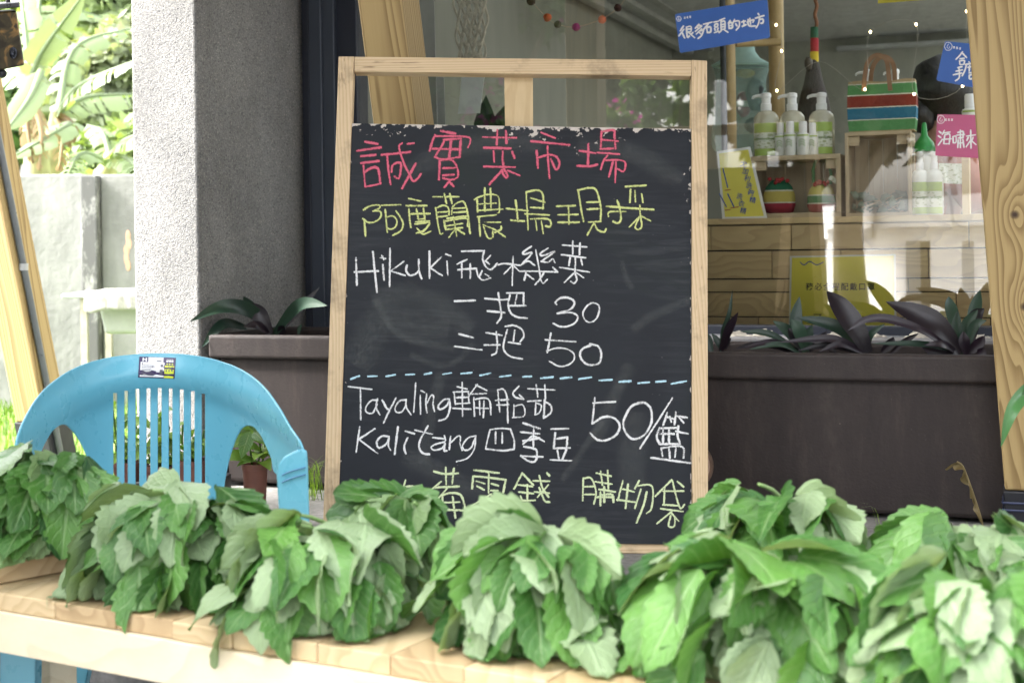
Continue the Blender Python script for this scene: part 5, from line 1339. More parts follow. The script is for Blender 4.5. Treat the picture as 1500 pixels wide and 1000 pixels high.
# seat
mb = MB(); ns = 16
zs_ = 0.42; vs = []; fs = []
for j in range(ns + 1):
    for i in range(ns + 1):
        u_ = i / ns * 2 - 1; v_ = j / ns
        xc = P(238, 700, 2.5).x
        hw = 0.215 + 0.04 * (1 - v_)
        z = zs_ + 0.015 * (1 - v_) - 0.018 * (1 - u_ * u_) * math.sin(v_ * 3.14) - 0.03 * max(0, 0.12 - v_) / 0.12
        vs.append(Vector((xc + u_ * hw, 2.26 + v_ * 0.42, z)))
for j in range(ns):
    for i in range(ns): fs.append((j * (ns + 1) + i, j * (ns + 1) + i + 1, (j + 1) * (ns + 1) + i + 1, (j + 1) * (ns + 1) + i))
mb.add(vs, fs); mb.build('seat', m_bl.mat, chair, smooth=180, solid=0.005)
# product sticker on the crest
def chp(px, py, o_=0.0): return P(px, py, chY(px) + bulge(px, py) - 0.0029 - o_)
def patch(mb, x0, x1, y0, y1, o_, sk=-2.0, n=6):
    vs = []; fs = []
    for j in range(n + 1):
        for i in range(n + 1):
            x = x0 + (x1 - x0) * i / n; y = y0 + (y1 - y0) * j / n
            vs.append(chp(x + sk * (y - 540) / 30, y + (x - 230) * 0.035, o_))
    for j in range(n):
        for i in range(n): fs.append((j * (n + 1) + i, (j + 1) * (n + 1) + i, (j + 1) * (n + 1) + i + 1, j * (n + 1) + i + 1))
    mb.add(vs, fs)
mb = MB(); patch(mb, 203, 256.5, 523, 553.5, 0.0004)
stk = mb.build('product_sticker', plain('sticker_purple', (0.035, 0.02, 0.09), 0.35, .05), chair)
for nm, mat_, rects in (('white_field', plain('sticker_white', (0.72, 0.72, 0.74), .4, .05), [(205.5, 240.5, 530.5, 552), (216.5, 238.5, 523.5, 530.6)]),
                        ('yellow_field', plain('sticker_yellow', (0.66, 0.72, 0.06), .4, .05), [(241, 254.8, 535, 553), (243.5, 245.5, 531.8, 533.6), (247, 249, 531.8, 533.6), (251, 253, 531.8, 533.6)]),
                        ('sticker_text', plain('sticker_ink', (0.10, 0.10, 0.13), .4, .05), [(207.5, 209, 532, 534), (207.5, 226, 535.2, 535.9), (207.5, 227, 537.6, 538.3), (207.5, 222, 540, 540.7), (207.5, 225, 542.4, 543.1), (207.5, 224, 544.8, 545.5), (207.5, 229, 547.2, 547.9), (207.5, 226, 549.4, 550), (234, 238.5, 541, 548), (235, 238.5, 533.5, 537), (229, 236, 528, 529.5), (246, 248, 536.5, 539), (251, 253, 536.5, 538.5), (242.5, 244.8, 541, 543.5), (247, 248.5, 540.5, 543.5), (250.5, 253, 540.5, 543)]),
                        ('sticker_lettering', plain('sticker_letter', (0.8, 0.8, 0.82), .4, .05), [(208, 209.8, 524.5, 529.5), (212.6, 214.4, 524.5, 529.5), (209.8, 212.6, 526.4, 527.6), (243, 253, 525.8, 526.4), (243, 246, 527.4, 529.6), (246.6, 249.6, 527.4, 529.6), (250.2, 253.2, 527.4, 529.6)])):
    mb = MB()
    for r_ in rects: patch(mb, *r_, 0.0008 if 'field' in nm else 0.0012, n=2)
    mb.build(nm, mat_, stk)

def TBx(s0, s1, t0, t1, z0, z1, mb=None):
    mb = mb or WB(); mb.hexa([(s0, t0, z0), (s1, t0, z0), (s1, t1, z0), (s0, t1, z0)], [(s0, t0, z1), (s1, t0, z1), (s1, t1, z1), (s0, t1, z1)]); return mb
# ================================================================== market table
ZT = 0.554
UT = Vector((math.cos(R(30)), -math.sin(R(30)), 0)); TT = Vector((math.sin(R(30)), math.cos(R(30)), 0))   # the table stands a little askew
def stT(p): d = p - A0; return d.dot(UT), d.dot(TT), p.z
def WT(s, t, z=0.0): return A0 + UT * s + TT * t + Z * z
q0 = hit(250, 908, Vector((0, 0, ZT)), Z)
_, TF, _ = stT(q0)                                   # front edge line of the table
def TBt(s0, s1, t0, t1, z0, z1):
    mb = MB(frame(A0, UT, TT, Z)); mb.hexa([(s0, t0, z0), (s1, t0, z0), (s1, t1, z0), (s0, t1, z0)], [(s0, t0, z1), (s1, t0, z1), (s1, t1, z1), (s0, t1, z1)]); return mb
sa = stT(hit(-330, 840, Vector((0, 0, ZT)), Z))[0]; sb = stT(hit(1750, 1180, Vector((0, 0, ZT)), Z))[0]
table = empty('market_table', WT((sa + sb) / 2, TF + .2, 0), 'long low table of pale pine planks carrying the leafy bunches', 'table')
rt = random.Random(5); x = sa; k = 0; TD = 0.44
tops = [wood('pine_plank_%d' % i, l_, d_, axis=1, ring=32 + 5 * i, stretch=0.07, off=(0.3 * i, .1, .07 * i), wob=.3, fine=.3, rough=.65) for i, (l_, d_) in enumerate((((0.58, 0.44, 0.25), (0.40, 0.28, 0.14)), ((0.64, 0.50, 0.30), (0.48, 0.35, 0.19)), ((0.54, 0.40, 0.23), (0.37, 0.25, 0.13))))]
while x < sb:
    wd = rt.uniform(0.09, 0.14)
    TBt(x + .0005, x + wd - .0005, TF + rt.uniform(0, .003), TF + TD, ZT - 0.024, ZT - rt.uniform(0, .0012)).build('top_plank', tops[rt.choice((0, 1, 1, 2))], table, bevel=0.002)
    x += wd
m_apr = wood('apron_pine', (0.80, 0.70, 0.52), (0.68, 0.56, 0.38), axis=0, ring=14, stretch=0.04, off=(0, .4, .12), wob=.4, fine=.45, rough=.6)
TBt(sa, sb, TF - 0.004, TF + 0.022, ZT - 0.024 - 0.056, ZT - 0.0245).build('apron', m_apr, table, bevel=0.002)
TBt(sa, sb, TF + TD - 0.022, TF + TD, ZT - 0.024 - 0.056, ZT - 0.0245).build('apron', m_apr, table, bevel=0.002)
for s_ in (sa + .03, sb - .09):
    for t_ in (TF + .025, TF + TD - .085):
        TBt(s_, s_ + .06, t_, t_ + .06, 0.0, ZT - 0.025).build('leg', m_apr, table, bevel=0.003)
# a loose board lying across its left end
c0 = hit(0, 856, Vector((0, 0, ZT)), Z); c1 = hit(136, 830, Vector((0, 0, ZT)), Z)
dr = (c1 - c0).normalized(); pr = Vector((-dr.y, dr.x, 0)); ZP = ZT + 0.028
a0 = c0 - dr * 0.05; b0 = c0 + dr * 0.42
mb = MB(); lo = [a0, b0, b0 + pr * .26, a0 + pr * .26]
mb.hexa([v_ + Z * 0.001 for v_ in lo], [v_ + Z * 0.028 for v_ in lo])
lp = mb.build('loose_board', wood('loose_board_pine', (0.62, 0.47, 0.29), (0.44, 0.30, 0.17), axis=0, ring=26, stretch=.06, wob=.3, fine=.3), bevel=.002)
tag(lp, 'thick loose pine board lying across the left end of the table', 'board')

# ================================================================== bunches of leaves
def leafy(name, lo, hi, back):
    return leafmat(name, lo, hi, back=back, trans=0.22, rough=0.33, veins=7, veincol=(0.40, 0.55, 0.28), scale=16, spec=0.5, tint=(0.42, 0.8, 0.16))
m_blit = leafy('vegetable_leaf_lit', (0.034, 0.125, 0.026), (0.145, 0.335, 0.065), (0.33, 0.45, 0.25))  # lit leaf copy: stronger sky light on these bunches put into the colour
m_bshade = leafy('vegetable_leaf_shaded', (0.022, 0.085, 0.018), (0.105, 0.26, 0.045), (0.20, 0.31, 0.13))  # shaded copy of the same leaf, shade put into its colour
m_stalk = plain('green_stalk', (0.22, 0.34, 0.12), 0.5, .25, 30)
def veg_leaf(mb, base, d, nrm, L, wd, r6, droop, fold, curl, twist, flip, clampf):
    """toothed oval leaf, midrib bending with gravity, folded along the midrib, wavy rim"""
    n = 26; cols = (-1, -.62, -.28, 0, .28, .62, 1)
    d = d.normalized(); side = d.cross(nrm).normalized()
    vs = []; uv = []; fs = []
    p = base.copy(); step = L / n
    ph = r6.uniform(0, 6.28); nt = r6.choice((5, 6, 7, 8)); asym = r6.uniform(-.12, .12); wav = r6.uniform(.05, .18)
    for i in range(n + 1):
        u_ = i / n
        nr = side.cross(d).normalized()
        prof = math.sin(math.pi * min(1, u_ ** 0.68)) ** 0.85 if 0 < u_ < 1 else 0.0
        prof = max(prof, 0.05 * (1 - u_))
        tooth = (u_ * nt) % 1.0
        for x in cols:
            ww = wd * prof * (1 + asym * (1 if x > 0 else -1))
            if abs(x) == 1: ww *= 1 - 0.19 * (1 - tooth) if u_ > 0.12 else 1
            off = nr * (abs(x) ** 1.3 * ww * fold - ww * curl * x * x + L * wav * .28 * math.sin(u_ * 8 + ph + x * 1.4) * x * x)
            q = p + side * x * ww + off + (d * (ww * 0.22 * abs(x)))
            vs.append(clampf(q)); uv.append((x, u_))
        p = p + d * step
        d = (d + Vector((0, 0, -1)) * droop * step / L * 1.0).normalized()
        rot = Quaternion(d, twist / n)
        side = (rot @ side); side = (side - d * side.dot(d)).normalized()
    m_ = len(cols)
    for i in range(n):
        for k in range(m_ - 1):
            q = (i * m_ + k, i * m_ + k + 1, (i + 1) * m_ + k + 1, (i + 1) * m_ + k)
            fs.append(q[::-1] if flip else q)
    mb.add(vs, fs, uvs=uv, col=(min(1, max(0, r6.gauss(.5, .28))), 0, 0, 1))
def bunch(label, cx, base_py, wpx, hpx, seed, mat, zt=ZT, back=0.0, n=(22, 32, 40), Lr=(.068, .122), deep=0.9, front_t=TF, spill=0.35):
    r6 = random.Random(seed)
    q = hit(cx, base_py, Vector((0, 0, zt)), Z) + TT * back
    Yc = q.y; a = wpx / F * Yc / 2 * 1.03; h = hpx / F * Yc * 0.80; b = a * deep
    vd = Vector((q.x, q.y, 0)).normalized(); C = q + vd * b * 1.15
    e = empty('vegetable_bunch', Vector((C.x, C.y, zt)), label, 'leafy vegetable', 'bunches of fresh green leaves on the table')
    fx = UT; fy = -TT                                     # fy towards the buyer
    def clampf(v_):
        s_, t_, z_ = stT(v_)
        if t_ > front_t - 0.004 and z_ < zt + 0.003: v_ = Vector((v_.x, v_.y, zt + 0.003 + 0.002 * abs(math.sin(v_.x * 300))))
        return v_
    mb = MB()
    for shell, cnt in zip((0.66, 0.82, 0.96), n):
        for k in range(cnt):
            az = r6.uniform(-2.0, 2.0) if shell > .8 else r6.uniform(-2.6, 2.6)      # 0 = towards the buyer
            el = math.asin(min(1, max(0.02, r6.uniform(0.05, 1.0))))
            if k < 5: el = r6.uniform(.9, 1.4)
            ce = math.cos(el) ** 0.5
            lump = 1 + .13 * mnoise.noise(Vector((az * 1.7, el * 2.4, seed)))
            o_ = (fx * math.sin(az) * ce * a + fy * math.cos(az) * ce * b + Z * math.sin(el) ** .85 * h) * lump
            nr = (fx * math.sin(az) * math.cos(el) / a + fy * math.cos(az) * math.cos(el) / b + Z * math.sin(el) / h).normalized()
            down = (Z * -1 - nr * nr.dot(-Z))
            rad = (fx * math.sin(az) + fy * math.cos(az))
            d = down * (.9 if down.length > .35 else .5) + rad * 0.5 + fx * r6.gauss(0, .55) + fy * 0.25 + Z * r6.gauss(0, .25)
            d = d - nr * d.dot(nr) * 0.9
            if d.length < 1e-3: d = fy.copy()
            d.normalize()
            # lift the tip clear of the mound
            d = (d + nr * r6.uniform(0.0, 0.6)).normalized()
            L = r6.uniform(*Lr) * (Yc / 1.6) ** 0.35; wd = L * r6.uniform(.31, .42)
            pos = C + o_ * shell - d * L * 0.45 - nr * 0.006
            n2 = (nr + Vector((r6.gauss(0, .48), r6.gauss(0, .48), r6.gauss(0, .4)))).normalized()
            veg_leaf(mb, pos, d, n2, L, wd, r6, r6.uniform(.3, 1.3), r6.uniform(-.1, .45), r6.uniform(-.05, .25), r6.gauss(0, .6), r6.random() < 0.37, clampf)
    # limp leaves over the table edge and lying at the foot
    for k in range(4):
        az = r6.uniform(-1.5, 1.5)
        rad = fx * math.sin(az) + fy * math.cos(az)
        pos = C + fx * math.sin(az) * a * .65 + fy * math.cos(az) * b * .5 + Z * r6.uniform(.02, .05)
        L = r6.uniform(.08, .12)
        veg_leaf(mb, pos, rad + Z * .15, Z, L, L * .3, r6, 1.2, .2, .1, r6.gauss(0, .5), r6.random() < .5, clampf)
    mb.build('leaves', mat, e, smooth=180)
    ms_ = MB()
    for k in range(26):
        x_ = r6.uniform(-.5, .5) * a; z_ = zt + 0.012 + abs(r6.gauss(0, .022))
        p0 = Vector((C.x, C.y, 0)) + fx * x_ + fy * b * r6.uniform(-.1, .3); p0.z = z_ + h * r6.uniform(.15, .5)
        p1 = Vector((C.x, C.y, 0)) + fx * x_ * .6 - fy * (b * .9); p1.z = z_
        ms_.tube(bez([p0, (p0 + p1) / 2 + Z * .01, p1], 5), [.0024, .0028, .003, .0032, .0034, .0034], 6)
    ms_.build('stalks', m_stalk, e, smooth=180)
    return e
m_bhalf_shade = leafy('vegetable_leaf_half_shaded', (0.027, 0.10, 0.022), (0.12, 0.285, 0.056), (0.28, 0.39, 0.21))  # half-shaded copy of the same leaf, light level put into its colour
bunch('dark green leafy bunch lying on the loose board at the left end', 48, 832, 250, 205, 101, m_bshade, zt=ZP + .001, back=0.02)
bunch('drooping leafy bunch second from the left beside the blue chair slats', 262, 905, 338, 222, 102, m_bhalf_shade)
bunch('dark leafy bunch behind the others touching the left stile of the chalkboard', 548, 900, 182, 182, 104, m_bshade, back=0.05)
bunch('bright leafy bunch under the lower left corner of the chalkboard', 478, 948, 345, 212, 103, m_blit)
bunch('large pale leafy bunch hiding the bottom middle of the chalkboard', 792, 985, 330, 238, 105, m_blit)
bunch('leafy bunch at the back right in front of the planter', 1120, 905, 285, 200, 106, m_blit, back=0.03)
bunch('biggest leafy bunch right of centre spilling over the table edge', 1105, 1042, 440, 262, 107, m_blit, Lr=(.085, .13))
bunch('leafy bunch at the back below the knotty post', 1400, 930, 290, 175, 108, m_bhalf_shade, back=0.03)
bunch('leafy bunch cut off by the right front corner of the picture', 1440, 1120, 360, 310, 109, m_blit, Lr=(.085, .13))

# ================================================================== inside the display window
DI = 0.15                                            # depths below are counted from 15 cm behind the pillar front
_W = W
def wt(px, py, t): return hit(px, py, _W(0, t + DI), T)
def W(s, t, z=0.0): return _W(s, t + DI, z)
def WB(): return MB(frame(A0 + T * DI))
TG -= DI; TB -= DI
m_cnt = [wood('counter_plank_%d' % i, (0.70 + .03 * i, 0.54 + .02 * i, 0.29), (0.52, 0.37, 0.19), axis=0, ring=16 + 6 * i, stretch=.09, off=(.4 * i, .15, .1 + .2 * i), wob=.4, fine=.35, rough=.55) for i in range(3)]
m_crate = wood('crate_wood', (0.54, 0.44, 0.29), (0.40, 0.31, 0.19), axis=2, ring=22, stretch=.06, wob=.3, fine=.5, rough=.7)
m_crate_h = wood('crate_wood_across', (0.58, 0.47, 0.31), (0.43, 0.33, 0.20), axis=0, ring=22, stretch=.06, wob=.3, fine=.5, rough=.7)
TCN = 0.60                                            # front of the counter
def z_at(px, py, t): return szt(px, py, t)[1]
ztop = z_at(1140, 319, TCN)
cnt = empty('display_counter', W(1.8, TCN + .25, ZL), 'display counter clad with pale wood planks inside the window', 'counter')
s_l, s_r = 0.9, 3.3
TBx(s_l, s_r, TCN - .006, TCN + .48, z_at(1140, 328, TCN), ztop).build('counter_top', m_cnt[1], cnt, bevel=.002)
rows = [(329.5, 366, [1042, 1160, 1265, 1420, 1520]), (367.2, 408, [1000, 1131, 1232, 1360, 1500]), (409, 427.5, [1000, 1200, 1330, 1500]), (428.3, 464, [960, 1250, 1400, 1540]), (464.8, 492, [1000, 1110, 1300, 1450, 1560]), (493, 530, [960, 1180, 1380, 1560])]
kk = 0
for y0, y1, js in rows:
    za, zb2 = z_at(1140, y1, TCN), z_at(1140, y0, TCN)
    ss = [s_l] + [sx_at(j, TCN) for j in js if s_l < sx_at(j, TCN) < s_r] + [s_r]
    for a, b in zip(ss[:-1], ss[1:]):
        kk += 1
        TBx(a + .0012, b - .0012, TCN, TCN + .02, za + .001, zb2 - .001).build('cladding_plank', m_cnt[kk * 2 % 3], cnt, bevel=.0012)
TBx(s_l, s_r, TCN + .0205, TCN + .46, ZL + .001, z_at(1140, 330, TCN)).build('carcass', plain('dark_gap', (0.03, .025, .02), .9), cnt)

def TFrame(px, py, t, rot=0.0, tilt=0.0, lean=0.0):
    """flat things facing the street: local x right, y up, z towards the street"""
    o_ = wt(px, py, t)
    xa = (U * math.cos(rot) + Z * math.sin(rot)); ya = (-U * math.sin(rot) + Z * math.cos(rot))
    n_ = -T
    if tilt:
        q = Quaternion(xa, tilt); ya = q @ ya; n_ = q @ n_
    return frame(o_, xa, ya, n_)
def card(name, label, cat, corners, t, mat, group=None, lean=0.0, th=0.0015, rnd=0.0):
    """flat sign on an upright plane; corners are photo pixels (bottom left, bottom right, top right, top left)"""
    n_ = (T + Z * lean).normalized(); p0 = wt(*corners[0], t)
    fr_ = [hit(x, y, p0, n_) for x, y in corners]
    if rnd:
        out = []
        for i in range(4):
            a, b, c_ = fr_[i - 1], fr_[i], fr_[(i + 1) % 4]
            for k in range(5):
                f_ = k / 4
                pa = b + (a - b).normalized() * rnd; pb = b + (c_ - b).normalized() * rnd
                out.append((pa * (1 - f_) + b * f_) * (1 - f_) + (b * (1 - f_) + pb * f_) * f_)
        fr_ = out
    mb = MB(); m_ = len(fr_)
    mb.add(fr_ + [q + n_ * th for q in fr_], [tuple(range(m_)), tuple(range(2 * m_ - 1, m_ - 1, -1))] + [(i, i + m_, (i + 1) % m_ + m_, (i + 1) % m_) for i in range(m_)])
    o = mb.build(name, mat); tag(o, label, cat, group)
    return o, (lambda x, y, off: hit(x, y, p0 - n_ * off, n_))
def ink(name, strokes, win, width, proj, parent, mat):
    mb = MB(); strokes_mesh(mb, strokes, win, width, proj, 0.0006); return mb.build(name, mat, parent)
def printed(name, text, px, py, hpx, t, parent, mat, rot=0.0, off=.0008, vertical=False, proj=None):
    """printed characters placed one by one on a sign"""
    mb = MB(); x, y = px, py
    for ch in text:
        cu = bpy.data.curves.new('t', 'FONT'); cu.body = ch; cu.size = 1.0; cu.resolution_u = 3; cu.offset = 0.012
        ob = bpy.data.objects.new('t', cu); COL.objects.link(ob); bpy.context.view_layer.update()
        me = bpy.data.meshes.new_from_object(ob.evaluated_get(bpy.context.evaluated_depsgraph_get()))
        vs = [proj(x + hpx * (v_.co.x * math.cos(rot) + v_.co.y * math.sin(rot)), y - hpx * (v_.co.y * math.cos(rot) - v_.co.x * math.sin(rot)), off) for v_ in me.vertices]
        mb.add(vs, [tuple(p_.vertices) for p_ in me.polygons])
        bpy.data.objects.remove(ob); bpy.data.curves.remove(cu); bpy.data.meshes.remove(me)
        if vertical: x += hpx * 1.12 * math.sin(rot); y += hpx * 1.12 * math.cos(rot)
        else: x += hpx * 1.12 * math.cos(rot); y += hpx * 1.12 * math.sin(rot)
    return mb.build(name, mat, parent)
m_sblue = plain('sign_blue', (0.035, 0.12, 0.42), .4, .05)
m_spink = plain('sign_pink', (0.50, 0.10, 0.22), .45, .05)
m_ink_w = plain('sign_white_ink', (0.78, 0.80, 0.80), .6, .05)
m_ink_b = plain('sign_blue_ink', (0.05, 0.10, 0.34), .6, .05)
m_ink_k = plain('sign_black_ink', (0.02, 0.02, 0.02), .6, .05)
# --- blue sign on the glass
sg1, pj1 = card('window_sign', 'long tilted blue sign with white handwriting stuck high on the window', 'sign', [(996, 78), (1128, 55.5), (1124, -1), (988.5, 21)], TG - .006, m_sblue, 'handwritten signs on the window', rnd=.006)
wS1 = (960, 0, .16)
S1 = [[(258,240),(228,285)],[(262,270),(215,332)],[(245,300),(268,350)],[(285,250),(293,340),(312,332)],[(285,250),(325,245),(325,290),(290,295)],[(290,270),(322,268)],[(305,300),(360,348)],[(345,300),(325,318)],
 [(400,225),(365,262)],[(395,240),(425,240),(365,290)],[(380,250),(395,262)],[(425,265),(375,315)],[(410,285),(440,280),(420,330),(390,355)],[(400,298),(415,312)],
 [(440,225),(520,205)],[(485,220),(440,275)],[(470,255),(475,300)],[(470,255),(505,250),(505,295),(475,300)],
 [(535,205),(575,198)],[(545,225),(570,220),(568,245),(545,250),(545,225)],[(543,262),(548,280)],[(575,258),(568,278)],[(540,302),(580,287)],[(585,190),(635,170)],[(605,190),(600,205)],[(600,205),(602,275)],[(600,205),(635,198),(637,265)],[(605,228),(632,224)],[(605,250),(632,246)],[(602,275),(637,266)],[(605,282),(582,302)],[(630,275),(665,298)],
 [(685,190),(668,215)],[(672,215),(675,265)],[(672,215),(700,210),(705,255),(675,262)],[(675,238),(702,235)],[(725,180),(710,215)],[(718,200),(765,195),(768,240),(740,278)],[(735,220),(748,240)],
 [(790,205),(825,195)],[(808,190),(812,240)],[(795,245),(830,228)],[(840,205),(900,182),(892,208)],[(865,170),(872,225)],[(850,180),(850,225),(870,242),(915,240)],
 [(940,125),(950,140)],[(915,170),(995,145)],[(955,155),(945,215),(922,258)],[(952,182),(985,178),(985,212),(965,215)]]
ink('handwriting', S1, wS1, 2.7, pj1, sg1, m_ink_w)
LOGO = lambda cx, cy: [[(cx - 22, cy), (cx - 12, cy - 20), (cx + 10, cy - 20), (cx + 22, cy), (cx + 10, cy + 20), (cx - 12, cy + 20), (cx - 22, cy)], [(cx + 2, cy - 14), (cx - 8, cy + 4), (cx + 4, cy + 12), (cx + 8, cy)]]
def tinytext(x, y, n, dx, dy=0, w_=14):
    out = []
    for i in range(n):
        a, b = x + i * dx, y + i * dy
        out += [[(a, b - w_ * .5), (a + w_, b - w_ * .5)], [(a, b + w_ * .5), (a + w_, b + w_ * .5)], [(a + w_ * .5, b - w_ * .6), (a + w_ * .5, b + w_ * .6)], [(a, b), (a + w_ * .9, b)]]
    return out
ink('emblem', LOGO(215, 175) + tinytext(262, 165, 3, 25, -4), wS1, 0.9, pj1, sg1, m_ink_w)
sg2, pj2 = card('window_sign', 'blue sign with white handwriting cut off by the knotty post', 'sign', [(1371.5, 118), (1446, 132), (1456, 68), (1384, 60.5)], TG - .006, m_sblue, 'handwritten signs on the window', rnd=.006)
wS2 = (1230, 60, .26)
S2 = [[(692,62),(675,85),(655,105)],[(690,68),(715,95)],[(678,102),(702,99)],[(675,113),(678,135)],[(675,115),(702,111),(700,133)],[(678,135),(700,133)],[(690,146),(665,152)],[(655,172),(692,164)],[(640,192),(688,182)],[(672,152),(674,205),(652,226)],
 [(728,118),(732,126)],[(708,134),(760,126)],[(714,136),(706,165),(690,198)],[(722,150),(742,146)],[(732,140),(730,172)],[(728,182),(750,178)],[(730,195),(752,190),(748,212),(732,214),(730,195)]]
ink('handwriting', S2, wS2, 2.5, pj2, sg2, m_ink_w)
ink('emblem', LOGO(612, 32) + tinytext(640, 38, 3, 17, 3, 9), (1230, 60, .26), 0.9, pj2, sg2, m_ink_w)
sg3, pj3 = card('window_sign', 'pink sign with white handwriting beside the green funnel', 'sign', [(1370, 228), (1452, 233), (1452, 169), (1373, 167.5)], TG - .006, m_spink, 'handwritten signs on the window', rnd=.004)
S3 = [[(560,510),(572,520)],[(555,535),(570,545)],[(555,588),(575,560)],[(590,505),(578,528)],[(585,520),(622,514)],[(592,530),(586,580)],[(592,530),(620,528),(617,582)],[(586,580),(612,580)],[(576,556),(628,552)],
 [(638,540),(640,575)],[(638,540),(655,538),(655,572),(640,575)],[(665,517),(695,511),(695,545)],[(668,548),(696,545)],[(658,532),(704,527)],[(680,503),(680,602)],[(668,558),(665,602)],[(694,555),(700,600)],[(672,577),(692,574)],
 [(714,537),(765,530)],[(738,503),(740,605)],[(725,543),(716,562)],[(752,543),(745,562)],[(736,562),(712,598)],[(742,562),(768,585)]]
ink('handwriting', S3, wS2, 2.4, pj3, sg3, m_ink_w)
ink('emblem', LOGO(570, 443) + tinytext(594, 445, 3, 17, 0, 9), wS2, 0.9, pj3, sg3, m_ink_w)
m_yel = plain('poster_yellow', (0.76, 0.68, 0.08), .35, .08, 4)
m_lam = plain('laminate_border', (0.75, 0.75, 0.70), .15, .03)
sg4, _ = card('paper_notice', 'yellow paper edge hanging at the top of the window', 'notice', [(1286, 5.5), (1362, -0.5), (1362, -60), (1286, -54)], TG + .008, m_yel, 'yellow notices in the window')
# --- yellow notice leaning on the counter
n5, pj5 = card('paper_notice', 'yellow laminated notice with blue vertical printing leaning beside the crate', 'notice', [(1058, 321), (1124, 319.5), (1099, 215), (1050, 222)], .64, m_lam, 'yellow notices in the window', lean=-0.12)
mb = MB(); ff = [pj5(x, y, .0006) for x, y in ((1062, 318), (1119, 316.5), (1096, 219), (1053, 225))]; mb.add(ff, [(0, 1, 2, 3)]); mb.build('paper', m_yel, n5)
printed('printed_text', '尤加利洗碗精', 1084, 243, 9.6, .64, n5, m_ink_b, rot=R(14.0), off=.0014, vertical=True, proj=pj5)
printed('printed_text', '洗衣精', 1078, 290, 9.6, .64, n5, m_ink_b, rot=R(14.0), off=.0014, vertical=True, proj=pj5)
ink('small_print', [[(1059, 247), (1066, 275)], [(1066, 284), (1075, 303)], [(1054, 284), (1064, 303)]], (0, 0, 1), 2.0, lambda x, y, o_: pj5(x, y, o_ + .001), n5, m_ink_b)
ink('small_print', [[(1062, 279), (1070, 278)], [(1070, 305), (1082, 303)], [(1062, 308), (1070, 307)]], (0, 0, 1), 1.6, lambda x, y, o_: pj5(x, y, o_ + .001), n5, plain('small_red_print', (.4, .12, .04), .6))
# --- yellow notice low on the glass
n6, pj6 = card('paper_notice', 'yellow laminated notice with black printing low on the glass above the plants', 'notice', [(1155, 520), (1314, 520), (1312, 372), (1157, 375)], TG + .012, m_lam, 'yellow notices in the window')
mb = MB(); ff = [pj6(x, y, .0006) for x, y in ((1157, 518), (1311, 518), (1309, 374.5), (1160, 377.5))]; mb.add(ff, [(0, 1, 2, 3)]); mb.build('paper', m_yel, n6)
printed('printed_text', '務必全程配戴口罩', 1180, 424, 11.5, 0, n6, m_ink_k, off=.0014, proj=pj6)
printed('printed_text', '口', 1234, 450, 12, 0, n6, m_ink_k, off=.0014, proj=pj6)
printed('printed_text', '可', 1191, 470, 13, 0, n6, m_ink_k, off=.0014, proj=pj6)
printed('printed_text', '台', 1255, 472, 13, 0, n6, m_ink_k, off=.0014, proj=pj6)
ink('small_print', [[(1172, 384), (1178, 388), (1186, 383), (1196, 388), (1206, 384)]], (0, 0, 1), 1.5, lambda x, y, o_: pj6(x, y, o_ + .001), n6, m_ink_b)

# --- crates
def crate(label, x0, x1, y0, y1, t, depth, board_px, divider=None):
    a, zb_ = szt(x0, y1, t); b, zt_ = szt(x1, y0, t); th = board_px / F * wt(x0, y0, t).y
    zb_ = ztop if divider is None or True else zb_
    e = empty('wooden_crate', W((a + b) / 2, t + depth / 2, zb_), label, 'crate', 'wooden crates on the display counter')
    TBx(a, b, t, t + depth, zt_ - th, zt_).build('top_board', m_crate_h, e, bevel=.0015)
    TBx(a, b, t, t + depth, zb_ + .0005, zb_ + th).build('bottom_board', m_crate_h, e, bevel=.0015)
    for (p_, q_) in ((a, a + th), (b - th, b)):
        TBx(p_, q_, t, t + depth, zb_ + th + .0005, zt_ - th - .0005).build('side_board', m_crate, e, bevel=.0015)
    w_ = (b - a - 2 * th) / 4
    for k in range(4): TBx(a + th + k * w_ + .001, a + th + (k + 1) * w_ - .001, t + depth - .008, t + depth, zb_ + th + .001, zt_ - th - .001).build('back_slat', m_crate, e)
    for (p_, sgn) in ((a + th, 1), (b - th, -1)):
        mb = TBx(min(p_, p_ + sgn * .03), max(p_, p_ + sgn * .03), t + .01, t + .03, zt_ - th - .028, zt_ - th - .001); mb.build('corner_block', m_crate_h, e)
    return e, (a, b, zb_ + th, zt_)
c1_, (ca, cb, cz0, cz1) = crate('wide wooden crate holding two woven pouches and carrying the pump bottles', 1101, 1231, 225, 319, .66, .19, 7)
c2_, (da, db, dz0, dz1) = crate('tall wooden crate with dried leaves inside and the striped bag on top', 1239, 1334, 191, 319, .66, .17, 5)
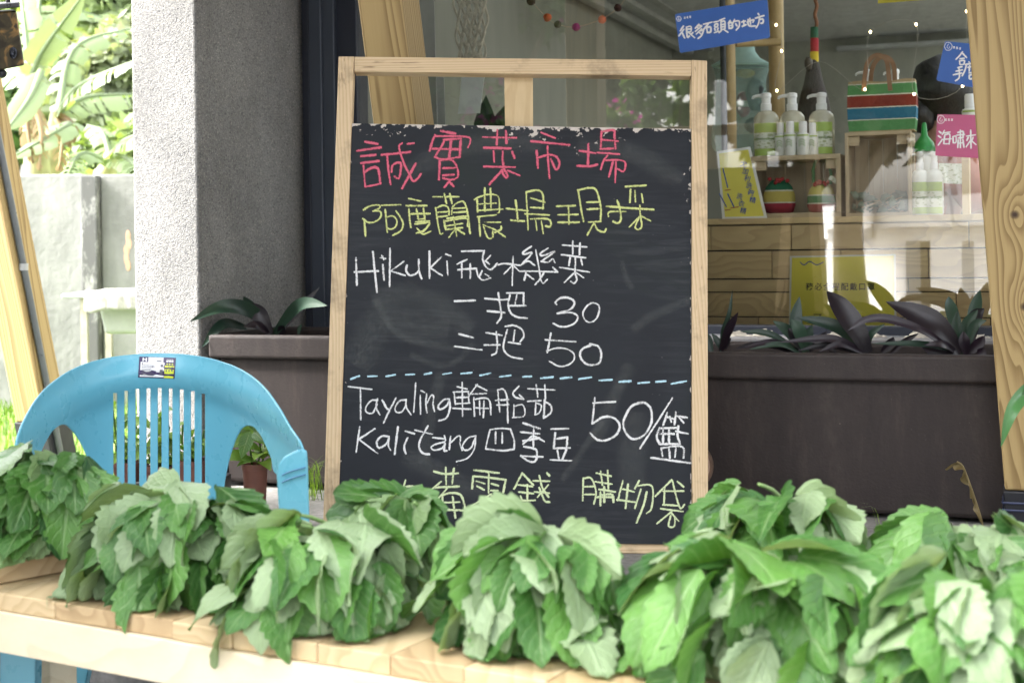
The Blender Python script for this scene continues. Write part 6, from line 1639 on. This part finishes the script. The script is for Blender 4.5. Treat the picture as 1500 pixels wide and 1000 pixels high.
# --- pump bottles
m_clear = Nodes('clear_plastic_liquid'); m_clear.set((0.93, 0.90, 0.74), .06, 0, .5); m_clear.b.inputs['Transmission Weight'].default_value = 0.55; m_clear.b.inputs['IOR'].default_value = 1.3
m_pump = plain('white_pump_plastic', (0.78, 0.79, 0.78), .35, .04)
m_wbot = plain('white_bottle_plastic', (0.74, 0.75, 0.70), .3, .04)
m_lab = plain('green_label', (0.36, 0.50, 0.11), .5, .08); mlw = Nodes('printed_pale_label'); cl_ = mlw.coord('Object', (1, 1, 2.2)); mlw.set(mlw.mix(mlw.ramp(mlw.noise(cl_, 95, 2, .4), [(.56, 0.0), (.60, .8)]), (.70, .73, .62), (.30, .36, .16)), .5); m_labw = mlw.mat; m_labg = plain('label_line_green', (0.20, 0.34, 0.08), .5)
def pump(label, cx, ytop, ybot, half, t, z0, body, group, labels):
    s_, z1 = szt(cx, ytop, t); r_ = half / F * wt(cx, ytop, t).y
    h = z1 - z0; hb = h * 0.72
    e = empty('pump_bottle', W(s_, t, z0), label, 'pump bottle', group)
    c_ = W(s_, t, z0)
    mb = MB(); mb.lathe([(r_ * .9, .0005), (r_, .006), (r_, hb * .80), (r_ * .93, hb * .88), (r_ * .7, hb * .96), (r_ * .38, hb)], c_, 26); mb.build('body', body, e, smooth=45)
    mb = MB(); mb.lathe([(r_ * .43, hb), (r_ * .43, hb + h * .10), (r_ * .36, hb + h * .11), (r_ * .36, hb + h * .20), (r_ * .42, hb + h * .21), (r_ * .40, h * .985), (r_ * .2, h)], c_, 18)
    nz = c_ + Z * (h * .955); mb.tube([nz, nz - U * r_ * .7, nz - U * r_ * 1.02 - Z * .003, nz - U * r_ * 1.08 - Z * h * .045], [r_ * .16, r_ * .14, r_ * .12, r_ * .09], 10)
    mb.build('pump', m_pump, e, smooth=45)
    for (f0, f1, mm) in labels:
        mb = MB(); vs = []; n_ = 14
        for k in range(n_ + 1):
            an = R(-150 + 120 * k / n_)
            d_ = U * math.cos(an) + T * math.sin(an)
            for zz in (f0, f1): vs.append(c_ + d_ * (r_ * 1.006) + Z * hb * zz)
        mb.add(vs, [(2 * k, 2 * k + 2, 2 * k + 3, 2 * k + 1) for k in range(n_)]); mb.build('label_band', mm, e, smooth=180)
    return e
LB = [(.52, .72, m_lab), (.18, .515, m_labw), (.03, .175, m_lab), (.36, .40, m_labg)]
for cx, yt, lb in ((1122, 136, 'clear pump bottle with green label, left of three on the crate'), (1160, 136, 'clear pump bottle with green label, middle of three on the crate'), (1203, 135.5, 'clear pump bottle with green label, right of three on the crate')):
    pump(lb, cx, yt, 225, 18.5, .74, cz1, m_clear.mat, 'pump bottles on the wide crate', LB)
for cx, lb in ((1347, 'white pump bottle below the green funnel, left of the pair'), (1368, 'white pump bottle below the green funnel, right of the pair')):
    pump(lb, cx, 222, 319, 12.5 if cx < 1350 else 13, .70, ztop, m_wbot, 'white pump bottles beside the tall crate', LB)
for cx, yt, lb in ((1270, 102, 'white pump top rising behind the left side of the striped bag'), (1311, 101, 'white pump top rising behind the right side of the striped bag')):
    pump(lb, cx, yt, 190, 15, .80, dz1, m_wbot, 'bottles behind the striped bag', [])
# small bottle with round shoulders at the post
def small_bottle(label, cx, ytop, half, t, z0, group, lab=True, capc=True):
    s_, z1 = szt(cx, ytop, t); r_ = half / F * wt(cx, ytop, t).y; h = z1 - z0; c_ = W(s_, t, z0)
    e = empty('small_bottle', c_, label, 'bottle', group)
    mb = MB(); mb.lathe([(r_ * .94, .0005), (r_, .004), (r_, h * .60), (r_ * .9, h * .64), (r_ * .62, h * .66)], c_, 20); mb.build('body', m_wbot, e, smooth=45)
    mb = MB(); mb.lathe([(r_ * .66, h * .66), (r_ * .66, h * .96), (r_ * .55, h)], c_, 18); mb.build('cap', m_pump, e, smooth=45)
    vs = []
    for k in range(13):
        an = R(-155 + 130 * k / 12)
        d_ = U * math.cos(an) + T * math.sin(an)
        for zz in (.56, .605): vs.append(c_ + d_ * (r_ * 1.01) + Z * h * zz)
    mb = MB(); mb.add(vs, [(2 * k, 2 * k + 2, 2 * k + 3, 2 * k + 1) for k in range(12)]); mb.build('label_stripe', m_lab, e, smooth=180)
    mb = MB()
    for j in range(3):
        pts = [c_ + (U * math.cos(R(-125 + 60 * k / 6)) + T * math.sin(R(-125 + 60 * k / 6))) * r_ * 1.012 + Z * h * (.26 + .07 * j + .07 * math.sin(k / 6 * 3.1)) for k in range(7)]
        mb.tube(pts, .0012, 4)
    mb.build('leaf_print', m_labg, e)
    return e
for cx, lb in ((1143, 'small white bottle at the left end of the front row on the crate'), (1157, 'small white bottle with leaf print second in the front row on the crate'), (1176, 'small white bottle third in the front row on the crate'), (1190, 'small white bottle at the right end of the front row on the crate')):
    small_bottle(lb, cx, 178 if cx in (1157, 1176) else 180, 9.2 if cx in (1157, 1176) else 8, .685 if cx in (1157, 1176) else .70, cz1, 'small bottles in a row on the crate')
# woven pouches in the first crate
def stripes(name, bands, seed=0, bsc=220):
    m = Nodes(name); tc = m.n.new('ShaderNodeTexCoord'); su = m.n.new('ShaderNodeSeparateXYZ'); m.link(tc.outputs['Object'], su.inputs[0])
    zz = m.math('ADD', su.outputs[2], m.math('MULTIPLY', m.math('SUBTRACT', m.noise(tc.outputs['Object'], 160, 2), .5), .0025))
    stops = [(0, bands[0][1])]
    col = m.ramp(m.math('DIVIDE', zz, bands[-1][0]), [(max(0, (bands[i - 1][0] if i else 0) / bands[-1][0]), bands[i][1]) for i in range(len(bands))], 'CONSTANT')
    m.set(m.mix(m.math('MULTIPLY', m.noise(tc.outputs['Object'], 300, 2), .5), col, m.mix(.5, col, (0.02, .02, .02))), .9, 0, .2)
    m.bump(m.noise(tc.outputs['Object'], bsc, 3), .7, .002)
    return m.mat
def pouch(label, cx, ytop, half, t, bands, handle):
    s_, z1 = szt(cx, ytop, t); r_ = half / F * wt(cx, ytop, t).y; z0 = cz0; h = z1 - z0; c_ = W(s_, t, z0)
    e = empty('woven_pouch', c_, label, 'woven pouch', 'woven pouches in the wide crate')
    mb = MB(); mb.lathe([(r_ * .55, .0005), (r_ * .85, h * .04), (r_, h * .25), (r_ * .97, h * .55), (r_ * .80, h * .80), (r_ * .50, h * .96), (r_ * .42, h)], c_, 26, sy=.7)
    b_ = mb.build('body', stripes('pouch_stripes', [(x * h, c2) for x, c2 in bands]), e, smooth=60)
    mb = MB(); r8 = random.Random(int(cx))
    for k in range(9): mb.ball(c_ + U * r_ * r8.uniform(-.6, .6) - T * r_ * .55 + Z * h * r8.uniform(.9, 1.05), .006, 8, 5, noise_=.5)
    mb.build('red_tassels', plain('red_yarn', (.35, .03, .03), .9), e, smooth=180)
    if handle:
        mb = MB(); mb.tube([W(*szt(x, y, t)[:1], t, szt(x, y, t)[1]) for x, y in handle], .0052, 8); mb.build('handle', plain('green_yarn', (.03, .20, .07), .9, bump=.6), e, smooth=60)
        tg_ = MB(); a1 = wt(1213, 262, t - .03); ux_ = (U * .8 - Z * .6) ; uz_ = (Z * .8 + U * .6)
        tg_.hexa([a1, a1 + ux_ * .034, a1 + ux_ * .034 + T * .0012, a1 + T * .0012], [a1 + uz_ * .014, a1 + ux_ * .034 + uz_ * .014, a1 + ux_ * .034 + uz_ * .014 + T * .0012, a1 + uz_ * .014 + T * .0012]); tg_.build('price_tag', m_labw, e)
    return e
G_, Y_, R_, W_ = (.02, .13, .06), (.50, .42, .10), (.30, .025, .04), (.62, .62, .52)
pouch('round woven pouch with green, yellow and dark red bands at the left in the crate', 1141, 264, 24, .72, [(.30, R_), (.34, W_), (.66, Y_), (.70, W_), (1.0, G_), (1.3, W_)], None)
pouch('woven pouch with an upright green yarn handle at the right in the crate', 1203, 268, 21, .71, [(.28, R_), (.32, W_), (.56, (.02, .20, .08)), (.60, W_), (1.3, (.55, .50, .12))], [(1192, 268), (1191, 250), (1195, 234), (1204, 228), (1213, 236), (1217, 252), (1217, 270)])
# dried leaves in the second crate
hb_ = empty('dried_herbs', W((da + db) / 2, .72, dz0), 'bundle of dried grey green leaves and twigs inside the tall crate', 'dried herbs')
mb = MB(); r9 = random.Random(4)
for k in range(70):
    b_ = W(r9.uniform(da + .015, db - .015), r9.uniform(.675, .79), dz0 + r9.uniform(.003, .045)); d_ = Vector((r9.uniform(-1, 1), r9.uniform(-.6, .6), r9.uniform(-.2, .6))).normalized()
    simple_leaf(mb, b_, b_ + d_ * .035, .010, Vector((0, -1, .6)), r9.random(), .2, 5)
mb.build('leaves', leafmat('dried_herb', (.10, .14, .10), (.20, .25, .18), trans=.15), hb_, smooth=180)
mb = MB()
for k in range(8): mb.tube([W(r9.uniform(da + .02, db - .02), r9.uniform(.67, .72), dz0 + r9.uniform(.005, .05)) for _ in range(3)], .0013, 5)
mb.build('twigs', plain('straw', (.45, .36, .22), .8), hb_)
# striped bag
bg_ = empty('striped_bag', W(*[sum(szt(x, 190, .70)[0] for x in (1243, 1339)) / 2, .72], dz1), 'woven bag with green, red and blue stripes and leather handles on the tall crate', 'bag')
sa_, sz_ = szt(1242.5, 121, .69); sb_, _ = szt(1339.5, 121, .69); hB = sz_ - dz1; nb = 14
vs = []; fs = []
ring = []
for j in range(9):
    v_ = j / 8
    for k in range(4 * nb):
        side = k // nb; u_ = (k % nb) / nb
        x, y = [(u_, 0), (1, u_), (1 - u_, 1), (0, 1 - u_)][side]
        bul = 1 + .05 * math.sin(v_ * 3.1)
        ss = (sa_ + sb_) / 2 + (x - .5) * (sb_ - sa_) * bul * (.985 + .02 * v_); tt = .725 + (y - .5) * (.085 - .03 * v_) * bul
        vs.append(W(ss, tt, dz1 + .001 + hB * v_ + (.003 * math.sin(x * 9) if j == 8 else 0)))
m4 = 4 * nb
for j in range(8):
    for k in range(m4): fs.append((j * m4 + k, j * m4 + (k + 1) % m4, (j + 1) * m4 + (k + 1) % m4, (j + 1) * m4 + k))
fs.append(tuple(range(m4 - 1, -1, -1)))
mb = MB(); mb.add(vs, fs)
gr_, rd_, bl_, wt_, tn_ = (.11, .30, .11), (.24, .045, .03), (.035, .17, .27), (.66, .66, .55), (.42, .32, .18)
mb.build('body', stripes('bag_stripes', [(hB * f_, c_) for f_, c_ in ((.03, tn_), (.235, gr_), (.255, wt_), (.475, bl_), (.495, wt_), (.72, rd_), (.745, wt_), (.94, gr_), (.96, wt_), (1.2, tn_))]), bg_, smooth=50)
m_leath = plain('tan_leather', (.25, .13, .06), .5, .15)
def band(mb, pts, wd, t):
    vs = []; pts2 = bez([(x, y, 0) for x, y in pts], 20)
    for i, q in enumerate(pts2):
        a = pts2[max(i - 1, 0)]; b = pts2[min(i + 1, 20)]; d_ = (b - a).normalized()
        for sgn in (-1, 1): vs.append(wt(q.x - d_.y * wd * sgn, q.y + d_.x * wd * sgn, t))
    mb.add(vs, [(2 * i, 2 * i + 2, 2 * i + 3, 2 * i + 1) for i in range(20)])
for t_, pts in ((.670, [(1265, 134), (1267, 112), (1271, 92), (1284, 81), (1298, 88), (1302, 112), (1304, 133)]), (.768, [(1275, 122), (1278, 100), (1287, 86), (1299, 84), (1309, 96), (1311, 122)])):
    mb = MB(); band(mb, pts, 3.3, t_); mb.build('handle', m_leath, bg_, solid=.003)
# green funnel on the white bottles
s_, z_ = szt(1357, 222, .70); fn = empty('funnel', W(s_, .73, z_ + .002), 'green plastic funnel upside down behind the white pump bottles', 'funnel')
hf = szt(1355, 180, .73)[1] - z_; rf_ = 16 / F * wt(1355, 200, .73).y
mb = MB(); mb.lathe([(rf_ * 1.02, 0), (rf_, .006), (rf_ * .85, hf * .30), (rf_ * .32, hf * .55), (rf_ * .2, hf * .95), (rf_ * .12, hf)], W(szt(1354, 200, .76)[0], .76, z_ + .003), 24); mb.build('cone', plain('green_plastic', (.02, .28, .05), .4), fn, smooth=45)
mb = MB(); q = W(szt(1354, 200, .76)[0], .76, 0); mb.lathe([(rf_ * .75, ztop + .001), (rf_ * .75, z_ + .002)], Vector((q.x, q.y, 0)), 20); mb.build('jar', m_wbot, fn, smooth=40)
small_bottle('white bottle with green label half hidden by the knotty post', 1421, 138, 12, .74, z_at(1421, 200, .74), 'bottles at the post')
sh = TBx(sx_at(1400, .7), sx_at(1400, .7) + .4, .70, .85, z_at(1421, 200, .74) - .012, z_at(1421, 200, .74) - .001); o = sh.build('wall_shelf', m_cnt[0]); tag(o, 'short wooden shelf holding a white bottle behind the knotty post', 'shelf')
a_ = sx_at(1400, .7)
for k in (0.02, .36):
    TBx(a_ + k, a_ + k + .02, .72, .83, ztop + .0005, z_at(1421, 200, .74) - .0125).build('support', m_cnt[0], o)
# sheet of paper strips behind the white bottles
card('paper_card', 'small white card with lines beside the white pump bottles', 'card', [(1374, 268), (1409, 270), (1409, 240), (1375, 239)], .72, m_labw)

# --- rack of wood poles with a mint mesh organiser
rk = empty('pole_rack', W(sx_at(1100, .9), .95, ZL), 'rack of pale round wood poles behind the blue sign', 'rack')
m_pole = wood('pole_wood', (0.50, 0.37, 0.17), (0.36, 0.25, 0.11), axis=2, ring=12, stretch=.05, fine=.5, rough=.45)
def pole(px, half, t, y0=-80, nm='pole', mat=None):
    q = wt(px, 200, t); r_ = half / F * q.y; mb = MB(); mb.lathe([(r_, 0), (r_, 2.25 - ztop)], Vector((q.x, q.y, ztop)), 16); mb.build(nm, mat or m_pole, rk, smooth=40)
pole(1069, 10, .90); pole(1139, 11.5, 1.0)
pole(1061, 4.5, .86, nm='black_edge', mat=m_sleeve)
mb = MB(); mb.tube([wt(1078, 64, .92), wt(1143, 62, .98)], .012, 12); mb.build('crossbar', m_pole, rk, smooth=40)
og = empty('mesh_organiser', wt(1088, 225, 1.05), 'mint green hanging mesh organiser with balls of yarn inside', 'hanging organiser')
m_mint = Nodes('mint_mesh'); cM = m_mint.coord('Object'); m_mint.set((.36, .56, .50), .7)
def lathe_w(prof_px, cxp, t, sy=.6, n=26):
    c_ = wt(cxp, 200, t); sc2 = c_.y / F
    return [(hw * sc2, wt(cxp, y, t).z) for hw, y in prof_px], Vector((c_.x, c_.y, 0)), sy, n
pr_, c_, sy, n_ = lathe_w([(18, 64), (20, 76), (26, 88), (42, 96), (40, 104), (36, 120), (38, 150), (44, 190), (45, 214), (40, 222)], 1087, 1.05)
m_mint.b.inputs['Alpha'].default_value = .38
mb = MB(); mb.lathe(pr_[::-1], c_, n_, sy=sy); mb.build('mesh_bag', m_mint.mat, og, smooth=60)
pr_, c_, sy, n_ = lathe_w([(19, 62), (21, 76), (28, 86), (44, 95), (41, 98)], 1087, 1.05)
mb = MB(); mb.lathe(pr_[::-1], c_, n_, sy=sy, capb=False); mb.build('fabric_collar', plain('mint_fabric', (.36, .54, .48), .8), og, smooth=60)
for (px, py, hx, hy, cc_, nm) in ((1089, 153, 11, 19, (.36, .06, .08), 'red'), (1106, 138, 14, 25, (.025, .025, .03), 'black'), (1092, 108, 14, 7, (.42, .34, .10), 'yellow'), (1104, 184, 14, 12, (.03, .03, .035), 'black'), (1072, 150, 9, 16, (.10, .03, .03), 'brown'), (1068, 188, 12, 11, (.45, .36, .33), 'pale')):
    q = wt(px, py, 1.05); mb = MB(); mb.ball(q, 1.0, 16, 10, (hx / F * q.y, hx / F * q.y * .8, hy / F * q.y), .1)
    o = mb.build('yarn_ball', plain('yarn_' + nm, cc_, .95, .25, 80, bump=.9, bscale=200), smooth=180); tag(o, {(1089): 'upright red ball of yarn with a paper band in the mint organiser', 1106: 'large black ball of yarn in the mint organiser', 1092: 'yellow ball of yarn at the top of the mint organiser', 1104: 'black ball of yarn at the bottom of the mint organiser', 1072: 'dark brown ball of yarn at the left of the mint organiser', 1068: 'pale pink ball of yarn low in the mint organiser'}[px], 'yarn', 'balls of yarn in the organiser')
    if px == 1089:
        mb = MB(); mb.lathe([(hx / F * q.y * 1.03, -.010), (hx / F * q.y * 1.03, .010)], q, 20, sy=.82, capb=False, capt=False); mb.build('paper_band', m_labw, o, smooth=60)
# --- dark hanging bundle with a wrapped handle
hbm = empty('hanging_broom', wt(1193, 175, 1.0), 'dark dried fibre broom hanging with red, yellow and green wrapped handle', 'broom')
def lat_at(cx, prof, t, mat, nm, sy=.8, n=20, nz=0):
    pr_, c_, a_, n_ = lathe_w(prof, cx, t, sy, n); mb = MB(); mb.lathe(pr_[::-1], c_, n, sy=sy); return mb.build(nm, mat, hbm, smooth=50)
m_fib = Nodes('dark_fibre'); fb = m_fib.noise(m_fib.coord('Object', (90, 90, 3)), 3, 4, .7); m_fib.set(m_fib.ramp(fb, [(.3, (.015, .010, .008)), (.6, (.05, .035, .025)), (.8, (.12, .09, .06))]), .7); m_fib.bump(fb, .9, .006)
lat_at(1193, [(7, 88), (10, 100), (14, 120), (20, 140), (25, 165), (27, 200), (22, 240)], 1.0, m_fib.mat, 'fibre_bundle')
lat_at(1195, [(5.5, 40), (6, 56)], 1.0, plain('wrap_green', (.02, .10, .05), .9, bump=.6), 'green_wrap'); lat_at(1195, [(6, 56), (6, 76)], 1.0, plain('wrap_red', (.35, .02, .03), .9, bump=.6), 'red_wrap'); lat_at(1194.5, [(6.2, 76), (6.4, 91)], 1.0, plain('wrap_yellow', (.60, .45, .03), .9, bump=.6), 'yellow_wrap')
mb = MB(); mb.tube([wt(1195 + 1.5 * math.sin(k), 41 - k * 4, 1.0) for k in range(24)], .006, 7); mb.build('twisted_rope', plain('rope_brown', (.22, .10, .05), .9, bump=.8), hbm, smooth=180)
mb = MB(); mb.ball(wt(1184, 93, .97), .017, 12, 8, (.8, .8, 1.2), .3); mb.build('seed_pod', plain('seed_pod', (.06, .045, .03), .6), hbm, smooth=180)

# --- pom-pom garland
gl_ = empty('pompom_garland', wt(845, 10, TG + .05), 'felt pompom garland in orange, brown and magenta hanging above the chalkboard', 'garland')
gp = [(772, -6), (778, 2), (802, 27), (817, 36), (844, 40), (882, 28), (905, 12), (918, -4)]
mb = MB(); mb.tube(bez([wt(x, y, TG + .05) for x, y in gp], 24), .0012, 6); mb.build('string', plain('pale_string', (.5, .4, .3), .9), gl_)
for (x, y, r_, cc_) in ((778, 2, 6.5, 'dark_brown'), (802, 26, 6, 'orange'), (817, 36, 5.5, 'dark_brown'), (844, 40, 6, 'magenta'), (882, 29, 6, 'orange'), (905, 12, 5.6, 'dark_brown'), (923, -8, 6, 'orange')):
    q = wt(x, y, TG + .05); mb = MB(); mb.ball(q, r_ / F * q.y, 16, 10, noise_=.12)
    mb.build('pompom', plain('felt_' + cc_, {'dark_brown': (.055, .022, .016), 'orange': (.62, .12, .04), 'magenta': (.32, .02, .16)}[cc_], .95, .2, 60, bump=.8, bscale=300), gl_, smooth=180)

# --- macrame hanging, papers and a pot at the left of the window
mc = empty('macrame_hanging', wt(690, 20, .8), 'cream knotted macrame hanging behind the top left of the window', 'macrame')
mb = MB(); r10 = random.Random(9)
for k in range(13):
    x0_ = 668 + k * 3.7; pts = []
    for j in range(14):
        y = -30 + j * 9.2; f_ = j / 13
        xx = 690 + (x0_ - 690) * (1.15 - .35 * f_) + 3.0 * math.sin(j * 1.2 + k * 2.1); pts.append(wt(xx, y, .8 + .012 * math.sin(j * 1.2 + k * 2.1 + 1.5)))
    mb.tube(bez(pts, 40), .0042, 6)
for j in range(6):
    for dx in (-12, -4, 4, 12):
        mb.ball(wt(692 + dx * (1.1 - .08 * j), -18 + j * 19 + abs(dx) * .5, .79), .009, 8, 6, (1, .8, 1.1), .4)
mb.build('knotted_cords', plain('cream_cotton', (.52, .47, .36), .95, .2, 40, bump=.8, bscale=260), mc, smooth=180)
card('paper_sheet', 'white paper sheet hanging below the macrame', 'paper', [(671, 167), (703, 166), (711, 98), (678, 96)], .85, plain('white_paper', (.75, .77, .78), .5, .03))
card('paper_sheet', 'narrow pale paper strip hanging beside the slanted post', 'paper', [(634, 196), (653, 196), (650, 112), (636, 112)], .95, plain('grey_paper', (.6, .62, .62), .5, .03))
card('curtain_panel', 'pale grey curtain panel at the left side of the window', 'curtain', [(612, 260), (642, 258), (634, -60), (600, -60)], .72, plain('curtain_grey', (.30, .30, .28), .9, .08), th=.006)
lf = empty('potted_palm', wt(725, 260, .95), 'dark green broad leafed plant behind the top of the chalkboard', 'potted plant')
mb = MB()
for (a, b, wd) in (((722, 230), (712, 140), .05), ((730, 230), (745, 150), .045), ((740, 235), (790, 190), .05), ((715, 235), (690, 185), .04)):
    simple_leaf(mb, wt(*a, .98), wt(*b, .9), wd, -T + Z * .3, .2, .1)
mb.build('leaves', m_oy, lf, smooth=180)
q = wt(725, 260, .98); mb = MB(); mb.lathe([(.05, ztop + .001), (.07, ztop + .10), (.072, ztop + .11), (.06, ztop + .11)], Vector((q.x, q.y, 0)), 20); mb.build('pot', plain('grey_pot', (.2, .2, .2), .7), lf, smooth=40)
TBx(.35, s_l - .003, TCN, TCN + .9, ztop - .03, ztop).build('side_table_top', m_cnt[0], cnt)
for (a, b) in ((.37, TCN + .02), (.37, TCN + .84)): TBx(a, a + .04, b, b + .04, ZL + .001, ztop - .031).build('side_table_leg', m_cnt[0], cnt)

# --- fairy lights (lit), one string with small bulbs
m_em = Nodes('warm_bulb'); m_em.set((1, .8, .5), .4); m_em.b.inputs['Emission Color'].default_value = (1, .74, .38, 1); m_em.b.inputs['Emission Strength'].default_value = 3.0
fl = empty('fairy_lights', wt(1250, 60, 1.2), 'string of tiny warm lit bulbs hanging across the shop window', 'fairy lights')
fp = [(1084, 19), (1137, 37), (1145, 75), (1138, 133), (1200, 90), (1267, 131), (1275, 47), (1342, 36), (1339, 138), (1410, 126), (1416, 17)]
TL = .655
mb = MB(); mb.tube(bez([wt(x, y, TL if k else TL) for k, (x, y) in enumerate(fp)], 60), .0006, 4); mb.build('wire', plain('thin_wire', (.35, .33, .28), .5), fl)
for k, (x, y) in enumerate(fp):
    if k == 4: continue
    q = wt(x, y, TL); mb = MB(); mb.ball(q, .0036, 10, 7, (1, 1, 1.25)); mb.build('bulb', m_em.mat, fl, smooth=180)

# --- on the back wall: air conditioner and pale shelves lines
ac = empty('air_conditioner', W(st(hit(1350, 45, W(0, TB - .2), T))[0], TB - .1, z_at(1350, 48, TB - .2)), 'grey wall air conditioner high on the back wall of the shop', 'air conditioner')
a0_, az0 = szt(1283, 48, TB - .2); a1_, az1 = szt(1470, 18, TB - .2)
TBx(a0_, a1_, TB - .2, TB - .003, az0, az1).build('housing', plain('ac_shell', (.30, .31, .29), .5), ac, bevel=.02, seg=3)
TBx(a0_ + .02, a1_ - .02, TB - .21, TB - .2, az0 + .01, az0 + .04).build('outlet_flap', plain('ac_flap', (.22, .23, .22), .5), ac)
for (x0_, x1_, y) in ((1227, 1300, 40), (1226, 1440, 72), (1150, 1215, 10), (1230, 1290, 6)):
    s0_, z0_ = szt(x0_, y, TB - .06); s1_, _ = szt(x1_, y, TB - .06)
    o = TBx(s0_, s1_, TB - .1, TB - .004, z0_ - .012, z0_ + .012).build('wall_rail', plain('pale_rail', (.32, .33, .30), .6)); tag(o, {40: 'short pale rail on the back wall left of the air conditioner', 72: 'long pale rail low on the back wall below the air conditioner', 10: 'pale rail at the top of the back wall above the broom', 6: 'pale rail at the top of the back wall above the striped bag'}[y], 'wall rail', 'pale rails on the back wall')

# --- person behind the counter, seen from the side and behind, mostly hidden by the pink sign
pt = 1.35
def pp_(x, y, dt=0.0): return wt(x, y, pt + dt)
hd = pp_(1392, 138)
per = empty('person', Vector((hd.x, hd.y, ZL)), 'person with dark hair tied in a low bun bending behind the pink sign', 'person')
k_ = hd.y / F
m_skin = plain('skin', (.42, .25, .18), .5, .06)
def skin_obj(name, verts, edges, radii, mat, parent, lv=2):
    me = bpy.data.meshes.new(name); o = bpy.data.objects.new(name, me); COL.objects.link(o); o.parent = parent
    inv = WM(parent).inverted(); me.from_pydata([inv @ v_ for v_ in verts], edges, []); me.materials.append(mat)
    md = o.modifiers.new('skin', 'SKIN'); md.use_smooth_shade = True
    for i, r_ in enumerate(radii): me.skin_vertices[0].data[i].radius = (r_, r_) if not isinstance(r_, tuple) else r_
    me.skin_vertices[0].data[0].use_root = True
    md = o.modifiers.new('sub', 'SUBSURF'); md.levels = lv; md.render_levels = lv
    return o
neck = pp_(1378, 196); chest = neck + Vector((-.03, .0, -.22)); pel = Vector((neck.x - .10, neck.y + .06, ZL + .88)); pel.z = min(pel.z, chest.z - .16)
shl, shr = neck + Vector((-.03, .16, -.075)), neck + Vector((.02, -.16, -.085))
ell, elr = shl + Vector((.06, .05, -.27)), shr + Vector((.08, -.03, -.26))
wrl, wrr = ell + Vector((.20, -.03, -.06)), elr + Vector((.20, .04, -.04))
hipL, hipR = pel + Vector((0, .09, -.05)), pel + Vector((0, -.09, -.05))
knL, knR = Vector((hipL.x + .05, hipL.y + .01, ZL + .47)), Vector((hipR.x + .05, hipR.y - .01, ZL + .47))
ftL, ftR = Vector((hipL.x, hipL.y + .01, ZL + .07)), Vector((hipR.x, hipR.y - .01, ZL + .07))
toL, toR = ftL + Vector((.15, -.02, -.035)), ftR + Vector((.15, -.02, -.035))
headc = hd + Vector((.012, 0, 0)); jaw = (neck + headc) / 2 + Vector((.015, 0, .01)); crown = hd + Vector((.02, 0, .075))
hv = [pel, chest, neck, jaw, headc, crown, shl, ell, wrl, wrl + (wrl - ell).normalized() * .085, shr, elr, wrr, wrr + (wrr - elr).normalized() * .085, hipL, knL, ftL, toL, hipR, knR, ftR, toR, headc + Vector((.105, -.02, -.03))]
he = [(0, 1), (1, 2), (2, 3), (3, 4), (4, 5), (1, 6), (6, 7), (7, 8), (8, 9), (1, 10), (10, 11), (11, 12), (12, 13), (0, 14), (14, 15), (15, 16), (16, 17), (0, 18), (18, 19), (19, 20), (20, 21), (4, 22)]
hr = [(.13, .10), (.13, .10), .052, .062, .095, .06, .055, .042, .030, .028, .055, .042, .030, .028, .085, .058, .042, .032, .085, .058, .042, .032, .018]
body = skin_obj('body', hv, he, hr, m_skin, per)
mb = MB()
for k in range(5):
    for w1, e1_ in ((wrl, ell), (wrr, elr)):
        d_ = (w1 - e1_).normalized(); sdv = d_.cross(Z).normalized()
        b_ = w1 + d_ * .085 + sdv * (k - 2) * .016; L_ = (.05, .072, .078, .07, .055)[k]
        mb.tube(bez([b_, b_ + d_ * L_ * .55 - Z * .006, b_ + d_ * L_ - Z * .022], 6), [.0085, .0085, .008, .008, .0075, .007, .005], 8)
mb.build('fingers', m_skin, per, smooth=180)
m_hair = Nodes('black_hair'); fb = m_hair.noise(m_hair.coord('Object', (60, 60, 9)), 3, 3, .6); m_hair.set(m_hair.ramp(fb, [(.3, (.006, .006, .007)), (.75, (.03, .028, .027))]), .45); m_hair.bump(fb, .5, .004)
mb = MB(); mb.ball(hd + Vector((-.012, .01, .015)), 1, 26, 18, (.118, .112, .118), .12); hr_ = mb.build('hair', m_hair.mat, per, smooth=180)
mb = MB(); mb.ball(pp_(1350, 168, -.03), 1, 18, 12, (.050, .05, .062), .25); mb.ball(pp_(1362, 150, -.02), 1, 14, 10, (.045, .05, .05), .2); mb.build('hair_bun', m_hair.mat, hr_, smooth=180)
sv = [pel + Z * .02, chest + Vector((0, 0, .02)), neck + Vector((0, 0, -.045)), shl, (shl + ell) / 2 + (ell - shl) * .25, shr, (shr + elr) / 2 + (elr - shr) * .25]
skin_obj('shirt', sv, [(0, 1), (1, 2), (1, 3), (3, 4), (1, 5), (5, 6)], [(.15, .12), (.15, .12), .075, .075, .062, .075, .062], plain('coral_shirt', (.42, .16, .11), .9, .1), per)
tv_ = [pel + Z * .0, hipL, knL, ftL + Z * .05, hipR, knR, ftR + Z * .05]
skin_obj('trousers', tv_, [(0, 1), (1, 2), (2, 3), (0, 4), (4, 5), (5, 6)], [(.14, .115), .10, .075, .065, .10, .075, .065], plain('dark_trousers', (.03, .03, .04), .9), per)
